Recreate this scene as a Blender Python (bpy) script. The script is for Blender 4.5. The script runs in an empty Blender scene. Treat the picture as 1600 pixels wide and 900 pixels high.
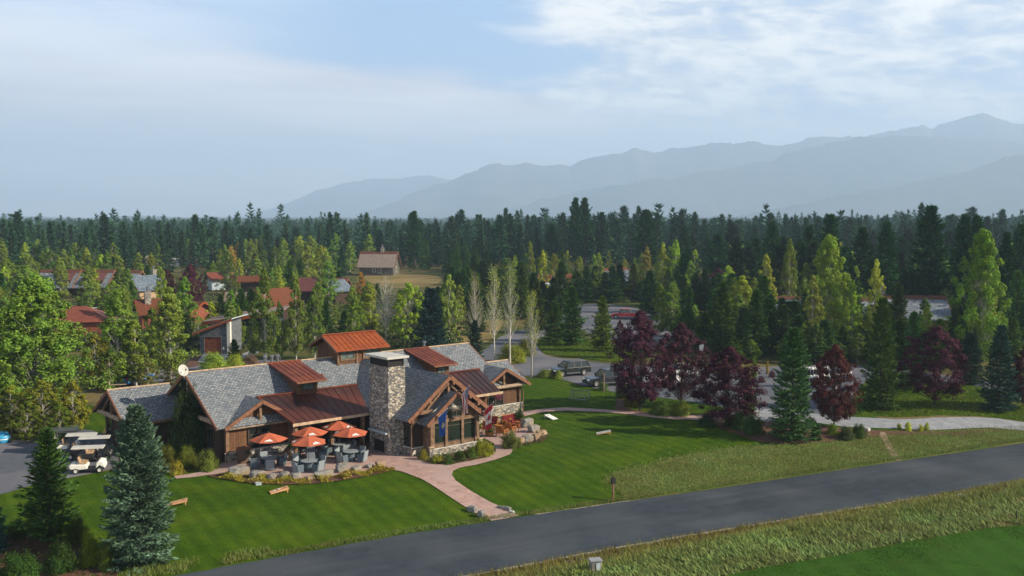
import bpy, math, random
import numpy as np
from mathutils import Vector, Matrix
from mathutils.geometry import delaunay_2d_cdt
sc = bpy.context.scene
COL = sc.collection
random.seed(7)
# ------------------------------------------------------------ camera
F, H, TILT = 1556.0, 19.0, math.atan(111.3 / 1556.0)
cam = bpy.data.cameras.new('camera'); co = bpy.data.objects.new('camera', cam); COL.objects.link(co)
cam.sensor_width = 36.0; cam.lens = 36.0 * F / 1600.0
cam.clip_start = 0.5; cam.clip_end = 60000
co.location = (0, 0, H); co.rotation_euler = (math.pi / 2 - TILT, 0, 0)
sc.camera = co
# ------------------------------------------------------------ world, sun, exposure
SUN_AZ, SUN_EL = math.radians(101), math.radians(28)
world = bpy.data.worlds.new('World'); sc.world = world; world.use_nodes = True
SKYK = 0.46
CK = 1.74
def build_world():
    nt = world.node_tree; nt.nodes.clear(); N = nt.nodes.new; L = nt.links.new
    out = N('ShaderNodeOutputWorld'); bg = N('ShaderNodeBackground'); bg.inputs[1].default_value = 0.1
    L(bg.outputs[0], out.inputs[0])
    sky = N('ShaderNodeTexSky'); sky.sky_type = 'NISHITA'; sky.sun_disc = False
    sky.sun_elevation = SUN_EL; sky.sun_rotation = SUN_AZ
    sky.air_density = 1.0; sky.dust_density = 1.2; sky.ozone_density = 2.0
    tc = N('ShaderNodeTexCoord'); sx = N('ShaderNodeSeparateXYZ'); L(tc.outputs['Generated'], sx.inputs[0])
    def M(op, a, b=None, c=None, clamp=False):
        m = N('ShaderNodeMath'); m.operation = op; m.use_clamp = clamp
        for i, v in enumerate((a, b, c)):
            if v is None: continue
            if isinstance(v, (int, float)): m.inputs[i].default_value = v
            else: L(v, m.inputs[i])
        return m.outputs[0]
    x, y, z = sx.outputs
    az = M('ARCTAN2', x, y)
    el = M('ARCSINE', z)
    def noise(sa, se, scale, detail, rough, seed=0.0, dist=0.0, shear=0.0):
        a = M('MULTIPLY', az, sa)
        if shear: a = M('ADD', a, M('MULTIPLY', el, shear))
        e = M('MULTIPLY', el, se)
        cb = N('ShaderNodeCombineXYZ'); L(a, cb.inputs[0]); L(e, cb.inputs[1]); cb.inputs[2].default_value = seed
        n = N('ShaderNodeTexNoise'); L(cb.outputs[0], n.inputs['Vector'])
        n.inputs['Scale'].default_value = scale; n.inputs['Detail'].default_value = detail
        n.inputs['Roughness'].default_value = rough; n.inputs['Distortion'].default_value = dist
        return n.outputs['Fac']
    def ramp(v, a, b, lo=0.0, hi=1.0):
        m = N('ShaderNodeMapRange'); m.interpolation_type = 'SMOOTHSTEP'
        L(v, m.inputs[0]) if not isinstance(v, float) else None
        m.inputs[1].default_value = a; m.inputs[2].default_value = b; m.inputs[3].default_value = lo; m.inputs[4].default_value = hi
        return m.outputs[0]
    def mix(f, a, b):
        m = N('ShaderNodeMix'); m.data_type = 'RGBA'
        L(f, m.inputs[0])
        a, b = [tuple(q * CK for q in v) if isinstance(v, tuple) else v for v in (a, b)]
        for i, v in ((6, a), (7, b)):
            if isinstance(v, tuple): m.inputs[i].default_value = (*v, 1)
            else: L(v, m.inputs[i])
        return m.outputs[2]
    # pull the clear sky towards the photo's paler blue
    n_low = noise(1.0, 3.0, 3.0, 3, 0.5, 3.3)
    n_edge = noise(1.0, 5.0, 5.0, 6, 0.55, 1.7, 0.3)
    veil_col = mix(ramp(n_edge, 0.3, 0.7), (5.35, 5.8, 6.75), (6.2, 6.4, 6.9))
    dm = N('ShaderNodeMix'); dm.data_type = 'RGBA'; dm.blend_type = 'MULTIPLY'; dm.inputs[0].default_value = 1; L(sky.outputs[0], dm.inputs[6]); dm.inputs[7].default_value = (.62, .62, .62, 1); skyd = dm.outputs[2]
    skyc = mix(ramp(n_low, 0.2, 0.8, 0.75, 0.9), skyd, (2.6, 4.1, 6.6))
    # left bank: everything under a line that falls from left to right
    line = M('ADD', M('MULTIPLY', az, -0.10), 0.130)
    bank = ramp(M('ADD', M('SUBTRACT', line, el), M('MULTIPLY', M('SUBTRACT', n_edge, 0.5), 0.045)), -0.006, 0.018)
    streak = noise(1.0, 9.0, 4.0, 8, 0.6, 8.1, 0.6, 2.0)
    bankcol = mix(ramp(streak, 0.35, 0.68), (5.9, 5.2, 5.25), (8.1, 7.2, 6.8))
    c1 = mix(M('MULTIPLY', bank, 0.95), skyc, bankcol)
    # thin white veil upper left
    tl = M('MULTIPLY', ramp(az, -0.12, -0.42), ramp(el, 0.08, 0.17))
    c1 = mix(M('MULTIPLY', tl, ramp(n_edge, 0.25, 0.65, 0.15, 0.85)), c1, (7.3, 7.5, 7.9))
    # broken cloud at the right
    nb = noise(1.0, 2.8, 8.0, 10, 0.6, 5.2, 0.35, 0.7)
    nb2 = noise(1.0, 3.0, 24.0, 9, 0.62, 9.4, 0.5, 0.9)
    comb = M('ADD', M('MULTIPLY', nb, 0.6), M('MULTIPLY', nb2, 0.4))
    reg = M('MULTIPLY', ramp(M('ADD', az, M('MULTIPLY', M('SUBTRACT', nb, 0.5), 0.35)), 0.0, 0.12), ramp(el, 0.05, 0.1))
    cover = M('MULTIPLY', reg, ramp(comb, 0.34, 0.50))
    colr = mix(ramp(comb, 0.45, 0.61), (5.0, 5.2, 5.7), (9.2, 8.5, 7.5))
    c2 = mix(M('MULTIPLY', cover, 0.92), c1, colr)
    # nothing painted high above: fade clouds back to clear sky, and the lower half is plain
    c3 = mix(ramp(el, 0.4, 0.75), c2, skyd)
    bg.inputs[1].default_value = 0.1 * SKYK; L(c3, bg.inputs[0])
build_world()
sd = bpy.data.lights.new('sun', 'SUN'); sd.energy = 5.0; sd.angle = math.radians(0.6); sd.color = (1.0, 0.85, 0.64)
so = bpy.data.objects.new('sun', sd); COL.objects.link(so); so.location = (80, 10, 60)
sdir = Vector((math.sin(SUN_AZ) * math.cos(SUN_EL), math.cos(SUN_AZ) * math.cos(SUN_EL), math.sin(SUN_EL)))
so.rotation_euler = sdir.to_track_quat('Z', 'Y').to_euler()
sc.view_settings.view_transform = 'Standard'; sc.view_settings.look = 'None'
sc.view_settings.exposure = 1.06; sc.view_settings.gamma = 1.0; sc.view_settings.use_curve_mapping = False
sc.render.engine = 'CYCLES'
sc.cycles.use_denoising = True
try: sc.cycles.denoiser = 'OPENIMAGEDENOISE'
except Exception: pass
sc.cycles.max_bounces = 5; sc.cycles.diffuse_bounces = 3; sc.cycles.glossy_bounces = 2
sc.cycles.transmission_bounces = 2; sc.cycles.volume_bounces = 1; sc.cycles.transparent_max_bounces = 6
sc.cycles.sample_clamp_indirect = 4.0
# ------------------------------------------------------------ pixel of the photograph -> ground
def sstep(a, b, x):
    t = np.clip((x - a) / (b - a), 0, 1); return t * t * (3 - 2 * t)
def road_s(x, y): return (y - 62.5) * 0.888 - (x - 0.2) * 0.46
def hgt(x, y):
    s = road_s(x, y)
    a = -0.8 + 0.8 * sstep(2.0, 12, s)
    b = 0.55 * sstep(-7.6, -10.5, s) * sstep(-20, -12, s) + -0.15 * sstep(-12, -19, s)
    bump = 0.12 * np.sin(x * .55 + 1) * np.sin(y * .47) * sstep(-8, -10, s) * sstep(-21, -15, s)
    return a + b + bump
def pray(px, py):
    dx = (px - 800) / F; dy = (450 - py) / F
    return np.array([dx, math.cos(TILT) + dy * math.sin(TILT), dy * math.cos(TILT) - math.sin(TILT)])
def G(px, py, z=None):
    d = pray(px, py); zz = 0.0 if z is None else z
    for _ in range(8 if z is None else 1):
        t = (zz - H) / d[2]; x, y = t * d[0], t * d[1]
        if z is None: zz = float(hgt(x, y))
    return float(x), float(y), float(zz)
def topz(px, py, y):
    d = pray(px, py); return H + d[2] * y / d[1]
# ------------------------------------------------------------ mesh helpers
class MB:
    def __init__(s): s.v = []; s.f = []; s.m = []; s.sm = []
    def add(s, vs, fs, m=0, smooth=False):
        o = len(s.v); s.v += [tuple(v) for v in vs]
        for f in fs: s.f.append(tuple(o + i for i in f)); s.m.append(m); s.sm.append(smooth)
    def poly(s, pts, m=0): s.add(pts, [tuple(range(len(pts)))], m)
    def box(s, x0, y0, z0, x1, y1, z1, m=0):
        v = [(x0, y0, z0), (x1, y0, z0), (x1, y1, z0), (x0, y1, z0), (x0, y0, z1), (x1, y0, z1), (x1, y1, z1), (x0, y1, z1)]
        s.add(v, [(0, 3, 2, 1), (4, 5, 6, 7), (0, 1, 5, 4), (1, 2, 6, 5), (2, 3, 7, 6), (3, 0, 4, 7)], m)
    def prism(s, pts, off, m=0):
        n = len(pts); q = [tuple(np.add(p, off)) for p in pts]
        a = np.array(pts, float); nn = np.zeros(3)
        for i in range(n): nn += np.cross(a[i], a[(i + 1) % n])
        fl = np.dot(nn, off) > 0
        fs = [tuple(range(n)), tuple(range(2 * n - 1, n - 1, -1))] + [(i, i + n, (i + 1) % n + n, (i + 1) % n) for i in range(n)]
        if fl: fs = [tuple(reversed(f)) for f in fs]
        s.add(list(pts) + q, fs, m)
    def bar(s, a, b, w, h, m=0):
        a = Vector(a); b = Vector(b); d = (b - a).normalized()
        up = Vector((0, 0, 1)) if abs(d.z) < .95 else Vector((0, 1, 0))
        r = d.cross(up).normalized() * (w / 2); t = r.cross(d).normalized() * (h / 2)
        v = [a - r - t, a + r - t, a + r + t, a - r + t, b - r - t, b + r - t, b + r + t, b - r + t]
        s.add(v, [(0, 1, 2, 3), (7, 6, 5, 4), (0, 4, 5, 1), (1, 5, 6, 2), (2, 6, 7, 3), (3, 7, 4, 0)], m)
    def tube(s, a, b, r0, r1, n=8, m=0, caps=True):
        a = Vector(a); b = Vector(b); d = (b - a)
        if d.length < 1e-6: return
        d.normalize(); up = Vector((0, 0, 1)) if abs(d.z) < .9 else Vector((1, 0, 0))
        r = d.cross(up).normalized(); t = r.cross(d).normalized()
        v = []
        for c, R in ((a, r0), (b, r1)):
            for i in range(n):
                g = 2 * math.pi * i / n; v.append(c + r * (R * math.cos(g)) + t * (R * math.sin(g)))
        fs = [(i, i + n, (i + 1) % n + n, (i + 1) % n) for i in range(n)]
        s.add(v, fs, m, True)
        if caps: s.add(v, [tuple(range(n)), tuple(range(2 * n - 1, n - 1, -1))], m)
    def lathe(s, prof, c=(0, 0, 0), n=12, m=0, smooth=True, jig=0):
        v = []
        for r, z in prof:
            for i in range(n):
                g = 2 * math.pi * i / n; v.append((c[0] + r * math.cos(g), c[1] + r * math.sin(g), c[2] + z))
        fs = []
        for k in range(len(prof) - 1):
            for i in range(n):
                j = (i + 1) % n; fs.append((k * n + i, k * n + j, (k + 1) * n + j, (k + 1) * n + i))
        s.add(v, fs, m, smooth)
    def build(s, name, mats, parent=None, loc=None, rot=None, bevel=0, scale=None):
        me = bpy.data.meshes.new(name); me.from_pydata(s.v, [], s.f)
        for mt in (mats if isinstance(mats, (list, tuple)) else [mats]): me.materials.append(mt)
        me.polygons.foreach_set('material_index', s.m); me.polygons.foreach_set('use_smooth', s.sm)
        uv = me.uv_layers.new(name='UVMap'); buf = np.zeros((len(me.loops), 2), np.float32)
        for p in me.polygons:
            n = p.normal
            if abs(n.z) > 0.999: t = Vector((1, 0, 0)); b = Vector((0, 1, 0))
            else: t = Vector((-n.y, n.x, 0)).normalized(); b = n.cross(t)
            for li in p.loop_indices:
                c = me.vertices[me.loops[li].vertex_index].co; buf[li] = (c.dot(t), c.dot(b))
        uv.data.foreach_set('uv', buf.ravel()); me.update()
        return link(name, me, parent, loc, rot, bevel, scale)
def link(name, me, parent=None, loc=None, rot=None, bevel=0, scale=None):
    o = bpy.data.objects.new(name, me); COL.objects.link(o)
    if parent is not None: o.parent = parent
    if loc is not None: o.location = loc
    if rot is not None: o.rotation_euler = rot if isinstance(rot, (tuple, list)) else (0, 0, rot)
    if scale is not None: o.scale = scale if isinstance(scale, (tuple, list)) else (scale,) * 3
    if bevel:
        b = o.modifiers.new('bevel', 'BEVEL'); b.width = bevel; b.segments = 2; b.limit_method = 'ANGLE'; b.angle_limit = math.radians(35)
    return o
def tag(o, label=None, cat=None, group=None, kind=None):
    if label: o['label'] = label
    if cat: o['category'] = cat
    if group: o['group'] = group
    if kind: o['kind'] = kind
    return o
def empty(name, loc, rz=0.0, label=None, cat=None, group=None, scale=None):
    o = bpy.data.objects.new(name, None); COL.objects.link(o); o.location = loc; o.rotation_euler = (0, 0, rz)
    if scale is not None: o.scale = scale if isinstance(scale, (tuple, list)) else (scale,) * 3
    o.empty_display_size = 0.2
    return tag(o, label, cat, group)
KIDS = {}
def copy_tree(root, loc, rz=0.0, label=None, cat=None, group=None, scale=None, color=None):
    ch = [c for c in (KIDS.get(root.name) or [])]
    if not ch:
        ch = [o for o in bpy.data.objects if o.parent == root]
        KIDS[root.name] = ch
        for c in ch: KIDS['_' + c.name] = [o for o in bpy.data.objects if o.parent == c]
    def cp(o, par):
        n = o.copy(); COL.objects.link(n); n.parent = par
        if color is not None: n.color = color
        return n
    r = cp(root, None); r.location = loc; r.rotation_euler = (0, 0, rz)
    if scale is not None: r.scale = scale if isinstance(scale, (tuple, list)) else (scale,) * 3
    for c in ch:
        k = cp(c, r)
        for g in KIDS['_' + c.name]: cp(g, k)
    for key in ('label', 'category', 'group'):
        if key in r: del r[key]
    return tag(r, label, cat, group)
# ------------------------------------------------------------ materials
def newmat(name):
    m = bpy.data.materials.new(name); m.use_nodes = True; nt = m.node_tree
    return m, nt, nt.nodes['Principled BSDF']
def col4(c): return (*c, 1.0)
def noisy(name, c1, c2, scale=3.0, rough=0.85, bump=0.0, detail=6, coords='Object', stretch=(1, 1, 1), lo=0.35, hi=0.65, c3=None, scale3=0.3, spec=0.15, metal=0.0, bscale=None):
    m, nt, bs = newmat(name); N = nt.nodes.new; L = nt.links.new
    tc = N('ShaderNodeTexCoord'); mp = N('ShaderNodeMapping'); mp.inputs['Scale'].default_value = stretch
    L(tc.outputs[coords], mp.inputs[0])
    n = N('ShaderNodeTexNoise'); n.inputs['Scale'].default_value = scale; n.inputs['Detail'].default_value = detail; n.inputs['Roughness'].default_value = 0.6
    L(mp.outputs[0], n.inputs['Vector'])
    r = N('ShaderNodeValToRGB'); r.color_ramp.elements[0].position = lo; r.color_ramp.elements[1].position = hi
    r.color_ramp.elements[0].color = col4(c1); r.color_ramp.elements[1].color = col4(c2); L(n.outputs['Fac'], r.inputs[0])
    colr = r.outputs[0]
    if c3 is not None:
        n3 = N('ShaderNodeTexNoise'); n3.inputs['Scale'].default_value = scale3; n3.inputs['Detail'].default_value = 4; L(mp.outputs[0], n3.inputs['Vector'])
        mr = N('ShaderNodeMapRange'); mr.inputs[1].default_value = .42; mr.inputs[2].default_value = .62; L(n3.outputs['Fac'], mr.inputs[0])
        mx = N('ShaderNodeMix'); mx.data_type = 'RGBA'; L(mr.outputs[0], mx.inputs[0]); L(colr, mx.inputs[6]); mx.inputs[7].default_value = col4(c3); colr = mx.outputs[2]
    L(colr, bs.inputs['Base Color']); bs.inputs['Roughness'].default_value = rough; bs.inputs['Specular IOR Level'].default_value = spec; bs.inputs['Metallic'].default_value = metal
    if bump:
        nb = N('ShaderNodeTexNoise'); nb.inputs['Scale'].default_value = bscale or scale * 2; nb.inputs['Detail'].default_value = 6; L(mp.outputs[0], nb.inputs['Vector'])
        b = N('ShaderNodeBump'); b.inputs['Strength'].default_value = 1.0; b.inputs['Distance'].default_value = bump; L(nb.outputs['Fac'], b.inputs['Height']); L(b.outputs[0], bs.inputs['Normal'])
    return m
def bricky(name, c1, c2, mortar, bw, bh, msize=0.02, rough=0.9, bump=0.03, c3=None, offset=0.5, nscale=2.0, rot=0.0, varn=0.45):
    m, nt, bs = newmat(name); N = nt.nodes.new; L = nt.links.new
    tc = N('ShaderNodeTexCoord'); mp = N('ShaderNodeMapping'); mp.inputs['Rotation'].default_value = (0, 0, rot); L(tc.outputs['UV'], mp.inputs[0])
    b = N('ShaderNodeTexBrick'); L(mp.outputs[0], b.inputs['Vector']); b.inputs['Scale'].default_value = 1.0
    b.inputs['Brick Width'].default_value = bw; b.inputs['Row Height'].default_value = bh; b.inputs['Mortar Size'].default_value = msize
    b.inputs['Color1'].default_value = col4(c1); b.inputs['Color2'].default_value = col4(c2); b.inputs['Mortar'].default_value = col4(mortar)
    b.inputs['Mortar Smooth'].default_value = 0.3; b.offset = offset
    n = N('ShaderNodeTexNoise'); n.inputs['Scale'].default_value = nscale; n.inputs['Detail'].default_value = 8; n.inputs['Roughness'].default_value = .65; L(tc.outputs['UV'], n.inputs['Vector'])
    mr = N('ShaderNodeMapRange'); mr.inputs[1].default_value = .3; mr.inputs[2].default_value = .7; mr.inputs[3].default_value = 1 - varn; mr.inputs[4].default_value = 1 + varn; L(n.outputs['Fac'], mr.inputs[0])
    mx = N('ShaderNodeMix'); mx.data_type = 'RGBA'; mx.blend_type = 'MULTIPLY'; mx.inputs[0].default_value = 1.0; L(b.outputs['Color'], mx.inputs[6]); L(mr.outputs[0], mx.inputs[7])
    c = mx.outputs[2]
    if c3 is not None:
        n3 = N('ShaderNodeTexNoise'); n3.inputs['Scale'].default_value = 0.5; n3.inputs['Detail'].default_value = 5; L(tc.outputs['UV'], n3.inputs['Vector'])
        m3 = N('ShaderNodeMapRange'); m3.inputs[1].default_value = .48; m3.inputs[2].default_value = .62; L(n3.outputs['Fac'], m3.inputs[0])
        x3 = N('ShaderNodeMix'); x3.data_type = 'RGBA'; L(m3.outputs[0], x3.inputs[0]); L(c, x3.inputs[6]); x3.inputs[7].default_value = col4(c3); c = x3.outputs[2]
    L(c, bs.inputs['Base Color']); bs.inputs['Roughness'].default_value = rough; bs.inputs['Specular IOR Level'].default_value = 0.3
    if bump:
        bp = N('ShaderNodeBump'); bp.inputs['Distance'].default_value = bump; bp.inputs['Strength'].default_value = 0.8
        rgb = N('ShaderNodeRGBToBW'); L(b.outputs['Color'], rgb.inputs[0]); L(b.outputs['Fac'], bp.inputs['Height']) ; bp.invert = True
        L(bp.outputs[0], bs.inputs['Normal'])
    return m
def stone_mat(name, c_list, scale=2.6, mortar=(.12, .11, .10), coords='Object'):
    m, nt, bs = newmat(name); N = nt.nodes.new; L = nt.links.new
    tc = N('ShaderNodeTexCoord'); mp = N('ShaderNodeMapping'); mp.inputs['Scale'].default_value = (scale, scale, scale * 1.9); L(tc.outputs[coords], mp.inputs[0])
    v = N('ShaderNodeTexVoronoi'); v.inputs['Scale'].default_value = 1.0; L(mp.outputs[0], v.inputs['Vector'])
    e = N('ShaderNodeTexVoronoi'); e.feature = 'DISTANCE_TO_EDGE'; e.inputs['Scale'].default_value = 1.0; L(mp.outputs[0], e.inputs['Vector'])
    sp = N('ShaderNodeSeparateColor'); L(v.outputs['Color'], sp.inputs[0])
    r = N('ShaderNodeValToRGB'); r.color_ramp.interpolation = 'CONSTANT'
    while len(r.color_ramp.elements) < len(c_list): r.color_ramp.elements.new(0.5)
    for i, c in enumerate(c_list): r.color_ramp.elements[i].position = i / len(c_list); r.color_ramp.elements[i].color = col4(c)
    L(sp.outputs[0], r.inputs[0])
    n = N('ShaderNodeTexNoise'); n.inputs['Scale'].default_value = 9; n.inputs['Detail'].default_value = 5; L(tc.outputs[coords], n.inputs['Vector'])
    mr = N('ShaderNodeMapRange'); mr.inputs[3].default_value = .6; mr.inputs[4].default_value = 1.4; L(n.outputs['Fac'], mr.inputs[0])
    mu = N('ShaderNodeMix'); mu.data_type = 'RGBA'; mu.blend_type = 'MULTIPLY'; mu.inputs[0].default_value = 1; L(r.outputs[0], mu.inputs[6]); L(mr.outputs[0], mu.inputs[7])
    em = N('ShaderNodeMapRange'); em.inputs[1].default_value = 0.02; em.inputs[2].default_value = 0.09; L(e.outputs['Distance'], em.inputs[0])
    mx = N('ShaderNodeMix'); mx.data_type = 'RGBA'; L(em.outputs[0], mx.inputs[0]); mx.inputs[6].default_value = col4(mortar); L(mu.outputs[2], mx.inputs[7])
    L(mx.outputs[2], bs.inputs['Base Color']); bs.inputs['Roughness'].default_value = .9
    b = N('ShaderNodeBump'); b.inputs['Distance'].default_value = .05; L(em.outputs[0], b.inputs['Height']); L(b.outputs[0], bs.inputs['Normal'])
    return m
def plain(name, c, rough=0.6, metal=0.0, spec=0.5, var=0.0):
    m, nt, bs = newmat(name); bs.inputs['Base Color'].default_value = col4(c); bs.inputs['Roughness'].default_value = rough
    bs.inputs['Metallic'].default_value = metal; bs.inputs['Specular IOR Level'].default_value = spec
    if var:
        N = nt.nodes.new; L = nt.links.new; tc = N('ShaderNodeTexCoord')
        n = N('ShaderNodeTexNoise'); n.inputs['Scale'].default_value = 5; n.inputs['Detail'].default_value = 6; L(tc.outputs['Object'], n.inputs['Vector'])
        mr = N('ShaderNodeMapRange'); mr.inputs[3].default_value = 1 - var; mr.inputs[4].default_value = 1 + var; L(n.outputs['Fac'], mr.inputs[0])
        mx = N('ShaderNodeMix'); mx.data_type = 'RGBA'; mx.blend_type = 'MULTIPLY'; mx.inputs[0].default_value = 1; mx.inputs[6].default_value = col4(c); L(mr.outputs[0], mx.inputs[7]); L(mx.outputs[2], bs.inputs['Base Color'])
    return m
def foliage(name, trans=0.25, hue=0.03, val=0.45, clump=0.5, rough=0.7, obj=True, base=(.1, .15, .05), tint=None, tintw=0.0):
    """leaf colour: the object's own colour, varied leaf by leaf and clump by clump"""
    m, nt, bs = newmat(name); N = nt.nodes.new; L = nt.links.new
    oi = N('ShaderNodeObjectInfo'); ge = N('ShaderNodeNewGeometry'); tc = N('ShaderNodeTexCoord')
    n = N('ShaderNodeTexNoise'); n.inputs['Scale'].default_value = clump; n.inputs['Detail'].default_value = 3; L(tc.outputs['Object'], n.inputs['Vector'])
    hs = N('ShaderNodeHueSaturation')
    if obj: L(oi.outputs['Color'], hs.inputs['Color'])
    else: hs.inputs['Color'].default_value = col4(base)
    h = N('ShaderNodeMapRange'); h.inputs[1].default_value = 0.25; h.inputs[2].default_value = .75; h.inputs[3].default_value = .5 - hue; h.inputs[4].default_value = .5 + hue; L(n.outputs['Fac'], h.inputs[0]); L(h.outputs[0], hs.inputs['Hue'])
    v = N('ShaderNodeMapRange'); v.inputs[3].default_value = 1 - val; v.inputs[4].default_value = 1 + val; L(ge.outputs['Random Per Island'], v.inputs[0])
    vn = N('ShaderNodeMapRange'); vn.inputs[1].default_value = .3; vn.inputs[2].default_value = .7; vn.inputs[3].default_value = .75; vn.inputs[4].default_value = 1.25; L(n.outputs['Fac'], vn.inputs[0])
    vo = N('ShaderNodeMapRange'); vo.inputs[3].default_value = .82; vo.inputs[4].default_value = 1.18; L(oi.outputs['Random'], vo.inputs[0])
    m1 = N('ShaderNodeMath'); m1.operation = 'MULTIPLY'; L(v.outputs[0], m1.inputs[0]); L(vn.outputs[0], m1.inputs[1])
    m2 = N('ShaderNodeMath'); m2.operation = 'MULTIPLY'; L(m1.outputs[0], m2.inputs[0]); L(vo.outputs[0], m2.inputs[1]); L(m2.outputs[0], hs.inputs['Value'])
    c = hs.outputs[0]
    if tint is not None:
        n2 = N('ShaderNodeTexNoise'); n2.inputs['Scale'].default_value = 0.8; L(tc.outputs['Object'], n2.inputs['Vector'])
        mr = N('ShaderNodeMapRange'); mr.inputs[1].default_value = .5; mr.inputs[2].default_value = .68; mr.inputs[4].default_value = tintw; L(n2.outputs['Fac'], mr.inputs[0])
        mx = N('ShaderNodeMix'); mx.data_type = 'RGBA'; L(mr.outputs[0], mx.inputs[0]); L(c, mx.inputs[6]); mx.inputs[7].default_value = col4(tint); c = mx.outputs[2]
    L(c, bs.inputs['Base Color']); bs.inputs['Roughness'].default_value = rough; bs.inputs['Specular IOR Level'].default_value = 0.08
    if trans:
        out = nt.nodes['Material Output']; tr = N('ShaderNodeBsdfTranslucent'); ms = N('ShaderNodeMixShader'); ms.inputs[0].default_value = trans
        L(c, tr.inputs[0]); L(bs.outputs[0], ms.inputs[1]); L(tr.outputs[0], ms.inputs[2]); L(ms.outputs[0], out.inputs[0])
    return m
def lawn_mat(name, c1, c2, c3, stripe=0.0, sang=0.0, sw=1.6, bump=0.04, fine=14.0, big=0.25):
    m, nt, bs = newmat(name); N = nt.nodes.new; L = nt.links.new
    ge = N('ShaderNodeNewGeometry'); P = ge.outputs['Position']
    def noise(s, d=5, rgh=.6, st=None):
        v = P
        if st: mp = N('ShaderNodeMapping'); mp.inputs['Scale'].default_value = st; mp.inputs['Rotation'].default_value = (0, 0, .6); L(P, mp.inputs[0]); v = mp.outputs[0]
        n = N('ShaderNodeTexNoise'); n.inputs['Scale'].default_value = s; n.inputs['Detail'].default_value = d; n.inputs['Roughness'].default_value = rgh; L(v, n.inputs['Vector']); return n.outputs['Fac']
    def ramp(f, a, b, lo, hi):
        r = N('ShaderNodeMapRange'); r.inputs[1].default_value = a; r.inputs[2].default_value = b; r.inputs[3].default_value = lo; r.inputs[4].default_value = hi; L(f, r.inputs[0]); return r.outputs[0]
    def mix(f, a, b, bt='MIX'):
        x = N('ShaderNodeMix'); x.data_type = 'RGBA'; x.blend_type = bt
        if isinstance(f, float): x.inputs[0].default_value = f
        else: L(f, x.inputs[0])
        for i, v in ((6, a), (7, b)):
            if isinstance(v, tuple): x.inputs[i].default_value = col4(v)
            else: L(v, x.inputs[i])
        return x.outputs[2]
    c = mix(ramp(noise(1.1, 6, .7, (1, 2.2, 1)), .35, .65, 0, 1), c1, c2)
    c = mix(ramp(noise(big, 5, .65), .44, .64, 0, .9), c, c3)
    c = mix(ramp(noise(.9, 6, .75), .6, .72, 0, .25), c, (c3[0] * 1.5, c3[1] * 1.1, c3[2] * 2))
    c = mix(1.0, c, ramp(noise(fine, 4, .7, (1, 2.6, 1)), .3, .7, .55, 1.45), 'MULTIPLY')
    if stripe:
        mp = N('ShaderNodeMapping'); mp.inputs['Rotation'].default_value = (0, 0, sang); L(P, mp.inputs[0])
        w = N('ShaderNodeTexWave'); w.inputs['Scale'].default_value = 1.0 / sw / 3.14159 * 1.0; w.inputs['Distortion'].default_value = .25; w.inputs['Detail'].default_value = 3; w.inputs['Detail Scale'].default_value = .4; L(mp.outputs[0], w.inputs['Vector'])
        c = mix(1.0, c, ramp(w.outputs['Fac'], .25, .75, 1 - stripe, 1 + stripe), 'MULTIPLY')
    L(c, bs.inputs['Base Color']); bs.inputs['Roughness'].default_value = .9; bs.inputs['Specular IOR Level'].default_value = .04
    b = N('ShaderNodeBump'); b.inputs['Distance'].default_value = bump; L(noise(fine * .6, 8, .75), b.inputs['Height']); L(b.outputs[0], bs.inputs['Normal'])
    return m
SANG = 2.568197
M = {}
M['shingle'] = bricky('cedar_shingle', (.125, .15, .18), (.23, .25, .275), (.045, .054, .066), .32, .2, .022, c3=None, bump=.05, nscale=7, varn=.5)
M['shingle_far'] = bricky('pale_shingle', (.12, .15, .185), (.2, .23, .265), (.07, .08, .1), .9, .5, .04, bump=.03, nscale=1.5)
M['rust'] = noisy('rusted_metal', (.075, .018, .011), (.14, .032, .015), 5, .6, .006, stretch=(1, 1, 1), c3=(.18, .045, .017), scale3=.6, spec=.4)
M['village_rust'] = noisy('village_rust', (.095, .036, .019), (.15, .052, .027), 3, .7)
M['old_rust'] = noisy('old_rust', (.075, .035, .023), (.12, .05, .03), 2, .8)
M['rust_orange'] = noisy('orange_rusted_metal', (.19, .045, .014), (.3, .08, .025), 4, .65, .005, c3=(.2, .05, .02), scale3=.7)
M['plum_metal'] = noisy('plum_brown_metal', (.022, .012, .013), (.042, .017, .016), 3, .5, .004, c3=(.09, .025, .015), scale3=.2, spec=.4)
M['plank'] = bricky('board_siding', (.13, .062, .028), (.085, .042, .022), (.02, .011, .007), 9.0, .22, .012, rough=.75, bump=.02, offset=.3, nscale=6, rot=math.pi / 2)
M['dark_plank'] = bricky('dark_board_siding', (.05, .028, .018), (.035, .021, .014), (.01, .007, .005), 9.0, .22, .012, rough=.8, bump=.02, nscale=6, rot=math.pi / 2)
M['beam'] = noisy('weathered_timber', (.10, .062, .04), (.22, .145, .095), 3, .8, .01, stretch=(1, 1, 1))
M['fascia'] = noisy('fascia_board', (.13, .062, .038), (.22, .11, .07), 4, .75, .004)
M['log'] = noisy('grey_log', (.2, .15, .11), (.42, .33, .25), 4, .8, .01)
M['ridge'] = noisy('ridge_board', (.30, .22, .15), (.5, .38, .26), 3, .8, .01)
M['stone'] = stone_mat('rubble_stone', [(.36, .33, .28), (.17, .17, .17), (.44, .41, .35), (.25, .23, .2), (.12, .12, .125), (.5, .48, .43), (.32, .26, .19), (.22, .225, .235)], 4.0)
M['granite'] = noisy('boulder_stone', (.12, .125, .13), (.32, .32, .31), 2.2, .9, .05, c3=(.22, .18, .13), scale3=.8)
M['sandstone'] = noisy('tan_rock', (.22, .15, .09), (.36, .28, .2), 2.5, .9, .05)
M['concrete'] = noisy('concrete', (.19, .21, .24), (.28, .3, .33), 1.4, .9, .004, coords='Object')
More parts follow.
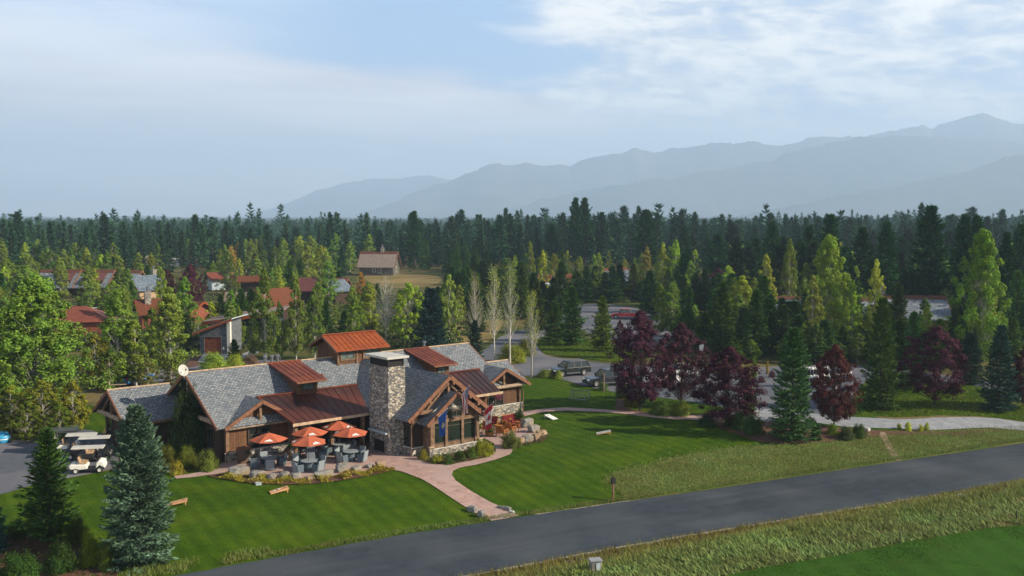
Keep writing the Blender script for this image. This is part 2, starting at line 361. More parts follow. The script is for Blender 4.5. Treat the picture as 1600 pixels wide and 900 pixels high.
M['slab'] = noisy('pale_slab', (.36, .37, .36), (.5, .5, .47), 2, .8, .004)
M['glass'] = plain('window_glass', (.012, .018, .016), .04, 0, .8)
M['glass_pale'] = noisy('curtained_glass', (.05, .08, .075), (.12, .16, .15), 1.5, .08, 0)
M['win_frame'] = plain('dark_window_frame', (.045, .032, .025), .6, var=.3)
M['white_frame'] = plain('white_window_frame', (.55, .55, .52), .6)
M['black'] = plain('black_metal', (.012, .012, .013), .5)
M['mesh_black'] = noisy('soot_screen', (.008, .008, .008), (.03, .03, .032), 30, .6)
M['white'] = plain('white_paint', (.72, .72, .68), .45, var=.06)
M['steel'] = plain('grey_metal', (.3, .31, .32), .35, .9)
M['gutter'] = plain('gutter', (.16, .09, .06), .5)
M['rust_wall'] = noisy('red_barn_board', (.16, .05, .032), (.25, .085, .055), 3, .8)
M['grey_wall'] = bricky('slate_siding', (.11, .125, .14), (.085, .1, .115), (.04, .045, .05), 6, .2, .012, bump=.01)
M['navy_wall'] = bricky('navy_siding', (.028, .036, .055), (.022, .028, .045), (.01, .012, .02), 6, .2, .012, bump=.01)
M['olive_wall'] = bricky('olive_siding', (.10, .095, .08), (.08, .075, .065), (.07, .065, .055), 6, .25, .015, bump=.01)
M['tan_wall'] = noisy('tan_wall', (.32, .22, .14), (.42, .3, .2), 2, .8)
M['blue_roof'] = bricky('blue_grey_shingle', (.08, .12, .17), (.15, .19, .24), (.04, .055, .07), .7, .35, .03, bump=.03)
M['blue_metal'] = noisy('pale_blue_metal', (.32, .4, .46), (.45, .52, .57), .8, .4, 0, spec=.5)
M['tan_roof'] = noisy('tan_roof', (.16, .13, .115), (.25, .205, .18), 2, .9)
M['maroon_roof'] = noisy('maroon_metal', (.09, .036, .036), (.14, .052, .048), 1.5, .5, 0, stretch=(1, 1, 1))
M['red_roof'] = noisy('brick_red_metal', (.14, .043, .03), (.19, .06, .04), 1.5, .6)
M['garage_door'] = bricky('garage_door_board', (.17, .05, .025), (.13, .04, .02), (.05, .018, .01), 1.2, .5, .02, bump=.01)
M['asphalt'] = noisy('road_asphalt', (.026, .036, .048), (.036, .048, .062), 1.2, .95, .006, detail=10, c3=(.052, .063, .077), scale3=.16, bscale=30)
def tracks(m):
    nt = m.node_tree; N = nt.nodes.new; L = nt.links.new; bs = nt.nodes['Principled BSDF']; src = bs.inputs['Base Color'].links[0].from_socket
    ge = N('ShaderNodeNewGeometry'); mp = N('ShaderNodeMapping'); mp.vector_type = 'TEXTURE'; mp.inputs['Rotation'].default_value = (0, 0, math.atan2(.46, .888)); mp.inputs['Scale'].default_value = (26, 1, 1); L(ge.outputs['Position'], mp.inputs[0])
    n = N('ShaderNodeTexNoise'); n.inputs['Scale'].default_value = .75; n.inputs['Detail'].default_value = 5; L(mp.outputs[0], n.inputs['Vector'])
    r = N('ShaderNodeMapRange'); r.inputs[1].default_value = .35; r.inputs[2].default_value = .65; r.inputs[3].default_value = .87; r.inputs[4].default_value = 1.14; L(n.outputs['Fac'], r.inputs[0])
    n2 = N('ShaderNodeTexNoise'); n2.inputs['Scale'].default_value = 9; n2.inputs['Detail'].default_value = 9; n2.inputs['Roughness'].default_value = .8; L(ge.outputs['Position'], n2.inputs['Vector'])
    r2 = N('ShaderNodeMapRange'); r2.inputs[1].default_value = .3; r2.inputs[2].default_value = .7; r2.inputs[3].default_value = .75; r2.inputs[4].default_value = 1.3; L(n2.outputs['Fac'], r2.inputs[0])
    k = N('ShaderNodeMath'); k.operation = 'MULTIPLY'; L(r.outputs[0], k.inputs[0]); L(r2.outputs[0], k.inputs[1])
    x = N('ShaderNodeMix'); x.data_type = 'RGBA'; x.blend_type = 'MULTIPLY'; x.inputs[0].default_value = 1; L(src, x.inputs[6]); L(k.outputs[0], x.inputs[7]); L(x.outputs[2], bs.inputs['Base Color'])
tracks(M['asphalt'])
M['lot'] = noisy('parking_asphalt', (.07, .082, .105), (.1, .112, .14), 1.0, .9, .004, detail=8, c3=(.15, .15, .17), scale3=.1, bscale=20)
M['paver'] = bricky('pink_paver', (.34, .215, .19), (.42, .30, .27), (.2, .14, .125), .3, .15, .012, bump=.006, nscale=1.2, varn=.25, c3=(.36, .27, .25))
M['mulch'] = noisy('bark_mulch', (.05, .028, .02), (.16, .085, .06), 9, .95, .05)
M['dirt'] = noisy('dry_earth', (.17, .13, .09), (.27, .21, .14), 2.5, .95, .03)
M['gravel'] = noisy('gravel_edge', (.20, .18, .15), (.38, .35, .3), 9, .95, .03)
M['lawn'] = lawn_mat('mown_lawn', (.026, .062, .003), (.040, .088, .004), (.062, .104, .005), .1, SANG, 1.15)
M['fairway'] = lawn_mat('fairway', (.022, .066, .007), (.03, .085, .009), (.026, .07, .009), .06, -.3, 2.2, bump=.015, fine=20)
M['meadow'] = lawn_mat('rough_meadow', (.06, .098, .016), (.088, .122, .024), (.13, .13, .04), 0, bump=.1, fine=6, big=.4)
M['ground'] = lawn_mat('open_ground', (.045, .07, .016), (.08, .085, .03), (.17, .13, .06), 0, bump=.1, fine=2.5, big=.035)
M['drygrass'] = lawn_mat('dry_meadow', (.2, .15, .065), (.27, .2, .09), (.12, .11, .04), 0, bump=.1, fine=2.5, big=.05)
M['leaf'] = foliage('leaf', .3, .018, .45, .6)
M['needle'] = foliage('needle', .08, .012, .5, .5, .75)
M['farleaf'] = foliage('forest_needle', 0, .015, .4, .03, .85)
M['maple'] = foliage('plum_leaf', .2, .012, .5, .6, tint=(.05, .02, .018), tintw=.5)
M['bark_w'] = noisy('pale_bark', (.34, .33, .29), (.55, .53, .48), 3, .8, stretch=(1, 1, .4))
M['bark'] = noisy('brown_bark', (.05, .035, .025), (.11, .08, .06), 5, .9, .02)
M['bark_d'] = noisy('dark_bark', (.03, .022, .02), (.06, .045, .04), 5, .9, .02)
M['blade'] = foliage('grass_blade', .2, .03, .5, .22, tint=(.16, .15, .05), tintw=.55)
def objcol(name, rough=.4, spec=.5, metal=0):
    m, nt, bs = newmat(name); oi = nt.nodes.new('ShaderNodeObjectInfo'); nt.links.new(oi.outputs['Color'], bs.inputs['Base Color'])
    bs.inputs['Roughness'].default_value = rough; bs.inputs['Metallic'].default_value = metal; bs.inputs['Specular IOR Level'].default_value = spec
    bs.inputs['Coat Weight'].default_value = .25; bs.inputs['Coat Roughness'].default_value = .1
    return m
M['paint'] = objcol('vehicle_paint', .35)
M['tyre'] = plain('tyre_rubber', (.015, .015, .015), .85)
M['alloy'] = plain('alloy_rim', (.45, .45, .45), .35, .6)
M['lamp_glass'] = plain('lamp_glass', (.6, .6, .6), .1)
M['red_lens'] = plain('red_lens', (.3, .01, .01), .2)
M['canvas'] = noisy('umbrella_canvas', (.36, .095, .05), (.42, .115, .062), 2, .8)
M['logo'] = plain('white_print', (.75, .74, .72), .7)
M['wicker'] = noisy('slate_wicker', (.05, .075, .095), (.12, .16, .19), 25, .7, .004)
M['wicker_lt'] = noisy('slate_wicker_back', (.16, .2, .23), (.26, .3, .33), 25, .7, .004)
M['orange_wood'] = noisy('orange_wood', (.30, .12, .03), (.42, .18, .045), 6, .55)
M['cushion'] = noisy('red_cushion', (.075, .01, .012), (.12, .015, .017), 5, .9)
M['board_wood'] = noisy('board_wood', (.5, .26, .12), (.6, .34, .17), 4, .5)
M['tan_metal'] = plain('brown_bin', (.10, .065, .045), .5, var=.15)
# ------------------------------------------------------------ ground sheets
def smooth_closed(p, it=2):
    p = [tuple(q) for q in p]
    for _ in range(it):
        n = len(p); q = []
        for i in range(n):
            a, b = p[i], p[(i + 1) % n]
            q.append((a[0] * .75 + b[0] * .25, a[1] * .75 + b[1] * .25)); q.append((a[0] * .25 + b[0] * .75, a[1] * .25 + b[1] * .75))
        p = q
    return p
def inside(poly, x, y):
    c = np.zeros(np.shape(x), bool); n = len(poly); j = n - 1
    for i in range(n):
        xi, yi = poly[i]; xj, yj = poly[j]
        cond = ((yi > y) != (yj > y)) & (x < (xj - xi) * (y - yi) / ((yj - yi) + 1e-12) + xi)
        c ^= cond; j = i
    return c
ZONES = {}
def zone(name, pts, mat, off, step=1.5, px=True, kind='structure', sm=1, flat=False):
    w = [G(*p)[:2] for p in pts] if px else list(pts)
    if sm: w = smooth_closed(w, sm)
    # subdivide the border
    b = []
    for i in range(len(w)):
        a = w[i]; c = w[(i + 1) % len(w)]; d = math.dist(a, c); k = max(1, int(d / step))
        for t in range(k): b.append((a[0] + (c[0] - a[0]) * t / k, a[1] + (c[1] - a[1]) * t / k))
    xs = np.arange(min(p[0] for p in b), max(p[0] for p in b), step); ys = np.arange(min(p[1] for p in b), max(p[1] for p in b), step)
    X, Y = np.meshgrid(xs, ys); X = X.ravel(); Y = Y.ravel(); k = inside(b, X, Y); ins = list(zip(X[k], Y[k]))
    vs = [Vector(p) for p in b] + [Vector(p) for p in ins]
    ed = [(i, (i + 1) % len(b)) for i in range(len(b))]
    r = delaunay_2d_cdt(vs, ed, [list(range(len(b)))], 1, 1e-4)
    vv = [(v.x, v.y, (0 if flat else float(hgt(v.x, v.y))) + off) for v in r[0]]
    me = bpy.data.meshes.new(name); me.from_pydata(vv, [], r[2]); me.materials.append(M[mat] if isinstance(mat, str) else mat)
    uv = me.uv_layers.new(name='UVMap')
    for l in me.loops: uv.data[l.index].uv = me.vertices[l.vertex_index].co.xy
    for p in me.polygons: p.use_smooth = True
    if len(me.polygons) and me.polygons[0].normal.z < 0: me.flip_normals()
    o = link(name, me); ZONES[name] = w
    return tag(o, kind=kind)
# base sheet: fine near the road, coarse to the horizon
def base_ground():
    xs = np.unique(np.concatenate([-np.geomspace(90, 10300, 30), np.arange(-90, 91, 1.5), np.geomspace(90, 10300, 30)]))
    ys = np.unique(np.concatenate([[-280, -60, -10, 10, 25], np.arange(35, 126, 1.5), np.geomspace(126, 15000, 45)]))
    X, Y = np.meshgrid(xs, ys); Z = hgt(X, Y)
    Z = np.where((np.abs(X) > 400) | (Y > 400), np.where(road_s(X, Y) < -20, -0.4, Z), Z)
    v = np.stack([X, Y, Z], -1).reshape(-1, 3); nx = len(xs); ny = len(ys)
    i, j = np.meshgrid(np.arange(nx - 1), np.arange(ny - 1)); a = (j * nx + i).ravel()
    f = np.stack([a, a + 1, a + nx + 1, a + nx], -1)
    me = bpy.data.meshes.new('ground'); me.from_pydata(v.tolist(), [], f.tolist()); me.materials.append(M['ground'])
    for p in me.polygons: p.use_smooth = True
    tag(link('ground', me), kind='structure')
base_ground()
def road_xy(s, t):  # t along the road from (0.2,62.5); s across, + = lodge side
    return (0.2 + .888 * t - .46 * s, 62.5 + .46 * t + .888 * s)
def road_up(t): return float(np.interp(t, [-70, -20.5, -6.5, -.9, 8.4, 16.1, 35.3, 50.9, 90], [-2, .9, 1.8, 1.7, 1.45, 1.3, .95, .65, 0]))
def road_lo(t): return float(np.interp(t, [-70, -6.5, 1.8, 10, 21.5, 39.2, 90], [-6.6, -6.5, -6.35, -6.5, -7.0, -7.7, -9]))
def wob(t, a): return a * (math.sin(t * 1.7) + .7 * math.sin(t * 4.1 + 1) + .5 * math.sin(t * 9.3)) / 2.2
# lawns
zone('lawn', [(-260, 800), (-60, 790), (0, 772), (60, 754), (130, 743), (170, 735), (250, 740), (300, 738), (345, 715), (420, 700), (600, 690), (740, 640), (810, 600), (838, 588), (870, 592), (925, 607), (960, 612), (1010, 600), (1150, 620), (1250, 640), (1330, 640), (1420, 672), (1385, 690), (1200, 745), (958, 787), (805, 812), (520, 856), (280, 899), (150, 930), (-300, 960)], 'lawn', .02, 1.5, sm=1)
zone('meadow', [(948, 750), (960, 738), (1010, 728), (1060, 714), (1130, 702), (1180, 698), (1260, 694), (1330, 688), (1395, 680), (1500, 672), (1620, 667), (1800, 668), (1800, 662), (1620, 690), (1400, 722), (1100, 767), (985, 783)], 'meadow', .045, 1.5, sm=0)
zone('back_lawn', [(1335, 648), (1400, 652), (1470, 649), (1530, 650), (1640, 662), (1800, 690), (1800, 640), (1620, 620), (1510, 602), (1430, 590), (1380, 585), (1350, 600), (1320, 630)], 'lawn', .02, 2.5, sm=0)
zone('island_lawn', [(835, 528), (842, 548), (860, 555), (900, 559), (965, 567), (1010, 566), (1010, 548), (960, 538), (900, 530)], 'lawn', .06, 2.5, sm=1)
zone('left_bank', [(100, 640), (150, 630), (170, 660), (150, 690), (110, 672)], 'lawn', .03, 2, sm=1)
zone('fairway', [(1150, 897), (1290, 872), (1412, 848), (1500, 833), (1600, 820), (1760, 800), (2100, 780), (2100, 1100), (900, 1100), (1000, 930)], 'fairway', .03, 2, sm=0)
# asphalt
zone('road', [road_xy(road_up(t) + wob(t, .09), t) for t in np.arange(-70, 90, .7)] + [road_xy(road_lo(t) + wob(t + 30, .1), t) for t in np.arange(90, -70, -.7)], 'asphalt', .03, 1.5, px=False, sm=0)
zone('left_parking', [(-200, 700), (-60, 690), (40, 690), (90, 672), (130, 668), (190, 690), (185, 730), (165, 736), (128, 744), (60, 756), (0, 774), (-90, 796), (-260, 830)], 'lot', .04, 2, sm=1)
zone('parking_lot', [(735, 570), (755, 545), (800, 530), (845, 540), (845, 553), (865, 559), (900, 563), (960, 570), (1040, 574), (1150, 576), (1230, 572), (1330, 570), (1420, 578), (1500, 590), (1600, 606), (1800, 640), (1800, 655), (1600, 622), (1515, 601), (1420, 588), (1360, 592), (1335, 612), (1330, 640), (1270, 648), (1200, 655), (1150, 640), (1060, 625), (960, 613), (925, 607), (875, 592), (840, 586), (790, 590)], 'lot', .04, 3, sm=1)
zone('back_parking', [(880, 478), (940, 474), (1000, 482), (1060, 505), (1100, 525), (1060, 540), (990, 545), (960, 532), (900, 515), (870, 500)], 'lot', .05, 5, sm=1)
zone('driveway', [(755, 548), (790, 520), (870, 505), (900, 518), (835, 528), (820, 545), (800, 560)], 'lot', .045, 4, sm=1)
zone('garage_driveway', [(235, 580), (300, 572), (420, 560), (460, 565), (460, 575), (350, 582), (270, 600), (180, 625), (150, 625), (180, 600)], 'lot', .04, 3, sm=1)
zone('garage_apron', [(318, 553), (357, 553), (372, 562), (350, 570), (318, 569), (309, 565)], 'concrete', .07, 2, sm=0)
zone('curved_drive_kerb', [(372, 557), (400, 544), (410, 547), (392, 560), (378, 562)], 'concrete', .07, 2, sm=1)
zone('village_lane', [(240, 500), (300, 493), (330, 491), (345, 497), (320, 505), (280, 515), (250, 520)], 'lot', .05, 5, sm=1)
zone('upper_lane', [(120, 505), (140, 478), (165, 478), (165, 505), (150, 520)], 'lot', .05, 5, sm=1)
zone('dry_knoll', [(560, 432), (600, 428), (680, 430), (692, 437), (680, 446), (640, 452), (590, 448)], 'drygrass', .1, 14, sm=1)
zone('dry_verge', [(690, 470), (720, 455), (770, 480), (790, 500), (770, 530), (745, 545), (700, 530), (690, 500)], 'drygrass', .05, 5, sm=1)
# paths
zone('concrete_path', [(1130, 640), (1200, 640), (1280, 648), (1340, 653), (1400, 656), (1430, 655.5), (1460, 653.5), (1520, 652.5), (1560, 655), (1600, 661), (1700, 680), (1700, 692), (1600, 674), (1550, 669), (1500, 671), (1460, 673), (1400, 671), (1320, 668), (1280, 662), (1200, 660), (1130, 652)], 'concrete', .07, 1.5, sm=0)
zone('long_path', [(812, 648), (819, 643.5), (840, 640.5), (862, 638.5), (885, 637.5), (910, 638.5), (950, 641), (985, 644), (1025, 649), (1060, 651), (1087, 650), (1110, 647.5), (1150, 641), (1155, 652), (1120, 655.5), (1087, 657), (1060, 656.5), (1037, 655), (1000, 650.5), (970, 647), (930, 644), (885, 642.5), (862, 643.5), (840, 646.5), (819, 651.5)], 'paver', .065, 1.0, sm=0)
zone('patio', [(272, 745), (300, 741), (330, 735), (352, 722), (352, 690), (620, 655), (655, 700), (668, 722), (700, 727), (730, 722), (765, 715), (775, 706), (772, 695), (765, 690), (745, 680), (762, 655), (790, 655), (815, 662), (845, 676), (856, 684), (828, 692), (800, 690), (789, 688), (797, 695), (801, 705), (797, 711), (775, 719), (745, 727), (718, 732), (708, 737), (706, 743), (712, 752), (735, 768), (765, 785), (800, 800), (811, 807), (790, 811.5), (768, 815), (760, 811), (735, 798), (702, 777), (660, 750), (625, 737), (610, 735), (575, 738), (535, 746), (480, 752), (420, 750), (370, 744), (335, 742), (300, 747), (275, 749)], 'paver', .065, 1.0, sm=0)
# planting beds
zone('mulch_bed', [(975, 612), (985, 640), (1025, 647.5), (1085, 648.5), (1140, 640), (1170, 645), (1260, 664), (1320, 671), (1390, 674), (1480, 676), (1560, 671), (1570, 674), (1490, 681), (1395, 680), (1320, 687), (1290, 692), (1230, 695), (1180, 690), (1140, 676), (1115, 664), (1095, 658), (1060, 655), (1005, 648), (960, 641), (965, 618)], 'mulch', .055, 1.5, sm=0)
zone('patio_bed', [(335, 742), (370, 741), (420, 748), (480, 750), (535, 744), (575, 737), (605, 731), (622, 734), (600, 740), (560, 748), (500, 757), (440, 759), (390, 757), (350, 750), (322, 745)], 'mulch', .085, 1.0, sm=1)
zone('bay_bed', [(650, 714), (660, 722), (680, 727), (705, 727), (735, 721), (765, 713), (773, 704), (771, 696), (758, 690), (745, 700), (700, 712), (675, 716)], 'mulch', .085, 1.0, sm=0)
zone('wall_bed', [(781, 683), (800, 702), (820, 696), (850, 690), (858, 683), (852, 674), (840, 668), (850, 682), (826, 691), (800, 688)], 'mulch', .09, 1.0, sm=0)
zone('corner_bed', [(285, 735), (345, 730), (350, 715), (345, 695), (300, 690), (240, 700), (230, 730)], 'mulch', .03, 1.5, sm=1)
zone('foreground_bed', [(-80, 830), (0, 838), (50, 832), (110, 845), (170, 870), (190, 900), (150, 960), (-150, 960)], 'mulch', .05, 1.5, sm=1)
zone('garage_bed', [(295, 560), (316, 553), (316, 566), (306, 574), (290, 575)], 'mulch', .06, 2, sm=1)
zone('gravel_edge', [road_xy(road_up(t) + .22 + wob(t * .7, .2) + .14 * max(0, min(1, (t - 12) / 8)), t) for t in np.arange(2, 60, .6)] + [road_xy(road_up(t) - .2, t) for t in np.arange(60, 2, -1)], 'gravel', .022, 1.0, px=False, sm=0)
zone('gravel_shoulder', [road_xy(road_lo(t) + .2, t) for t in np.arange(-20, 60, 1)] + [road_xy(road_lo(t) - .2 - wob(t * .8, .2), t) for t in np.arange(60, -20, -.6)], 'gravel', .022, 1.0, px=False, sm=0)
zone('worn_track', [(1372, 676), (1384, 676), (1390, 690), (1398, 704), (1412, 719), (1398, 722), (1385, 700)], 'dirt', .06, 1.0, sm=1)
def crack():
    mb = MB()
    for (t, s0, s1, w) in ((17, .9, -6, .06), (32, .8, -6.3, .06), (9, 0, -5.5, .05), (47, .5, -5, .06), (-4, 0, -5.8, .05)):
        p = None
        for k in range(13):
            s = s0 + (s1 - s0) * k / 12; x, y = road_xy(s, t + (s0 - s) * .62 + random.uniform(-.12, .12)); z = float(hgt(x, y)) + .036
            if p: mb.poly([(p[0] - w / 2, p[1], p[2]), (p[0] + w / 2, p[1], p[2]), (x + w / 2, y, z), (x - w / 2, y, z)])
            p = (x, y, z)
    tag(mb.build('road_crack', plain('crack_tar', (.012, .014, .016), .9)), kind='structure')
crack()
# ------------------------------------------------------------ mountains and low hills
def ridge_mesh(name, prof, dist, depth, col, seed, rough=1.0):
    """a mountain range: crest line from (px, py) of the skyline, at dist metres, with real depth and slopes on both sides"""
    rng = np.random.default_rng(seed)
    P = sorted(prof); pxs = np.array([p[0] for p in P]); pys = np.array([p[1] for p in P], float)
    n = 380; gx = np.linspace(pxs[0], pxs[-1], n); gy = np.interp(gx, pxs, pys)
    X = (gx - 800) / F * dist; Hc = H + (338.7 - gy) / F * dist
    Hc = np.maximum(Hc, -20) + (rng.standard_normal(n).cumsum() * 0 )
    m = 90; T = np.linspace(-1, 1, m)
    def fbm(x, y):
        r = 0; a = 1; f = 1 / 1500
        for k in range(6):
            ph = rng.uniform(0, 6.28, 4); ca, sa = math.cos(ph[2]), math.sin(ph[2])
            r = r + a * (1 - np.abs(np.sin((x * ca + y * sa) * f * 3.1 + ph[0] + 1.3 * np.sin((y * ca - x * sa) * f * 2.3 + ph[1]))))
            a *= .5; f *= 1.9
        return r / 2
    XX = np.repeat(X[None], m, 0); TT = np.repeat(T[:, None], n, 1); YY = dist + TT * depth
    prof_t = np.clip(1 - np.abs(TT) ** .85, 0, 1)
    nz = fbm(XX, YY); spur = np.sin(np.pi * np.clip(1 - np.abs(TT), 0, 1))
    top = Hc[None].max()
    Z = Hc[None] * prof_t + (nz - .75) * .24 * rough * top * spur * (np.abs(TT) < .98) - 30 * (1 - prof_t)
    ZL = Hc[None] * (1 - .02 * 0) ; Z = np.minimum(Z, np.where(TT < 0, H + (ZL - H) * YY / dist * .985, Z))
    Z = np.maximum(Z, -4); mid = np.argmin(np.abs(T)); gi = np.arange(n); jag = sum(np.interp(gi, np.arange(0, n + st, st), rng.standard_normal(len(np.arange(0, n + st, st)))) * top * am for st, am in ((20, .005), (9, .012), (4, .010), (1, .0035))); Z[mid] = Hc + jag
    v = np.stack([XX, YY, Z], -1).reshape(-1, 3); i, j = np.meshgrid(np.arange(n - 1), np.arange(m - 1)); a = (j * n + i).ravel()
    me = bpy.data.meshes.new(name); me.from_pydata(v.tolist(), [], np.stack([a, a + 1, a + n + 1, a + n], -1).tolist()); me.materials.append(col)
    for p in me.polygons: p.use_smooth = True
    tag(link(name, me), kind='structure')
mrock = noisy('forested_mountain', (.03, .045, .035), (.09, .09, .075), .0012, .95, 0, detail=8)
main_prof = [(560, 338), (600, 322), (640, 306), (690, 288), (715, 280), (740, 268), (780, 258), (800, 260), (827, 256), (850, 258), (875, 256), (890, 260), (905, 254), (930, 246), (970, 242), (990, 235), (1005, 240), (1020, 241), (1040, 236), (1060, 233), (1085, 231), (1120, 225), (1150, 225), (1165, 222), (1190, 226), (1215, 226), (1250, 220), (1275, 215), (1290, 217), (1330, 215), (1390, 206), (1435, 198), (1450, 206), (1460, 200), (1475, 195), (1500, 187), (1527, 178), (1555, 186), (1572, 192), (1600, 194), (1680, 205), (1760, 190), (1850, 210), (2000, 230)]
ridge_mesh('mountain_range', main_prof, 9400, 1900, mrock, 3)
ridge_mesh('mountain_spur', [(760, 338), (850, 312), (960, 290), (1040, 279), (1100, 270), (1200, 251), (1250, 236), (1300, 226), (1350, 216), (1400, 212), (1450, 215), (1520, 222), (1600, 226), (1750, 230), (1900, 240)], 7700, 950, mrock, 5)
ridge_mesh('mountain_foothill', [(1150, 338), (1250, 318), (1350, 300), (1420, 286), (1500, 268), (1560, 250), (1620, 236), (1750, 225), (1900, 230)], 6300, 720, mrock, 6)
ridge_mesh('distant_range', [(380, 337), (430, 325), (470, 310), (500, 297), (540, 288), (590, 278), (600, 280), (620, 281), (640, 277), (670, 275), (690, 278), (720, 282), (800, 290), (900, 330)], 12600, 1450, mrock, 8)
ridge_mesh('low_hill', [(-200, 336), (-60, 337), (60, 338), (130, 341), (190, 338), (215, 336.8), (245, 337.5), (290, 340), (330, 338.6), (400, 340), (500, 338.5), (560, 339.5), (640, 340), (760, 339)], 7000, 600, mrock, 9, .3)
ridge_mesh('low_rise', [(-200, 340), (0, 341), (150, 343), (300, 342), (450, 343), (600, 341), (900, 342)], 5200, 500, mrock, 10, .3)
def haze_box():
    mb = MB(); mb.box(-10500, -300, -6, 10500, 15200, 1090)
    m = bpy.data.materials.new('haze'); m.use_nodes = True; nt = m.node_tree; nt.nodes.clear()
    o = nt.nodes.new('ShaderNodeOutputMaterial'); v = nt.nodes.new('ShaderNodeVolumePrincipled'); nt.links.new(v.outputs[0], o.inputs['Volume'])
    v.inputs['Color'].default_value = (.51, .715, 1.0, 1); v.inputs['Density'].default_value = HAZE; v.inputs['Anisotropy'].default_value = .1
    tag(mb.build('haze', m), kind='stuff')
HAZE = 1.8e-4
haze_box()
# ------------------------------------------------------------ the lodge
LX, LY = -7.65, 76.17; PHI = math.radians(40.5); CU, SU = math.cos(PHI), math.sin(PHI)
def LW(u, w): return (LX + CU * u - SU * w, LY + SU * u + CU * w)
lodge = empty('lodge', (LX, LY, 0), PHI, 'long timber lodge with grey shingle roofs, rusty dormers and a tall stone chimney', 'building')
def roof_quad(mb, pts, t=.18, m=0):  # top polygon, vertical thickness
    mb.prism(pts, (0, 0, -t), m)
def window(parent, p, t, up, w, h, nx=2, ny=2, fw=.09, bar=.045, glass='glass', frame='win_frame', out=None, name='window', muntin_top=None):
    """p: lower corner (3-vector) on the wall; t: unit vector along the wall; out: outward normal"""
    p = Vector(p); t = Vector(t); up = Vector(up); out = Vector(out)
    mb = MB()
    def strip(a0, b0, a1, b1, d=.07):
        q = [p + t * a0 + up * b0, p + t * a1 + up * b0, p + t * a1 + up * b1, p + t * a0 + up * b1]
        mb.prism([tuple(x) for x in q], tuple(out * d))
    strip(-fw, -fw, w + fw, 0, .1); strip(-fw, h, w + fw, h + fw, .1); strip(-fw, 0, 0, h, .1); strip(w, 0, w + fw, h, .1)
    for i in range(1, nx): strip(w * i / nx - bar / 2, 0, w * i / nx + bar / 2, h, .06)
    for j in range(1, ny):
        y = h * j / ny if muntin_top is None else h * muntin_top
        strip(0, y - bar / 2, w, y + bar / 2, .055)
    fr = mb.build(name, M[frame], parent)
    gb = MB(); q = [p + t * 0 , p + t * w, p + t * w + up * h, p + up * h]
    gb.prism([tuple(x) for x in q], tuple(out * .03)); gb.build('pane', M[glass], fr)
    return fr
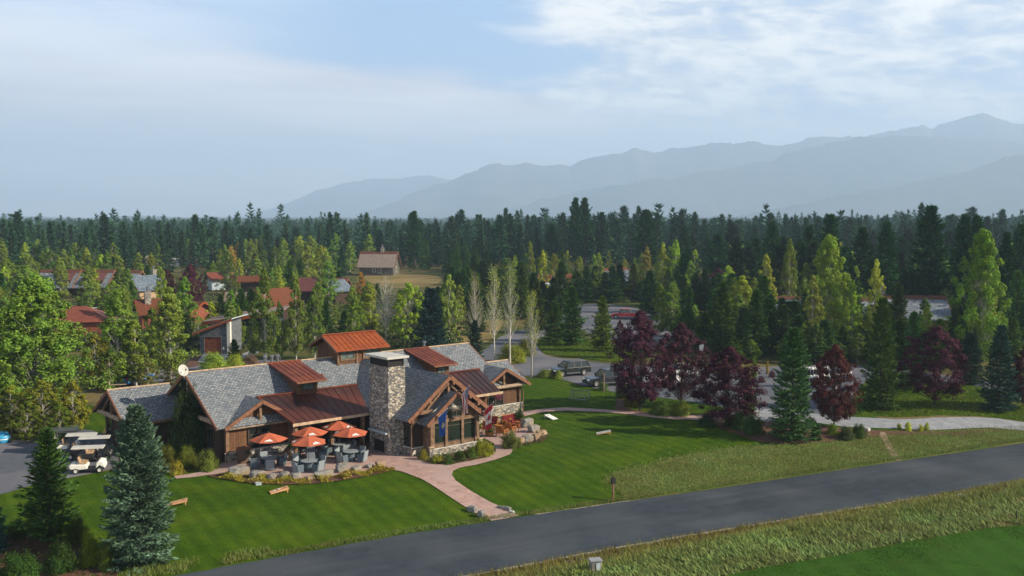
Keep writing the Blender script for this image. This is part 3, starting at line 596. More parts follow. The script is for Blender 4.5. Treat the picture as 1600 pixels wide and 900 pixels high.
def build_lodge():
    Z0 = 0.0
    # --- walls
    w = MB()
    w.prism([(-11.5, 9.5, 0), (-11.5, 19.7, 0), (-11.5, 19.7, 3.1), (-11.5, 14.6, 6.12), (-11.5, 9.5, 3.1)], (27.7, 0, 0))
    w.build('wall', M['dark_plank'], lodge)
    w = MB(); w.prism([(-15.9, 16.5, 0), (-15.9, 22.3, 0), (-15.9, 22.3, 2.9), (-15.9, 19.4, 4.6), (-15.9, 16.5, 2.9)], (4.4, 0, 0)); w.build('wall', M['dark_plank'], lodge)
    # patio gable front
    w = MB(); w.prism([(-11.2, 9.2, 0), (-5.6, 9.2, 0), (-5.6, 9.2, 2.75), (-8.4, 9.2, 4.35), (-11.2, 9.2, 2.75)], (0, .295, 0)); w.build('wall', M['plank'], lodge)
    # right gable front
    w = MB(); w.prism([(13.9, 9.2, 0), (18.9, 9.2, 0), (18.9, 9.2, 2.85), (16.5, 9.2, 4.35), (13.9, 9.2, 2.85)], (0, 7.5, 0)); w.build('wall', M['plank'], lodge)
    # right porch wall between front room and right gable
    w = MB(); w.box(7.3, 8.0, 0, 13.88, 9.45, 3.2); w.build('wall', M['plank'], lodge)
    # front room
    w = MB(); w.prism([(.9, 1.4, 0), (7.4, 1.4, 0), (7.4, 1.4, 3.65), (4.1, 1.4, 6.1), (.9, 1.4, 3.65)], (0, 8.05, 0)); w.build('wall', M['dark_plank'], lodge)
    # bay
    w = MB(); w.prism([(1.9, .5, 0), (6.8, .5, 0), (6.8, .5, 2.95), (4.3, .5, 4.85), (1.9, .5, 2.95)], (0, .895, 0)); w.build('wall', M['beam'], lodge)
    # --- stone base skirts, each proud of its wall
    for args in ((-11.28, 9.08, 0, -5.52, 9.19, .72), (.78, 1.3, 0, .89, 2.55, .68), (.8, 1.28, 0, 1.88, 1.39, .68), (1.8, .38, 0, 6.9, .49, .55), (13.8, 9.02, 0, 19.02, 9.19, 1.05), (6.81, .38, 0, 7.0, 1.39, .6), (18.91, 9.0, 0, 19.1, 16, 1.05), (7.41, 1.3, 0, 7.52, 7.9, .68), (7.6, 7.88, 0, 13.8, 7.99, 1.05)):
        b = MB(); b.box(*args); b.build('stone_base', M['stone'], lodge)
        c = MB(); x0, y0, z0, x1, y1, z1 = args; c.box(x0 - .05, y0 - .05, z1 + .003, x1 + (.0 if y1 - y0 < 1 else .05), y1 - .004, z1 + .075); c.build('stone_cap', M['slab'], lodge)
    # --- shingle roofs
    r = MB()
    def shed(u0, u1, w0, z0, w1, z1, t=.2, m=0): r.prism([(u0, w0, z0), (u1, w0, z0), (u1, w1, z1), (u0, w1, z1)], (0, 0, -t), m)
    shed(-12.1, 16.8, 8.62, 2.98, 14.6, 6.5); shed(-12.1, 16.8, 20.6, 2.98, 14.6, 6.5)
    r.build('roof', M['shingle'], lodge)
    r = MB(); shed(-16.6, -11.52, 15.7, 2.75, 19.4, 4.95); shed(-16.6, -11.52, 23.1, 2.75, 19.4, 4.95); r.build('roof', M['shingle'], lodge)
    r = MB(); shed(16.82, 20.9, 10.2, 2.75, 13.5, 4.55); shed(16.82, 20.9, 16.8, 2.75, 13.5, 4.55); r.build('roof', M['shingle'], lodge)
    def gable_roof(uc, half, w0, w1, ze, zr, t=.18):
        r = MB(); r.prism([(uc - half, w0, ze), (uc, w0, zr), (uc, w1, zr), (uc - half, w1, ze)], (0, 0, -t)); r.prism([(uc + half, w0, ze), (uc + half, w1, ze), (uc, w1, zr), (uc, w0, zr)], (0, 0, -t))
        return r.build('roof', M['shingle'], lodge)
    gable_roof(-8.4, 3.1, 8.5, 12.2, 2.88, 4.66); gable_roof(16.5, 3.0, 8.35, 12.4, 3.0, 4.72)
    gable_roof(4.1, 4.05, .7, 14.3, 3.14, 6.27); gable_roof(4.25, 2.95, -.05, 1.38, 2.76, 5.03)
    # --- verge boards, truss timber, ridge boards
    def verge(uc, half, w0, ze, zr, tie=True, post=True, mat='fascia', d=.28, wd=.12):
        b = MB()
        for s in (-1, 1): b.bar((uc + s * (half + .02), w0 - .04, ze - .13), (uc + s * .0, w0 - .04, zr - .12), wd, d)
        b.build('verge_board', M[mat], lodge)
    verge(-8.4, 3.1, 8.5, 2.88, 4.66); verge(16.5, 3.0, 8.35, 3.0, 4.72); verge(4.1, 4.05, .7, 3.14, 6.27, d=.32); verge(4.25, 2.95, -.05, 2.76, 5.03, d=.3)
    for uu, w0, w1, za, zb in ((-12.15, 8.6, 14.6, 2.83, 6.36), (16.87, 8.6, 14.6, 2.83, 6.36), (-12.15, 20.6, 14.6, 2.83, 6.36), (16.87, 20.6, 14.6, 2.83, 6.36), (-16.65, 15.7, 19.4, 2.62, 4.82), (-16.65, 23.1, 19.4, 2.62, 4.82), (20.95, 10.2, 13.5, 2.62, 4.42), (20.95, 16.8, 13.5, 2.62, 4.42)):
        b = MB(); b.bar((uu, w0, za), (uu, w1, zb), .1, .25); b.build('verge_board', M['fascia'], lodge)
    for a_, b_, h_, mt_ in (((-12.15, 14.6, 6.53), (9.0, 14.6, 6.53), .09, 'ridge'), ((11.95, 14.6, 6.53), (16.9, 14.6, 6.53), .09, 'ridge'), ((-16.68, 19.4, 4.98), (-11.5, 19.4, 4.98), .09, 'ridge'), ((16.9, 13.5, 4.58), (20.98, 13.5, 4.58), .09, 'ridge'), ((9.0, 14.6, 6.535), (11.95, 14.6, 6.535), .1, 'rust'), ((-4.9, 14.6, 6.55), (-1.7, 14.6, 6.55), .12, 'rust')):
        b = MB(); b.bar(a_, b_, .2 if h_ < .12 else .22, h_); b.build('ridge_board', M[mt_], lodge)
    for u0, u1, ww, z in ((-11.1, -5.75, 8.85, 2.72), (14.1, 18.8, 8.7, 2.92)):   # log ties of the two small gables
        b = MB(); b.tube((u0, ww, z), (u1, ww, z), .17, .17, 10); b.build('log_tie', M['log'], lodge)
        b = MB(); uc = (u0 + u1) / 2; b.bar((uc, ww, z + .1), (uc, ww, z + 1.6), .2, .2); b.build('king_post', M['beam'], lodge)
    for u0 in (-11.1, -5.75): b = MB(); b.box(u0 - .11, 8.99, .74, u0 + .11, 9.195, 2.7); b.build('corner_post', M['beam'], lodge)
    for u0 in (14.0, 18.8): b = MB(); b.box(u0 - .12, 8.97, 1.1, u0 + .12, 9.195, 2.8); b.build('corner_post', M['beam'], lodge)
    # left wing end: truss and log
    b = MB(); b.tube((-16.3, 15.9, 2.75), (-16.3, 22.9, 2.75), .2, .2, 10); b.build('log_tie', M['log'], lodge)
    b = MB(); b.bar((-16.3, 19.4, 2.9), (-16.3, 19.4, 4.5), .2, .2); b.bar((-16.3, 17.2, 2.9), (-16.3, 19.0, 4.3), .16, .16); b.bar((-16.3, 21.6, 2.9), (-16.3, 19.8, 4.3), .16, .16); b.build('king_post', M['beam'], lodge)
    b = MB(); b.tube((-11.85, 9.8, 3.15), (-11.85, 15.5, 3.15), .2, .2, 10); b.bar((-11.85, 14.6, 3.3), (-11.85, 14.6, 6.1), .2, .2); b.build('log_tie', M['log'], lodge)
    # front room truss under the peak
    b = MB(); b.bar((.9, .95, 3.55), (7.3, .95, 3.55), .22, .28); b.bar((4.1, .95, 3.7), (4.1, .95, 5.9), .22, .22)
    b.bar((1.9, .95, 3.7), (3.9, .95, 5.5), .18, .18); b.bar((6.3, .95, 3.7), (4.3, .95, 5.5), .18, .18); b.build('truss', M['beam'], lodge)
    for k in range(5):
        for s in (-1, 1):
            b = MB(); q = .3 + k * .85; z = 6.27 - q * .773 - .42; b.box(4.1 + s * q - .1, .55, z - .1, 4.1 + s * q + .1, 1.2, z + .1); b.build('rafter_end', M['fascia'], lodge)
    # bay framing
    for u0, u1 in ((1.88, 2.3), (3.35, 3.6), (4.98, 5.22), (6.38, 6.82)):
        b = MB(); b.box(u0, .34, .56, u1, .495, 3.15); b.build('bay_post', M['beam'], lodge)
    b = MB(); b.box(1.75, .3, 2.62, 6.95, .47, 2.9); b.build('bay_beam', M['beam'], lodge)
    b = MB(); b.prism([(2.05, .42, 3.55), (6.55, .42, 3.55), (4.3, .42, 4.66)], (0, .075, 0)); b.build('gable_stone', M['stone'], lodge)
    for u0, u1 in ((2.32, 3.33), (3.62, 4.96), (5.24, 6.36)):
        window(lodge, (u0, .5, 1.02), (1, 0, 0), (0, 0, 1), u1 - u0, 1.58, 1, 2, .03, .05, out=(0, -1, 0), muntin_top=.78, glass='glass')
        b = MB(); b.box(u0, .44, .6, u1, .495, .96); b.build('bay_panel', M['beam'], lodge)
    window(lodge, (3.55, .5, 2.98), (1, 0, 0), (0, 0, 1), 1.5, .42, 3, 1, .08, .05, out=(0, -1, 0))
    # other windows
    window(lodge, (-9.25, 9.2, .85), (1, 0, 0), (0, 0, 1), 1.75, 1.55, 2, 2, .1, .08, out=(0, -1, 0), muntin_top=.68)
    window(lodge, (14.95, 9.2, 1.15), (1, 0, 0), (0, 0, 1), 1.75, 1.55, 2, 3, .1, .08, out=(0, -1, 0))
    window(lodge, (10.4, 8.0, 1.15), (1, 0, 0), (0, 0, 1), 2.4, 1.35, 3, 2, .1, .07, out=(0, -1, 0))
    window(lodge, (.9, 2.6, .8), (0, -1, 0), (0, 0, 1), .95, 1.65, 2, 2, .1, .07, out=(-1, 0, 0))
    window(lodge, (7.4, 2.6, .8), (0, 1, 0), (0, 0, 1), 2.4, 1.8, 3, 2, .1, .07, out=(1, 0, 0))
    for uu in (-4.6, -2.7, -.9): window(lodge, (uu, 9.5, .15), (1, 0, 0), (0, 0, 1), 1.3, 2.2, 2, 2, .1, .07, out=(0, -1, 0), name='glazed_door')
    window(lodge, (-15.9, 18.2, .2), (0, -1, 0), (0, 0, 1), 1.1, 2.1, 1, 1, .13, .07, out=(-1, 0, 0), name='glazed_door', frame='log')
    window(lodge, (-15.9, 21.6, .2), (0, -1, 0), (0, 0, 1), 1.1, 2.1, 1, 1, .13, .07, out=(-1, 0, 0), name='glazed_door', frame='win_frame')
    window(lodge, (-11.5, 11.6, .9), (0, -1, 0), (0, 0, 1), 1.0, 1.5, 2, 2, .1, .07, out=(-1, 0, 0))
    # porches of plum coloured metal
    def metal_porch(u0, u1, w0, z0, w1, z1, name='porch_roof', seams=.55, mat='plum_metal', u0b=None, u1b=None):
        b = MB(); u0b = u0 if u0b is None else u0b; u1b = u1 if u1b is None else u1b
        b.prism([(u0, w0, z0), (u1, w0, z0), (u1b, w1, z1), (u0b, w1, z1)], (0, 0, -.14))
        k = int(abs(u1 - u0) / seams)
        for i in range(1, k):
            f = i / k; b.bar((u0 + (u1 - u0) * f, w0, z0 + .018), (u0b + (u1b - u0b) * f, w1, z1 + .018), .035, .035)
        return b.build(name, M[mat], lodge)
    metal_porch(-6.95, -.05, 6.1, 3.0, 10.95, 4.48, u0b=-7.6, u1b=1.7)
    metal_porch(7.2, 14.45, 6.7, 3.0, 10.95, 4.48, u0b=6.4, u1b=15.3)
    b = MB(); b.box(-7.1, 5.98, 2.78, .1, 6.09, 2.99); b.build('gutter', M['ridge'], lodge)
    b = MB(); b.box(7.9, 6.58, 2.78, 14.6, 6.69, 2.99); b.build('gutter', M['ridge'], lodge)
    b = MB(); b.bar((-7.6, 10.95, 4.53), (1.7, 10.95, 4.53), .3, .06); b.build('flashing', M['rust'], lodge); b = MB(); b.bar((6.4, 10.95, 4.53), (15.3, 10.95, 4.53), .3, .06); b.build('flashing', M['rust'], lodge)
    b = MB(); b.bar((-6.98, 6.05, 3.03), (-7.63, 10.95, 4.5), .12, .1); b.build('flashing', M['rust'], lodge)
    for uu in (-6.6, -3.4, -.5): b = MB(); b.box(uu - .13, 6.4, 0.02, uu + .13, 6.66, 2.84); b.build('porch_post', M['beam'], lodge)
    for uu in (8.3, 11.2): b = MB(); b.box(uu - .12, 6.9, 0.02, uu + .12, 7.14, 2.86); b.build('porch_post', M['beam'], lodge)
    # rusty shed dormers
    for u0, u1, nm in ((-4.75, -1.9, 'dormer'), (9.1, 11.85, 'dormer')):
        b = MB(); b.prism([(u0 + .5, 10.5, 4.0), (u0 + .5, 14.2, 5.9), (u0 + .5, 14.2, 6.25), (u0 + .5, 10.5, 5.3)], (u1 - u0 - 1.0, 0, 0)); d = b.build('dormer', M['plank'], lodge)
        b = MB(); b.prism([(u0, 9.75, 5.52), (u1, 9.75, 5.52), (u1, 14.6, 6.56), (u0, 14.6, 6.56)], (0, 0, -.15)); k = 6
        for i in range(1, k): uu = u0 + (u1 - u0) * i / k; b.bar((uu, 9.75, 5.54), (uu, 14.5, 6.575), .03, .03)
        b.build('dormer_roof', M['rust'], d)
        b = MB()
        for i in range(6): uu = u0 + .35 + (u1 - u0 - .7) * i / 5; b.bar((uu, 9.85, 5.33), (uu, 10.5, 5.45), .09, .12)
        b.build('rafter_tail', M['fascia'], d)
        b = MB(); b.bar((u0 + .05, 9.72, 5.44), (u1 - .05, 9.72, 5.44), .06, .14); b.build('fascia', M['fascia'], d)
        window(d, (u0 + .95, 10.5, 4.72), (1, 0, 0), (0, 0, 1), u1 - u0 - 1.9, .42, 2, 1, .07, .04, out=(0, -1, 0), glass='glass_pale')
    # clerestory tower
    b = MB(); b.prism([(1.4, 13.6, 4.5), (1.4, 17.2, 4.5), (1.4, 17.2, 7.3), (1.4, 15.4, 8.1), (1.4, 13.6, 7.3)], (4.5, 0, 0)); tw = b.build('clerestory', M['plank'], lodge)
    b = MB()
    for w0, in ((12.95,), (17.85,)):
        b.prism([(.9, w0, 7.3), (6.4, w0, 7.3), (6.4, 15.4, 8.42), (.9, 15.4, 8.42)], (0, 0, -.14))
        for i in range(1, 11): uu = .9 + 5.5 * i / 11; b.bar((uu, w0, 7.32), (uu, 15.4, 8.44), .03, .03)
    b.build('clerestory_roof', M['rust_orange'], tw)
    b = MB(); b.bar((.88, 15.4, 8.47), (6.42, 15.4, 8.47), .3, .07); b.build('ridge_cap', M['rust_orange'], tw)
    b = MB()
    for i in range(9): uu = 1.1 + 5.1 * i / 8; b.bar((uu, 13.0, 7.14), (uu, 13.6, 7.35), .1, .14)
    for w0 in (12.95, 17.85): b.bar((.86, w0, 7.2), (.86, 15.4, 8.32), .08, .22); b.bar((6.44, w0, 7.2), (6.44, 15.4, 8.32), .08, .22)
    b.build('rafter_tail', M['fascia'], tw)
    window(tw, (1.75, 13.6, 6.35), (1, 0, 0), (0, 0, 1), 1.3, .72, 2, 1, .1, .06, out=(0, -1, 0), glass='glass_pale', frame='beam')
    window(tw, (4.3, 13.6, 6.35), (1, 0, 0), (0, 0, 1), 1.3, .72, 2, 1, .1, .06, out=(0, -1, 0), glass='glass_pale', frame='beam')
    for uu in (1.42, 3.35, 4.05, 5.85): b = MB(); b.box(uu - .08, 13.5, 5.7, uu + .08, 13.595, 7.2); b.build('corner_post', M['beam'], tw)
    # chimney
    b = MB(); b.box(-.35, 2.9, 0.02, 1.25, 5.7, 7.1)
    ch = b.build('chimney', M['stone'], lodge)
    b = MB(); b.box(.0, 2.55, .02, .88, 2.895, 3.0); b.build('chimney_shoulder', M['stone'], ch)
    b = MB(); b.box(-.25, 3.0, 7.1, 1.15, 5.6, 7.72); b.build('spark_screen', M['mesh_black'], ch)
    for x in (-.27, 1.13):
        for y in (2.98, 5.58): b = MB(); b.box(x - .03, y - .03, 7.09, x + .05, y + .05, 7.73); b.build('screen_post', M['black'], ch)
    b = MB(); b.box(-.6, 2.65, 7.74, 1.5, 5.95, 7.92); b.build('chimney_slab', M['slab'], ch, bevel=.02)
    b = MB(); b.box(-.6, 3.0, 1.72, -.36, 5.6, 1.84); b.build('mantel', M['blue_metal'], ch)
    b = MB(); b.box(-.40, 3.55, .18, -.352, 4.95, 1.1); b.build('firebox', M['black'], ch)
    # pipes, gutters, vents
    for uu, ww, zz in ((-4.85, 15.0, 6.2), (-4.25, 15.0, 6.2), (-3.7, 15.0, 6.2), (11.9, 15.2, 6.1)):
        b = MB(); b.tube((uu, ww, zz), (uu, ww, zz + .75), .13, .13, 10); b.tube((uu, ww, zz + .75), (uu, ww, zz + .93), .2, .2, 10); b.build('roof_vent', M['steel'], lodge)
    for uu, ww, zz in ((-1.1, 12.0, 4.9), (7.3, 13.4, 5.6)):
        b = MB(); b.tube((uu, ww, zz), (uu, ww, zz + .55), .07, .07, 8); b.tube((uu, ww, zz + .55), (uu, ww, zz + .65), .12, .12, 8); b.build('vent_pipe', M['rust_orange'], lodge)
    for uu, ww, zt in ((-11.35, 8.75, 2.7), (-6.95, 6.3, 2.75), (.72, 1.3, 3.0), (19.0, 8.8, 2.8)):
        b = MB(); b.tube((uu - .1, ww - .3, zt), (uu, ww, zt - .35), .045, .045, 6); b.tube((uu, ww, zt - .35), (uu, ww, .1), .045, .045, 6); b.build('downpipe', M['gutter'], lodge)
    b = MB(); b.box(-16.6, 15.58, 2.5, -11.6, 15.69, 2.66); b.build('gutter', M['fascia'], lodge)
    # stone cheeks beside the bay
    for uu in (1.72, 6.7): b = MB(); b.box(uu, .2, 0.02, uu + .35, .375, .78); b.build('stone_pier', M['stone'], lodge); b = MB(); b.box(uu - .05, .15, .783, uu + .4, .377, .86); b.build('pier_cap', M['ridge'], lodge)
build_lodge()
# ------------------------------------------------------------ vegetation meshes (numpy)
def np_mesh(name, V, Fc, mats, midx=None, smooth=False):
    me = bpy.data.meshes.new(name); k = Fc.shape[1]; n = len(Fc)
    me.vertices.add(len(V)); me.vertices.foreach_set('co', np.ascontiguousarray(V, np.float32).ravel())
    me.loops.add(n * k); me.loops.foreach_set('vertex_index', np.ascontiguousarray(Fc, np.int32).ravel())
    me.polygons.add(n); me.polygons.foreach_set('loop_start', np.arange(0, n * k, k, dtype=np.int32))
    for m in mats: me.materials.append(m)
    if midx is not None: me.polygons.foreach_set('material_index', np.asarray(midx, np.int32))
    if smooth: me.polygons.foreach_set('use_smooth', np.ones(n, bool))
    me.update(calc_edges=True); me.validate()
    return me
def unit(a): return a / (np.linalg.norm(a, axis=-1, keepdims=True) + 1e-9)
def blades(B, D, ln, wd, rng, twist=None):
    """triangles from base B along D; returns V, F"""
    n = len(B); r = unit(rng.standard_normal((n, 3))) if twist is None else twist
    S = unit(np.cross(D, r)); ln = np.broadcast_to(ln, n)[:, None]; wd = np.broadcast_to(wd, n)[:, None]
    a = B - S * wd * .5; b = B + S * wd * .5; c = B + D * ln
    V = np.stack([a, b, c], 1).reshape(-1, 3); return V, np.arange(3 * n).reshape(-1, 3)
def cards(C, size, rng, nrm=None, asp=.65):
    """leaf-like rhombs, facing roughly along nrm when it is given"""
    n = len(C)
    if nrm is None: u = unit(rng.standard_normal((n, 3))); v = unit(np.cross(u, rng.standard_normal((n, 3))))
    else: w_ = unit(unit(nrm) + rng.standard_normal((n, 3)) * .38); u = unit(np.cross(w_, rng.standard_normal((n, 3)))); v = np.cross(w_, u)
    s = np.broadcast_to(size, n)[:, None]
    V = np.stack([C - u * s * .5, C + v * s * .5 * asp, C + u * s * .5, C - v * s * .5 * asp], 1).reshape(-1, 3)
    return V, np.arange(4 * n).reshape(-1, 4)
def tubes(A, B, r0, r1, k=4):
    """many tapered tubes at once -> quads"""
    n = len(A); D = unit(B - A); up = np.where(np.abs(D[:, 2:3]) < .9, [[0, 0, 1.]], [[1., 0, 0]]); S = unit(np.cross(D, up)); T = np.cross(S, D)
    g = np.arange(k) * 2 * np.pi / k; r0 = np.broadcast_to(r0, n); r1 = np.broadcast_to(r1, n)
    ring = np.cos(g)[None, :, None] * S[:, None] + np.sin(g)[None, :, None] * T[:, None]
    V = np.concatenate([A[:, None] + ring * r0[:, None, None], B[:, None] + ring * r1[:, None, None]], 1).reshape(-1, 3)
    i = np.arange(k); q = np.stack([i, i + k, (i + 1) % k + k, (i + 1) % k], -1)
    return V, (np.arange(n)[:, None, None] * 2 * k + q[None]).reshape(-1, 4)
def merge(parts):
    Vs, Fs, o = [], [], 0
    for V, Fc in parts: Vs.append(V); Fs.append(Fc + o); o += len(V)
    return np.concatenate(Vs), np.concatenate(Fs)
def tri2quad(Fc): return np.concatenate([Fc, Fc[:, 2:3]], 1)

def spruce_arrays(seed, Ht=10., R=2.3, nb=200, ns=12, nbl=5, bl=.30, style='spruce'):
    rng = np.random.default_rng(seed)
    t = (np.arange(nb) + rng.uniform(-.4, .4, nb)) / nb; t = np.clip(t, 0, .985)
    lev = 30 if nb > 250 else 22; tq = (np.floor(t * lev) + rng.uniform(.1, .5, nb)) / lev
    if style == 'spruce': t = np.where(t < .9, tq, t); z = Ht * (.03 + .95 * t ** 1.0); prof = (1 - t) ** .64 * (.82 + .18 * np.minimum(1, t / .15)) + .03; lowdroop = -.2
    elif style == 'pine': z = Ht * (.2 + .78 * t ** .95); prof = (1 - t) ** .7 * 1.15 * (.5 + .5 * np.minimum(1, t / .22)) + .04; lowdroop = -.05
    else: z = Ht * (.05 + .93 * t); prof = (1 - t) ** .8 * (.75 + .25 * np.minimum(1, t / .12)) + .04; lowdroop = -.1
    lobes = 1 + .16 * np.sin(t * 23 + seed) if style != 'spruce' else 1.0
    az = np.arange(nb) * 2.39996 + rng.uniform(-.35, .35, nb)
    wr = rng.uniform(.66, 1.14, nb) * (1 + .09 * np.sin(az * 2 + t * 7 + seed)) if style == 'spruce' else rng.uniform(.5, 1.2, nb)
    L = R * prof * wr * lobes
    sl = lowdroop * (1 - t) + .75 * t ** 1.4 + rng.uniform(-.08, .08, nb)
    out = np.stack([np.cos(az), np.sin(az), np.zeros(nb)], -1)
    base = np.stack([np.zeros(nb), np.zeros(nb), z], -1)
    s = np.linspace(.16, 1.0, ns)[None, :] * np.ones((nb, 1)); s = np.clip(s + rng.uniform(-.04, .04, s.shape), .08, 1.02)
    pos = base[:, None] + out[:, None] * (L[:, None] * s)[..., None]
    pos[..., 2] += L[:, None] * (sl[:, None] * s + .22 * s ** 2)
    side = np.stack([-np.sin(az), np.cos(az), np.zeros(nb)], -1)
    # width of the spray: fan out sideways near the middle of the branch
    lat = rng.uniform(-1, 1, (nb, ns, nbl)); wspan = (L[:, None] * .30 * np.sin(np.clip(s, 0, 1) * 2.6) + .04)
    P = pos[:, :, None] + side[:, None, None] * (lat * wspan[..., None])[..., None]
    P[..., 2] += -np.abs(lat) * wspan[..., None] * .35 + rng.uniform(-.05, .05, lat.shape)
    D = out[:, None, None] * .8 + side[:, None, None] * (lat * 1.0)[..., None]; D = D + rng.standard_normal(P.shape) * .28
    D[..., 2] += (sl[:, None, None] * .8 + .15)
    P = P.reshape(-1, 3); D = unit(D.reshape(-1, 3)); n = len(P)
    ln = bl * rng.uniform(.6, 1.35, n) * (0.65 + .35 * np.repeat(prof, ns * nbl)) * (1 if style == 'spruce' else 1.05)
    og = np.repeat(out, ns * nbl, 0); tw = unit(np.array([[0, 0, .75]]) + og * .75 + rng.standard_normal((n, 3)) * .38)
    V, Fc = blades(P, D, ln, ln * .42, rng, tw)
    # top leader
    kt = 30 if nb > 60 else 8
    Pt = np.stack([rng.normal(0, .03, kt), rng.normal(0, .03, kt), Ht * rng.uniform(.93, .985, kt)], -1); Dt = unit(rng.standard_normal((kt, 3)) * .35 + [0, 0, 1.0])
    V2, F2 = blades(Pt, Dt, bl * .9, bl * .3, rng)
    return merge([(V, Fc), (V2, F2)]), (base, pos[:, -1], L)
def make_conifer(name, mat, seed, bark='bark', **kw):
    (V, Fc), (base, tip, L) = spruce_arrays(seed, **kw); Ht = kw.get('Ht', 10.)
    root = empty(name, (0, -500, -300)); 
    link('crown', np_mesh('crown', V, Fc, [M[mat]]), root)
    k = max(1, len(base) // 70); b2 = base[::k]; t2 = tip[::k]; r = .012 * Ht
    A = np.array([[0, 0, -.3], [0, 0, Ht * .5]]); Bq = np.array([[0, 0, Ht * .5], [0, 0, Ht * .97]])
    Vt, Ft = merge([tubes(A, Bq, np.array([r * 1.5, r * .85]), np.array([r * .85, r * .12]), 7), tubes(b2, b2 + (t2 - b2) * .85, .02 * Ht / 10 + .01, .006, 3)])
    link('trunk', np_mesh('trunk', Vt, Ft, [M[bark]]), root); root['H'] = Ht; root['R'] = kw.get('R', 2.3)
    return root
def decid(seed, Ht=10., R=2.4, z0=.12, ncl=120, nl=60, leaf=.22, cr=.55, style='column', shell=.55):
    rng = np.random.default_rng(seed)
    t = rng.uniform(0, 1, ncl) ** .9
    if style == 'column': rp = np.minimum(1, (t + .06) / .3) ** .8 * (1 - t) ** .55 * 1.15
    elif style == 'round': rp = np.sqrt(np.clip(1 - (2 * t - .85) ** 2 * .95, .02, 1)) * np.where(t > .85, .8, 1)
    elif style == 'vase': rp = (.35 + .75 * t) * np.sqrt(np.clip(1.02 - t ** 3, 0, 1))
    else: rp = np.sqrt(np.clip(1 - t ** 2, 0, 1))
    az = rng.uniform(0, 2 * np.pi, ncl); rr = R * rp * rng.uniform(shell, 1.0, ncl) * (1 + .18 * np.sin(az * 3 + seed) + .1 * np.sin(az * 5 + t * 9))
    zc = Ht * (z0 + (1 - z0) * t * .97)
    C = np.stack([np.cos(az) * rr, np.sin(az) * rr, zc], -1)
    n = ncl * nl; q = rng.standard_normal((ncl, nl, 3)); q *= (rng.uniform(0, 1, (ncl, nl, 1)) ** .33) / (np.linalg.norm(q, axis=-1, keepdims=True) + 1e-9)
    cs = cr * rng.uniform(.6, 1.25, (ncl, 1, 1)) * (1 - .4 * t[:, None, None])
    P = (C[:, None] + q * cs * [1, 1, .8 if style != 'column' else 1.15]).reshape(-1, 3)
    P[:, 2] = np.maximum(P[:, 2], .05)
    oc = P * [1, 1, 0]; oc = unit(oc); qn = unit(q.reshape(-1, 3)); V, Fc = cards(P, leaf * rng.uniform(.6, 1.3, n), rng, qn * .8 + oc * .55 + [0, 0, .35])
    # limbs
    zb = np.clip(zc - rr * (1.3 if style == 'column' else .8) - .2, Ht * .06, Ht * .9); B0 = np.stack([np.zeros(ncl), np.zeros(ncl), zb], -1)
    return (V, Fc), (B0, C)
def make_decid(name, mat, seed, bark='bark_w', trunks=1, **kw):
    (V, Fc), (B0, C) = decid(seed, **kw); Ht = kw.get('Ht', 10.); rng = np.random.default_rng(seed + 99)
    root = empty(name, (0, -500, -300)); link('crown', np_mesh('crown', V, Fc, [M[mat]]), root)
    parts = []; r = .011 * Ht
    for k in range(trunks):
        dx, dy = (0, 0) if trunks == 1 else (rng.uniform(-.35, .35), rng.uniform(-.35, .35))
        pts = np.array([[dx * z * .6 + rng.normal(0, .03) * z * .3, dy * z * .6 + rng.normal(0, .03) * z * .3, z * Ht] for z in np.linspace(0, .95, 8)]); pts[0, 2] = -.3
        rad = r * (1 - np.linspace(0, .92, 8)) * (1 if trunks == 1 else .7); parts.append(tubes(pts[:-1], pts[1:], rad[:-1], rad[1:], 7))
    parts.append(tubes(B0, C, .0022 * Ht, .006, 3))
    Vt, Ft = merge(parts); link('trunk', np_mesh('trunk', Vt, Ft, [M[bark]]), root); root['H'] = Ht; root['R'] = kw.get('R', 2.4)
    return root
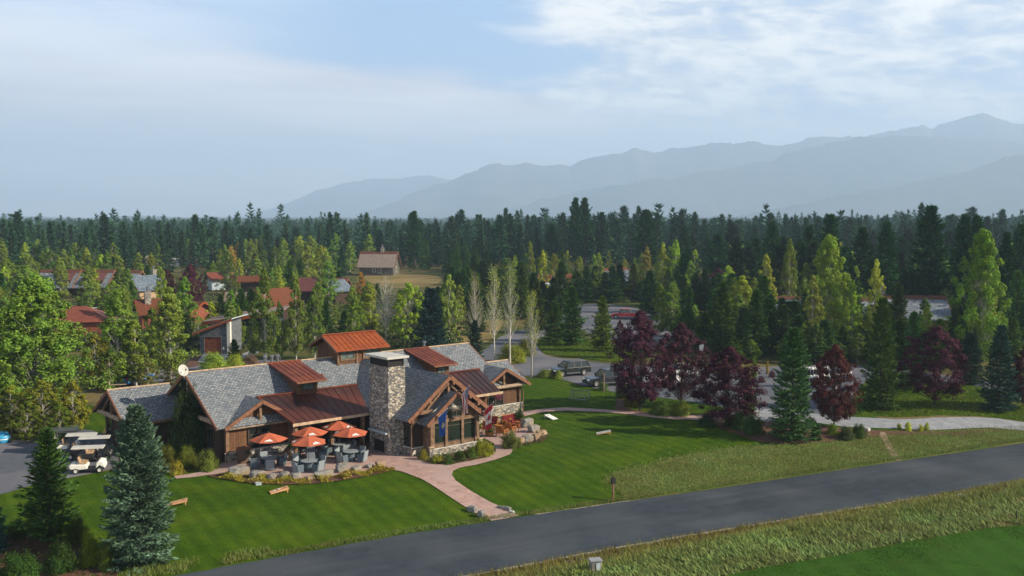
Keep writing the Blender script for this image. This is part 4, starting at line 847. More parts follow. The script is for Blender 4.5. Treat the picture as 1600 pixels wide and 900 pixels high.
def make_bare(name, seed, Ht=10., R=1.8, leaves=500, trunks=2, spread=.5, nb=110):
    rng = np.random.default_rng(seed); root = empty(name, (0, -500, -300)); parts = []; tips = []
    for k in range(trunks):
        lean = rng.uniform(-.07, .07, 2) if trunks > 1 else np.zeros(2)
        pts = np.array([[lean[0] * z * Ht * .8 + .12 * (k - (trunks - 1) / 2) + .05 * math.sin(z * 9 + k), lean[1] * z * Ht * .8 + .04 * math.cos(z * 7), z * Ht] for z in np.linspace(0, .98, 10)]); pts[0, 2] = -.3
        rad = .013 * Ht * (1 - np.linspace(0, .93, 10)); parts.append(tubes(pts[:-1], pts[1:], rad[:-1], rad[1:], 6))
        for b in range(nb // trunks):
            t = rng.uniform(.22, .95); i = min(8, int(t * 9.2)); p = pts[i] + (pts[i + 1] - pts[i]) * rng.uniform(0, 1); az = rng.uniform(0, 6.28)
            L = R * (1 - t) ** .5 * rng.uniform(.6, 1.15); o = np.array([math.cos(az), math.sin(az), 0])
            m = p + o * L * spread + np.array([0, 0, L * .55]); e = p + o * L * (spread + .35) + np.array([0, 0, L * 1.35])
            r0 = .0042 * Ht * (1.1 - t); parts.append(tubes(np.array([p, m]), np.array([m, e]), np.array([r0, r0 * .65]), np.array([r0 * .65, r0 * .25]), 3))
            for s in range(4):
                q = p + (m - p) * rng.uniform(.4, 1) if s < 2 else m + (e - m) * rng.uniform(.1, .9)
                d = unit(np.array([o[0], o[1], 1.2]) + rng.standard_normal(3) * .5); f = q + d * L * .32; parts.append(tubes(q[None], f[None], r0 * .4, r0 * .15, 3)); tips.append(f)
            tips.append(e)
    Vt, Ft = merge(parts); link('trunk', np_mesh('trunk', Vt, Ft, [M['bark_w']]), root)
    T = np.array(tips); P = T[rng.integers(0, len(T), leaves)] + rng.normal(0, .13, (leaves, 3)); V, Fc = cards(P, .16, rng)
    link('crown', np_mesh('crown', V, Fc, [M['leaf']]), root); root['H'] = Ht; root['R'] = R * .95
    return root
def make_bush(name, mat, seed, n=2500, leaf=.11, Ht=1., R=1., ncl=45, flat=1.0):
    rng = np.random.default_rng(seed); root = empty(name, (0, -500, -300))
    az = rng.uniform(0, 6.28, ncl); el = rng.uniform(.02, 1, ncl); rr = R * np.sqrt(1 - el ** 2 * .9) * rng.uniform(.35, .98, ncl); el = el * (1 + .16 * np.sin(az * 3 + seed)); C = np.stack([np.cos(az) * rr, np.sin(az) * rr, el * Ht * .86], -1)
    P = (C[:, None] + rng.standard_normal((ncl, n // ncl, 3)) * [.12 * R, .12 * R, .10 * Ht]).reshape(-1, 3); P[:, 2] = np.abs(P[:, 2]) + .03
    V, Fc = cards(P, leaf * rng.uniform(.6, 1.3, len(P)), rng, P * [1 / R, 1 / R, 1 / Ht] + [0, 0, .2]); link('crown', np_mesh('crown', V, Fc, [M[mat]]), root)
    st = rng.integers(0, ncl, 14); Vt, Ft = tubes(np.zeros((14, 3)) + rng.normal(0, .05, (14, 3)) * [1, 1, 0], C[st], .02, .008, 3); link('stem', np_mesh('stem', Vt, Ft, [M['bark_d']]), root)
    root['H'] = Ht; root['R'] = R; return root
PROTO = {
    'spruce_hero': [make_conifer('blue_spruce', 'needle', 11, Ht=9., R=2.25, nb=330, ns=16, nbl=6, bl=.26)],
    'spruce': [make_conifer('blue_spruce', 'needle', s, Ht=9., R=2.1, nb=190, ns=12, nbl=5, bl=.34) for s in (21, 22, 23)],
    'pine': [make_conifer('pine_tree', 'needle', s, Ht=10., R=2.3, nb=150, ns=10, nbl=5, bl=.45, style='cone') for s in (31, 32, 33)],
    'tallpine': [make_conifer('tall_pine', 'needle', s, Ht=22., R=3.6, nb=150, ns=9, nbl=5, bl=.85, style='pine') for s in (41, 42, 43, 44)],
    'aspen': [make_decid('aspen_tree', 'leaf', s, Ht=10., R=1.85, ncl=120, nl=75, leaf=.21, cr=.46, z0=.1, shell=.25) for s in (51, 52, 53, 54)],
    'cottonwood': [make_decid('cottonwood_tree', 'leaf', s, Ht=13., R=4.6, ncl=300, nl=95, leaf=.25, cr=.68, z0=.05, style='round', shell=.45) for s in (61, 62)],
    'bigaspen': [make_decid('big_aspen', 'leaf', s, Ht=14., R=4.0, ncl=330, nl=95, leaf=.24, cr=.66, z0=.04, style='column', shell=.2) for s in (65, 66)],
    'roundtree': [make_decid('round_tree', 'leaf', s, Ht=6., R=2.2, ncl=120, nl=85, leaf=.19, cr=.42, z0=.05, style='round', shell=.45) for s in (71, 72, 73)],
    'maple': [make_decid('plum_tree', 'maple', s, bark='bark_d', Ht=7., R=2.6, ncl=250, nl=120, leaf=.125, cr=.46, z0=.13, style='round', shell=.4) for s in (81, 82, 83)],
    'bare': [make_bare('bare_aspen', 91, Ht=9., R=2.2, leaves=250, trunks=1, spread=.5, nb=150), make_bare('bare_aspen', 92, Ht=10., R=1.9, leaves=900, trunks=2, nb=140), make_bare('bare_aspen', 93, Ht=10., R=1.9, leaves=1300, trunks=1, nb=130), make_bare('bare_aspen', 94, Ht=7., R=1.7, leaves=1100, trunks=3, nb=120)],
    'bush': [make_bush('round_bush', 'leaf', s) for s in (101, 102, 103)],
    'bushbig': [make_bush('large_shrub', 'leaf', s, n=9000, leaf=.07, ncl=110) for s in (111, 112)],
}
C_SPRUCE = (.075, .12, .074); C_BLUE = (.03, .09, .075); C_DPINE = (.03, .08, .035); C_PINE = (.06, .12, .04); C_GPINE = (.07, .12, .028)
C_ASP = (.18, .25, .06); C_YG = (.30, .36, .06); C_Y = (.40, .33, .06); C_OR = (.45, .25, .06); C_COT = (.17, .235, .05); C_DG = (.06, .125, .04); C_MAR = (.068, .025, .04); C_OLV = (.14, .16, .035)
TREES = []; CNT = {}
PROXY = {'spruce_hero': 9, 'spruce': 9}
NAMES = {'spruce_hero': 'blue_spruce', 'spruce': 'spruce_tree', 'pine': 'young_pine', 'tallpine': 'tall_pine', 'aspen': 'aspen_tree', 'cottonwood': 'cottonwood_tree', 'bigaspen': 'aspen_tree', 'roundtree': 'leafy_tree', 'maple': 'plum_tree', 'bare': 'bare_aspen', 'bush': 'round_bush', 'bushbig': 'large_shrub'}
CATS = {'bush': 'shrub', 'bushbig': 'shrub'}
FIRST = set()
def tree(kind, px, top, base, wpx, color, label, group=None, var=None, name=None, jit=.12):
    x, y, z = G(px, base); zt = topz(px, top, y); h = zt - z; d = y * math.cos(TILT) + (H - z) * math.sin(TILT); w = wpx * d / F / 2
    pr = PROTO[kind]; k = CNT.get(kind, 0); CNT[kind] = k + 1; p = pr[(k if var is None else var) % len(pr)]
    c = tuple(v * (1 + random.uniform(-jit, jit)) * f_ for v, f_ in zip(color, (.9, 1.0, .6) if color[1] > color[2] * 1.8 else (1, 1, 1)))
    hue = random.uniform(-.06, .06); c = (c[0] * (1 + hue), c[1] * (1 - hue * .5), c[2], 1)
    sc_ = (w / p['R'], w / p['R'], h / p['H']); rz = random.uniform(0, 6.28)
    if p.name not in FIRST:   # the builder's own object takes the first place
        FIRST.add(p.name); KIDS[p.name] = [o for o in bpy.data.objects if o.parent == p]
        for q in KIDS[p.name]: KIDS['_' + q.name] = []; q.color = c
        r = p; r.location = (x, y, z); r.rotation_euler = (0, 0, rz); r.scale = sc_; tag(r, label, CATS.get(kind, 'tree'), group)
    else:
        r = copy_tree(p, (x, y, z), rz, label, CATS.get(kind, 'tree'), group, sc_, c)
    r.name = name or NAMES[kind]
    r['H_'] = h
    return r
# renaming a proto must not break the KIDS lookup, so keep protos by identity
def tree_setup():
    for kind, pr in PROTO.items():
        for p in pr: p['pid'] = p.name
tree_setup()
_old_copy = copy_tree
def copy_tree(root, loc, rz=0.0, label=None, cat=None, group=None, scale=None, color=None):
    key = root.get('pid', root.name)
    if root.get('pid') and key in KIDS and root.name not in KIDS: KIDS[root.name] = KIDS[key]
    r = _old_copy(root, loc, rz, label, cat, group, scale, color)
    for k in ('pid', 'H', 'R', 'H_'):
        if k in r: del r[k]
    return r
_t = tree
def tree(kind, *a, **k):
    pr = PROTO[kind]
    for p in pr:
        if p['pid'] != p.name and p['pid'] in KIDS: KIDS[p.name] = KIDS[p['pid']]; FIRST.add(p.name)
    return _t(kind, *a, **k)
# ------------------------------------------------------------ named trees: (kind, px, top, base, width, colour, label)
T = tree
T('spruce_hero', 219, 632, 880, 122, C_SPRUCE, 'large full blue spruce standing beside the road at the corner of the lawn')
T('pine', 78, 668, 846, 92, (.055, .10, .03), 'dark green pine with feathery branches between the golf carts and the mulch bed')
T('spruce', -14, 775, 862, 60, C_BLUE, 'small blue-green spruce cut off by the edge of the photo')
T('bushbig', 296, 618, 712, 70, (.055, .095, .045), 'tall rounded dark shrub against the lodge wall behind the big spruce')
T('bigaspen', 62, 428, 655, 178, C_COT, 'largest pale green cottonwood, left of the red hipped roof', var=0)
T('cottonwood', -35, 455, 668, 120, (.12, .2, .045), 'green cottonwood half outside the photo next to the largest cottonwood', var=1)
T('cottonwood', 12, 478, 640, 70, (.15, .23, .05), 'narrow cottonwood squeezed behind the two big cottonwoods', var=0)
for px, tp, bs, wd, c, lb in ((18, 600, 676, 78, (.19, .2, .035), 'yellow-green shrub above the car park, nearest the photo edge'), (68, 592, 680, 75, (.2, .21, .035), 'olive shrub with bright yellow top above the white utility cart'), (115, 594, 672, 62, (.17, .17, .03), 'shrub turning orange beside the dark end of the lodge'), (-32, 598, 680, 70, (.15, .18, .035), 'olive shrub at the far end of the shrub row'), (44, 625, 690, 50, (.12, .15, .03), 'low dark olive shrub in front of the yellow shrubs'), (94, 628, 686, 46, (.13, .16, .03), 'low shrub directly behind the white utility cart')):
    T('roundtree', px, tp, bs, wd, c, lb, 'autumn shrubs above the cart park')
T('aspen', 186, 452, 604, 78, C_ASP, 'full aspen standing just behind the low wing of the lodge')
T('aspen', 213, 500, 604, 60, (.16, .2, .05), 'shorter aspen leaning into the full aspen behind the low wing')
T('aspen', 267, 448, 592, 72, (.16, .235, .05), 'bright green aspen with pale trunk beside the satellite dish')
T('aspen', 240, 480, 585, 46, (.13, .19, .045), 'thin aspen between the satellite dish aspen and the full aspen')
T('roundtree', 150, 520, 610, 58, C_OLV, 'brownish green bushy tree between cottonwood and aspens')
T('roundtree', 172, 545, 612, 44, (.11, .15, .03), 'low dark bushy tree above the end of the low wing')
T('roundtree', 232, 560, 612, 40, (.17, .17, .08), 'pale dry bush in front of the aspens by the dish')
T('roundtree', 268, 575, 600, 38, (.17, .17, .09), 'straw coloured bush just below the bright green aspen')
T('aspen', 415, 418, 566, 48, (.12, .165, .05), 'tall columnar aspen in front of the garage house window wall')
T('aspen', 463, 432, 563, 38, (.13, .18, .05), 'slim aspen with thin crown beside the tall columnar aspen')
T('aspen', 492, 452, 560, 40, (.14, .19, .055), 'slim aspen nearest the clerestory tower')
T('aspen', 396, 470, 562, 26, (.12, .16, .045), 'small aspen tucked against the tall columnar aspen')
T('aspen', 438, 470, 563, 24, (.12, .17, .045), 'narrow aspen between the tall columnar and the slim aspen')
T('pine', 366, 530, 562, 26, C_DG, 'small dark pine beside the garage with the brown door')
T('bushbig', 335, 553, 580, 44, C_YG, 'yellow-green shrub in front of the garage driveway')
T('bushbig', 366, 556, 578, 34, C_YG, 'yellow-green shrub below the small dark pine')
T('bushbig', 392, 556, 574, 30, (.18, .15, .1), 'dry brown shrub behind the lodge ridge')
T('spruce', 674, 450, 548, 58, (.022, .06, .06), 'very dark blue spruce behind the lodge roof')
T('bare', 604, 432, 535, 62, (.2, .2, .08), 'wide bare white aspen behind the clerestory tower', var=0)
T('bare', 744, 428, 548, 36, (.2, .22, .08), 'grey leafless aspen standing over a dark conifer', var=1)
T('bare', 772, 420, 566, 40, (.26, .28, .1), 'thin white aspen second along the row behind the lodge', var=2)
T('bare', 797, 412, 571, 42, (.24, .29, .07), 'tallest half-bare aspen with single straight white trunk', var=2)
T('bare', 831, 458, 590, 32, (.28, .32, .07), 'half-bare aspen with three close trunks nearest the green car', var=3)
T('pine', 742, 500, 562, 34, (.03, .06, .04), 'dark low conifer under the grey leafless aspen')
T('roundtree', 640, 440, 536, 66, (.26, .32, .05), 'bright yellow-green willow-like tree left of the dark spruce')
T('roundtree', 702, 428, 530, 40, (.23, .28, .07), 'light green tree right of the dark spruce')
T('aspen', 718, 445, 505, 26, (.2, .24, .06), 'small light green tree by the dry verge')
T('bushbig', 800, 540, 566, 50, (.25, .3, .05), 'spreading yellow-green bush under the half-bare aspens')
T('bushbig', 822, 532, 556, 34, C_OLV, 'olive bush on the end of the parking island')
T('pine', 894, 447, 540, 46, C_PINE, 'rounded pine on the grass island, tallest of its row')
T('pine', 866, 470, 534, 44, C_PINE, 'pine at the dark end of the grass island')
T('pine', 941, 462, 549, 42, (.10, .14, .03), 'yellowish pine standing alone on the grass island')
T('pine', 838, 440, 520, 42, (.05, .085, .03), 'green pine behind the parking island')
# plum trees
T('maple', 1000, 486, 642, 102, C_MAR, 'broad plum tree nearest the long brick path')
T('maple', 1064, 503, 634, 84, (.08, .028, .042), 'reddish plum tree second from the green car')
T('maple', 1137, 540, 665, 116, (.06, .022, .034), 'low spreading plum tree beside the large blue spruce')
T('maple', 1303, 538, 667, 78, (.07, .02, .024), 'small plum tree at the edge of the concrete path')
T('maple', 1460, 508, 634, 108, C_MAR, 'round plum tree alone on the grass behind the concrete path')
T('maple', 1602, 540, 640, 66, (.07, .022, .035), 'plum tree cut by the edge of the photo')
T('maple', 299, 412, 490, 42, (.075, .022, .035), 'dark plum tree among the village houses')
T('maple', 262, 420, 478, 28, (.075, .022, .03), 'smaller plum tree beside the gable with stone chimney')
T('maple', 1122, 418, 458, 30, (.07, .02, .03), 'distant plum tree in the wood behind the car park')
T('maple', 968, 500, 560, 26, (.08, .025, .03), 'small plum tree half hidden behind the broad plum tree')
# spruces at the right
T('spruce', 1237, 512, 688, 78, (.065, .11, .058), 'full blue-green spruce in the mulch bed', var=0)
T('spruce', 1375, 465, 640, 62, (.06, .105, .04), 'tall sunlit spruce left of the round plum tree', var=1)
T('spruce', 1402, 500, 610, 56, (.035, .08, .03), 'dark green spruce close behind the tall sunlit spruce', var=2)
T('spruce', 1560, 508, 642, 60, (.035, .08, .055), 'open blue spruce with bare lower trunk near the photo edge', var=0)
T('spruce', 1516, 520, 600, 46, (.03, .065, .045), 'dark spruce between the round plum tree and the open blue spruce', var=1)
T('pine', 1128, 440, 550, 50, C_GPINE, 'green pine beyond the low spreading plum tree')
T('pine', 1180, 452, 556, 50, C_PINE, 'dark pine behind the tip of the full blue-green spruce')
T('pine', 1160, 480, 562, 40, (.04, .07, .03), 'shaded pine between two taller pines past the car park')
T('spruce', 1075, 478, 548, 36, C_PINE, 'small spruce behind the reddish plum tree')
T('spruce', 1240, 470, 548, 46, (.03, .065, .03), 'dark spruce behind the full blue-green spruce')
T('pine', 1168, 632 - 40, 652, 34, (.14, .17, .03), 'thin yellow-green pine just left of the full blue-green spruce')
T('spruce', 1178, 556, 590, 12, (.25, .28, .05), 'slim golden conifer on the parking bed')
# tall trees rising above the forest line
for px, tp, bs, wd, lb in ((899, 308, 424, 30, 'tallest dark pine, left one of the twin tops above the forest'), (913, 309, 426, 34, 'right one of the twin pine tops above the forest'), (1008, 327, 438, 42, 'broad tall pine in the middle of the forest line'), (940, 331, 420, 30, 'tall pine just right of the twin tops'), (1450, 320, 500, 66, 'huge dark pine, tallest on the right side'), (1502, 335, 505, 46, 'dark pine beside the huge dark pine'), (1522, 336, 508, 40, 'dark pine behind the large aspen near the right edge'), (1295, 334, 480, 48, 'dark pine with browned top behind the large yellow-green aspen'), (1382, 346, 490, 46, 'dark pine behind the golden aspen'), (1345, 355, 484, 44, 'dark rounded pine left of the golden aspen'), (1205, 346, 470, 34, 'slim dark pine between the two groves'), (1262, 352, 470, 36, 'dark pine left of the large yellow-green aspen'), (1568, 362, 520, 40, 'dark pine right of the large aspen'), (1590, 350, 500, 40, 'dark pine at the photo edge'), (1120, 365, 455, 40, 'round-topped pine in the wood past the car park'), (1150, 372, 462, 40, 'dark pine right of the round-topped pine'), (648, 329, 420, 28, 'tall pine rising above the forest line behind the gable house'), (1068, 352, 440, 30, 'pine standing behind the yellow grove'), (862, 350, 425, 34, 'dark pine left of the twin tops'), (30, 330, 420, 30, 'highest pine at the left end of the forest')):
    T('tallpine', px, tp, bs, wd, C_DPINE, lb)
# big aspens at the right
T('bigaspen', 1292, 366, 540, 84, (.25, .32, .055), 'large yellow-green aspen on the right, with orange patch at the top', var=0)
T('aspen', 1310, 378, 470, 34, (.36, .34, .05), 'orange-yellow aspen crown behind the large yellow-green aspen')
T('aspen', 1366, 404, 545, 40, (.42, .34, .07), 'golden aspen with thin crown in front of the far roof')
T('bigaspen', 1530, 356, 565, 98, (.17, .25, .045), 'large green aspen near the right edge', var=1)
T('aspen', 1532, 425, 555, 54, (.27, .31, .05), 'yellower aspen in front of the large green aspen')
T('aspen', 1195, 398, 520, 40, (.24, .3, .05), 'slender yellow-green aspen left of the blue roof')
T('aspen', 1232, 372, 500, 34, (.18, .24, .05), 'slender green aspen beyond the blue roof')
T('aspen', 1330, 440, 545, 44, (.26, .31, .05), 'yellow-green aspen at the foot of the large one')
T('aspen', 1445, 478, 560, 36, (.27, .31, .05), 'small yellow-green aspen in front of the big grey roof')
T('aspen', 1268, 430, 545, 40, (.2, .26, .05), 'green aspen left of the large yellow-green one')
T('aspen', 1158, 430, 530, 56, (.27, .33, .05), 'wide yellow-green aspen between the pines')
T('aspen', 1172, 470, 548, 40, (.3, .33, .05), 'bright yellow aspen low behind the dark pine')
# centre grove behind the car park
for px, tp, wd, c in ((805, 398, 26, C_ASP), (828, 378, 24, C_ASP), (848, 390, 24, C_YG), (866, 396, 26, (.26, .31, .08)), (905, 400, 30, C_ASP), (935, 395, 26, C_ASP), (1010, 385, 28, (.26, .2, .07)), (1035, 378, 30, C_YG), (1055, 374, 32, (.28, .34, .05)), (1085, 390, 30, C_YG), (1070, 400, 26, C_ASP)):
    T('aspen', px, tp, 468, wd, c, 'light green aspen in the grove between the car park and the dark forest', 'aspens behind the car park')
for i in range(26):
    px = 790 + i * 14 + random.uniform(-5, 5); T('pine', px, random.uniform(408, 448), random.uniform(482, 505) if px < 880 or px > 1010 else random.uniform(466, 474), random.uniform(28, 42), random.choice([(.035, .08, .03), (.05, .1, .035), (.06, .11, .03)]), 'dark young pine in the belt behind the rear car park', 'young pines behind the car park')
for i in range(44):
    px = 1070 + i * 13 + random.uniform(-8, 8); b = random.uniform(520, 562)
    if 1420 < px < 1510: b = random.uniform(562, 580)
    T('pine', px, b - random.uniform(50, 105), b, random.uniform(34, 54), random.choice([(.045, .09, .03), (.06, .12, .04), (.08, .14, .035)]), 'dark pine in the belt between the cart park and the houses', 'dark pines beyond the cart park')
for i in range(30):
    px = 1140 + i * 10.5 + random.uniform(-6, 6); b = random.uniform(560, 571)
    if 1185 < px < 1215: continue
    T(random.choice(['pine', 'roundtree', 'aspen']), px, b - random.uniform(26, 60), b, random.uniform(26, 40), random.choice([(.05, .1, .03), (.08, .14, .035), (.14, .2, .045)]), 'small green tree along the far kerb of the cart park', 'small trees along the cart park kerb')
# village trees on the left, placed clear of the houses
HOUSEBOX = [(555, 385, 622, 434), (468, 428, 545, 470), (295, 380, 372, 418), (258, 398, 292, 415), (205, 392, 240, 414), (42, 418, 158, 462), (218, 420, 262, 460), (88, 474, 152, 512), (222, 462, 300, 500), (300, 490, 400, 555), (428, 448, 462, 490), (330, 425, 362, 452), (380, 420, 412, 450), (840, 425, 890, 455), (950, 425, 990, 450), (1096, 438, 1116, 460), (1195, 460, 1235, 505), (1340, 462, 1480, 515), (1555, 486, 1590, 515)]
def clear(px, tp, base, wd, frac=.3):
    for x0, y0, x1, y1 in HOUSEBOX:
        if px + wd * .45 > x0 and px - wd * .45 < x1 and tp < y1 and base > y1 and random.random() < .8: return False
    return True
for kind, n, xr, br, hr, wr, cols, lab, grp in (
    ('aspen', 120, (-20, 590), (420, 545), (60, 96), (.38, .55), (C_ASP, C_ASP, C_YG, (.12, .18, .05), C_COT), 'green aspen among the village houses behind the lodge', 'aspens of the village'),
    ('pine', 60, (-20, 760), (420, 540), (48, 78), (.46, .6), (C_DG, C_PINE, (.04, .08, .035)), 'dark green pine among the village houses behind the lodge', 'pines of the village'),
    ('cottonwood', 16, (-20, 200), (425, 520), (60, 90), (.7, .95), (C_COT, C_DG, (.1, .16, .04)), 'dark leafy tree crowding the left side of the village', 'leafy trees left of the village'), ('aspen', 26, (790, 1090), (432, 470), (50, 72), (.36, .5), (C_YG, C_ASP, (.14, .2, .05)), 'aspen mixed with pines behind the rear car park', 'aspens among the rear car park pines'),
    ('roundtree', 40, (-20, 600), (430, 545), (24, 40), (.9, 1.2), (C_DG, C_ASP, C_OLV), 'round leafy tree between the village gardens', 'leafy trees of the village'),
    ('pine', 62, (640, 880), (412, 500), (50, 84), (.45, .6), (C_DG, C_PINE, (.04, .075, .035)), 'green pine in the wood left of the rear car park', 'pines left of the car park'),
    ('aspen', 78, (1030, 1640), (440, 548), (58, 100), (.4, .5), (C_YG, C_ASP, (.13, .19, .05)), 'aspen standing among dark pines on the right of the valley', 'aspens among the right-hand pines'),
    ('tallpine', 70, (1060, 1640), (430, 520), (80, 125), (.38, .5), (C_DPINE, (.035, .06, .03)), 'tall dark pine in the wood behind the right-hand houses', 'tall pines of the right-hand wood')):
    k = 0; tries = 0
    while k < n and tries < n * 12:
        tries += 1; px = random.uniform(*xr); b = br[0] + (br[1] - br[0]) * random.random() ** 1.3; hp = random.uniform(*hr) * (.55 + .45 * (b - 400) / 140) ; wd = hp * random.uniform(*wr)
        if not clear(px, b - hp, b, wd): continue
        if 555 < px < 700 and b - hp < 440 and b > 428: continue
        T(kind, px, b - hp, b, wd, random.choice(cols), lab, grp); k += 1
for px, tp, bs, wd, c, lb in ((375, 376, 425, 26, C_OR, 'orange-yellow aspen right of the big rust-roofed house'), (362, 384, 428, 22, C_Y, 'yellow aspen beside the orange-yellow aspen'), (400, 400, 440, 18, (.5, .3, .03), 'small bright orange tree near the tan roofed house'), (564, 425, 470, 22, C_OR, 'orange tree below the gable house on the knoll'), (348, 392, 432, 18, C_YG, 'slim yellow-green poplar in front of the rust-roofed house'), (296, 372, 412, 16, C_YG, 'slim poplar left of the rust-roofed house'), (175, 398, 450, 50, (.25, .27, .05), 'yellowing tree right of the pale shingled houses'), (442, 376, 430, 24, C_ASP, 'pointed aspen left of the maroon roof'), (508, 386, 430, 24, C_YG, 'pointed aspen above the maroon roof'), (475, 392, 432, 20, C_YG, 'thin aspen with white trunk above the maroon roof')):
    T('aspen', px, tp, bs, wd, c, lb)
# ------------------------------------------------------------ dark forest: single trees in front, the rest as one mass
def forest_mesh(seed, nb, ns, nbl, bl, Ht=20., R=2.7):
    (V, Fc), _ = spruce_arrays(seed, Ht=Ht, R=R, nb=nb, ns=ns, nbl=nbl, bl=bl, style='pine' if seed % 2 else 'cone'); return V, Fc
def forest():
    rng = np.random.default_rng(5); protos = []
    for s in range(6):
        V, Fc = forest_mesh(200 + s, 80, 6, 3, 1.25); F4 = tri2quad(Fc)
        Vt, Ft = tubes(np.array([[0, 0, -.3], [0, 0, 8.]]), np.array([[0, 0, 8.], [0, 0, 19.3]]), np.array([.26, .16]), np.array([.16, .03]), 5)
        root = empty('forest_pine', (0, -500, -300)); link('crown', np_mesh('crown', V, Fc, [M['needle']]), root); link('trunk', np_mesh('trunk', Vt, Ft, [M['bark']]), root); protos.append(root)
        KIDS[root.name] = [o for o in bpy.data.objects if o.parent == root]
        for q in KIDS[root.name]: KIDS['_' + q.name] = []
    used = set(); k = 0; N = 290
    for i in range(N):
        row = i % 3; px = -60 + (i // 3) * (1720 / (N // 3)) + rng.uniform(-9, 9); d = (360, 405, 450)[row] + rng.uniform(-25, 20)
        if px < 330: d -= 30
        if 540 < px < 720: d += 20
        x, y = (px - 800) / F * d, d; hh = rng.uniform(11.5, 17.8) + (3.0 if rng.random() < .13 else 0) + (2.6 if px > 700 else 0)
        p = protos[i % 6]; s = hh / 20; w = s * rng.uniform(.85, 1.2)
        c = np.array(C_DPINE) * rng.uniform(.8, 1.3) ; c = (c[0] * rng.uniform(.9, 1.3), c[1], c[2], 1)
        lab, grp = 'dark pine in the front rows of the forest that closes the valley', 'front pines of the forest'
        if i % 6 not in used:
            used.add(i % 6); p.location = (x, y, 0); p.rotation_euler = (0, 0, rng.uniform(0, 6)); p.scale = (w, w, s); tag(p, lab, 'tree', grp)
            for q in KIDS[p.name]: q.color = c
        else: _old_copy(p, (x, y, 0), rng.uniform(0, 6), lab, 'tree', grp, (w, w, s), c).name = 'forest_pine'
    # the mass behind
    near = [forest_mesh(300 + s, 34, 4, 2, 1.9) for s in range(5)]; far = [forest_mesh(320 + s, 13, 2, 2, 4.2) for s in range(4)]
    for nm, protos2, n, d0, d1, hlo, hhi in (('forest', near, 4800, 400, 1250, 9.0, 16), ('far_forest', far, 14000, 1150, 6000, 6.5, 13)):
        parts = []; u = rng.uniform(0, 1, n); D = np.sqrt(d0 ** 2 + (d1 ** 2 - d0 ** 2) * u ** 1.35); PX = rng.uniform(-450, 2050, n); X = (PX - 800) / F * D
        hh = rng.uniform(hlo, hhi, n) + 2.0 * np.sin(X / 90 + 1) * np.sin(D / 160) + 1.2 * np.sin(X / 37) + (rng.random(n) < .05) * 3.0 + np.where(PX > 700, 1.8, 0) + ((D < 1000) & (rng.random(n) < .07)) * rng.uniform(3, 7, n); W = rng.uniform(.85, 1.25, n) * (1 if nm == 'forest' else 1.7); A = rng.uniform(0, 6.28, n)
        for i, (V, Fc) in enumerate(protos2):
            idx = np.arange(i, n, len(protos2)); s = hh[idx] / 20; ca, sa = np.cos(A[idx]), np.sin(A[idx]); w = s * W[idx]
            vx = (V[None, :, 0] * ca[:, None] - V[None, :, 1] * sa[:, None]) * w[:, None] + X[idx, None]; vy = (V[None, :, 0] * sa[:, None] + V[None, :, 1] * ca[:, None]) * w[:, None] + D[idx, None]; vz = V[None, :, 2] * s[:, None] - .2
            VV = np.stack([vx, vy, vz], -1).reshape(-1, 3); FF = (Fc[None] + (np.arange(len(idx)) * len(V))[:, None, None]).reshape(-1, 3); parts.append((VV, FF))
        V, Fc = merge(parts); o = link(nm, np_mesh(nm, V, Fc, [M['farleaf']])); o.color = (.03, .08, .045, 1); tag(o, kind='stuff')
forest()
# ------------------------------------------------------------ ground cover and grasses
def scatter(name, pts_xy, hlo, hhi, wd, color, mat='blade', lean=.35, wind=(-.25, .05), per=1, seed=1):
    rng = np.random.default_rng(seed); P = np.repeat(pts_xy, per, 0); n = len(P); P = P + rng.normal(0, .12, P.shape) * (per > 1)
    Z = hgt(P[:, 0], P[:, 1]) + .02; B = np.stack([P[:, 0], P[:, 1], Z], -1); D = unit(np.stack([rng.normal(wind[0], lean, n), rng.normal(wind[1], lean, n), np.ones(n)], -1))
    V, Fc = blades(B, D, rng.uniform(hlo, hhi, n), wd * rng.uniform(.7, 1.4, n), rng); o = link(name, np_mesh(name, V, Fc, [M[mat]])); o.color = (*color, 1); tag(o, kind='stuff'); return o
def pts_in(poly, n, seed=0):
    rng = np.random.default_rng(seed); a = np.array(poly); lo = a.min(0); hi = a.max(0); out = np.zeros((0, 2))
    while len(out) < n:
        q = rng.uniform(lo, hi, (n * 3, 2)); out = np.concatenate([out, q[inside(poly, q[:, 0], q[:, 1])]])
    return out[:n]
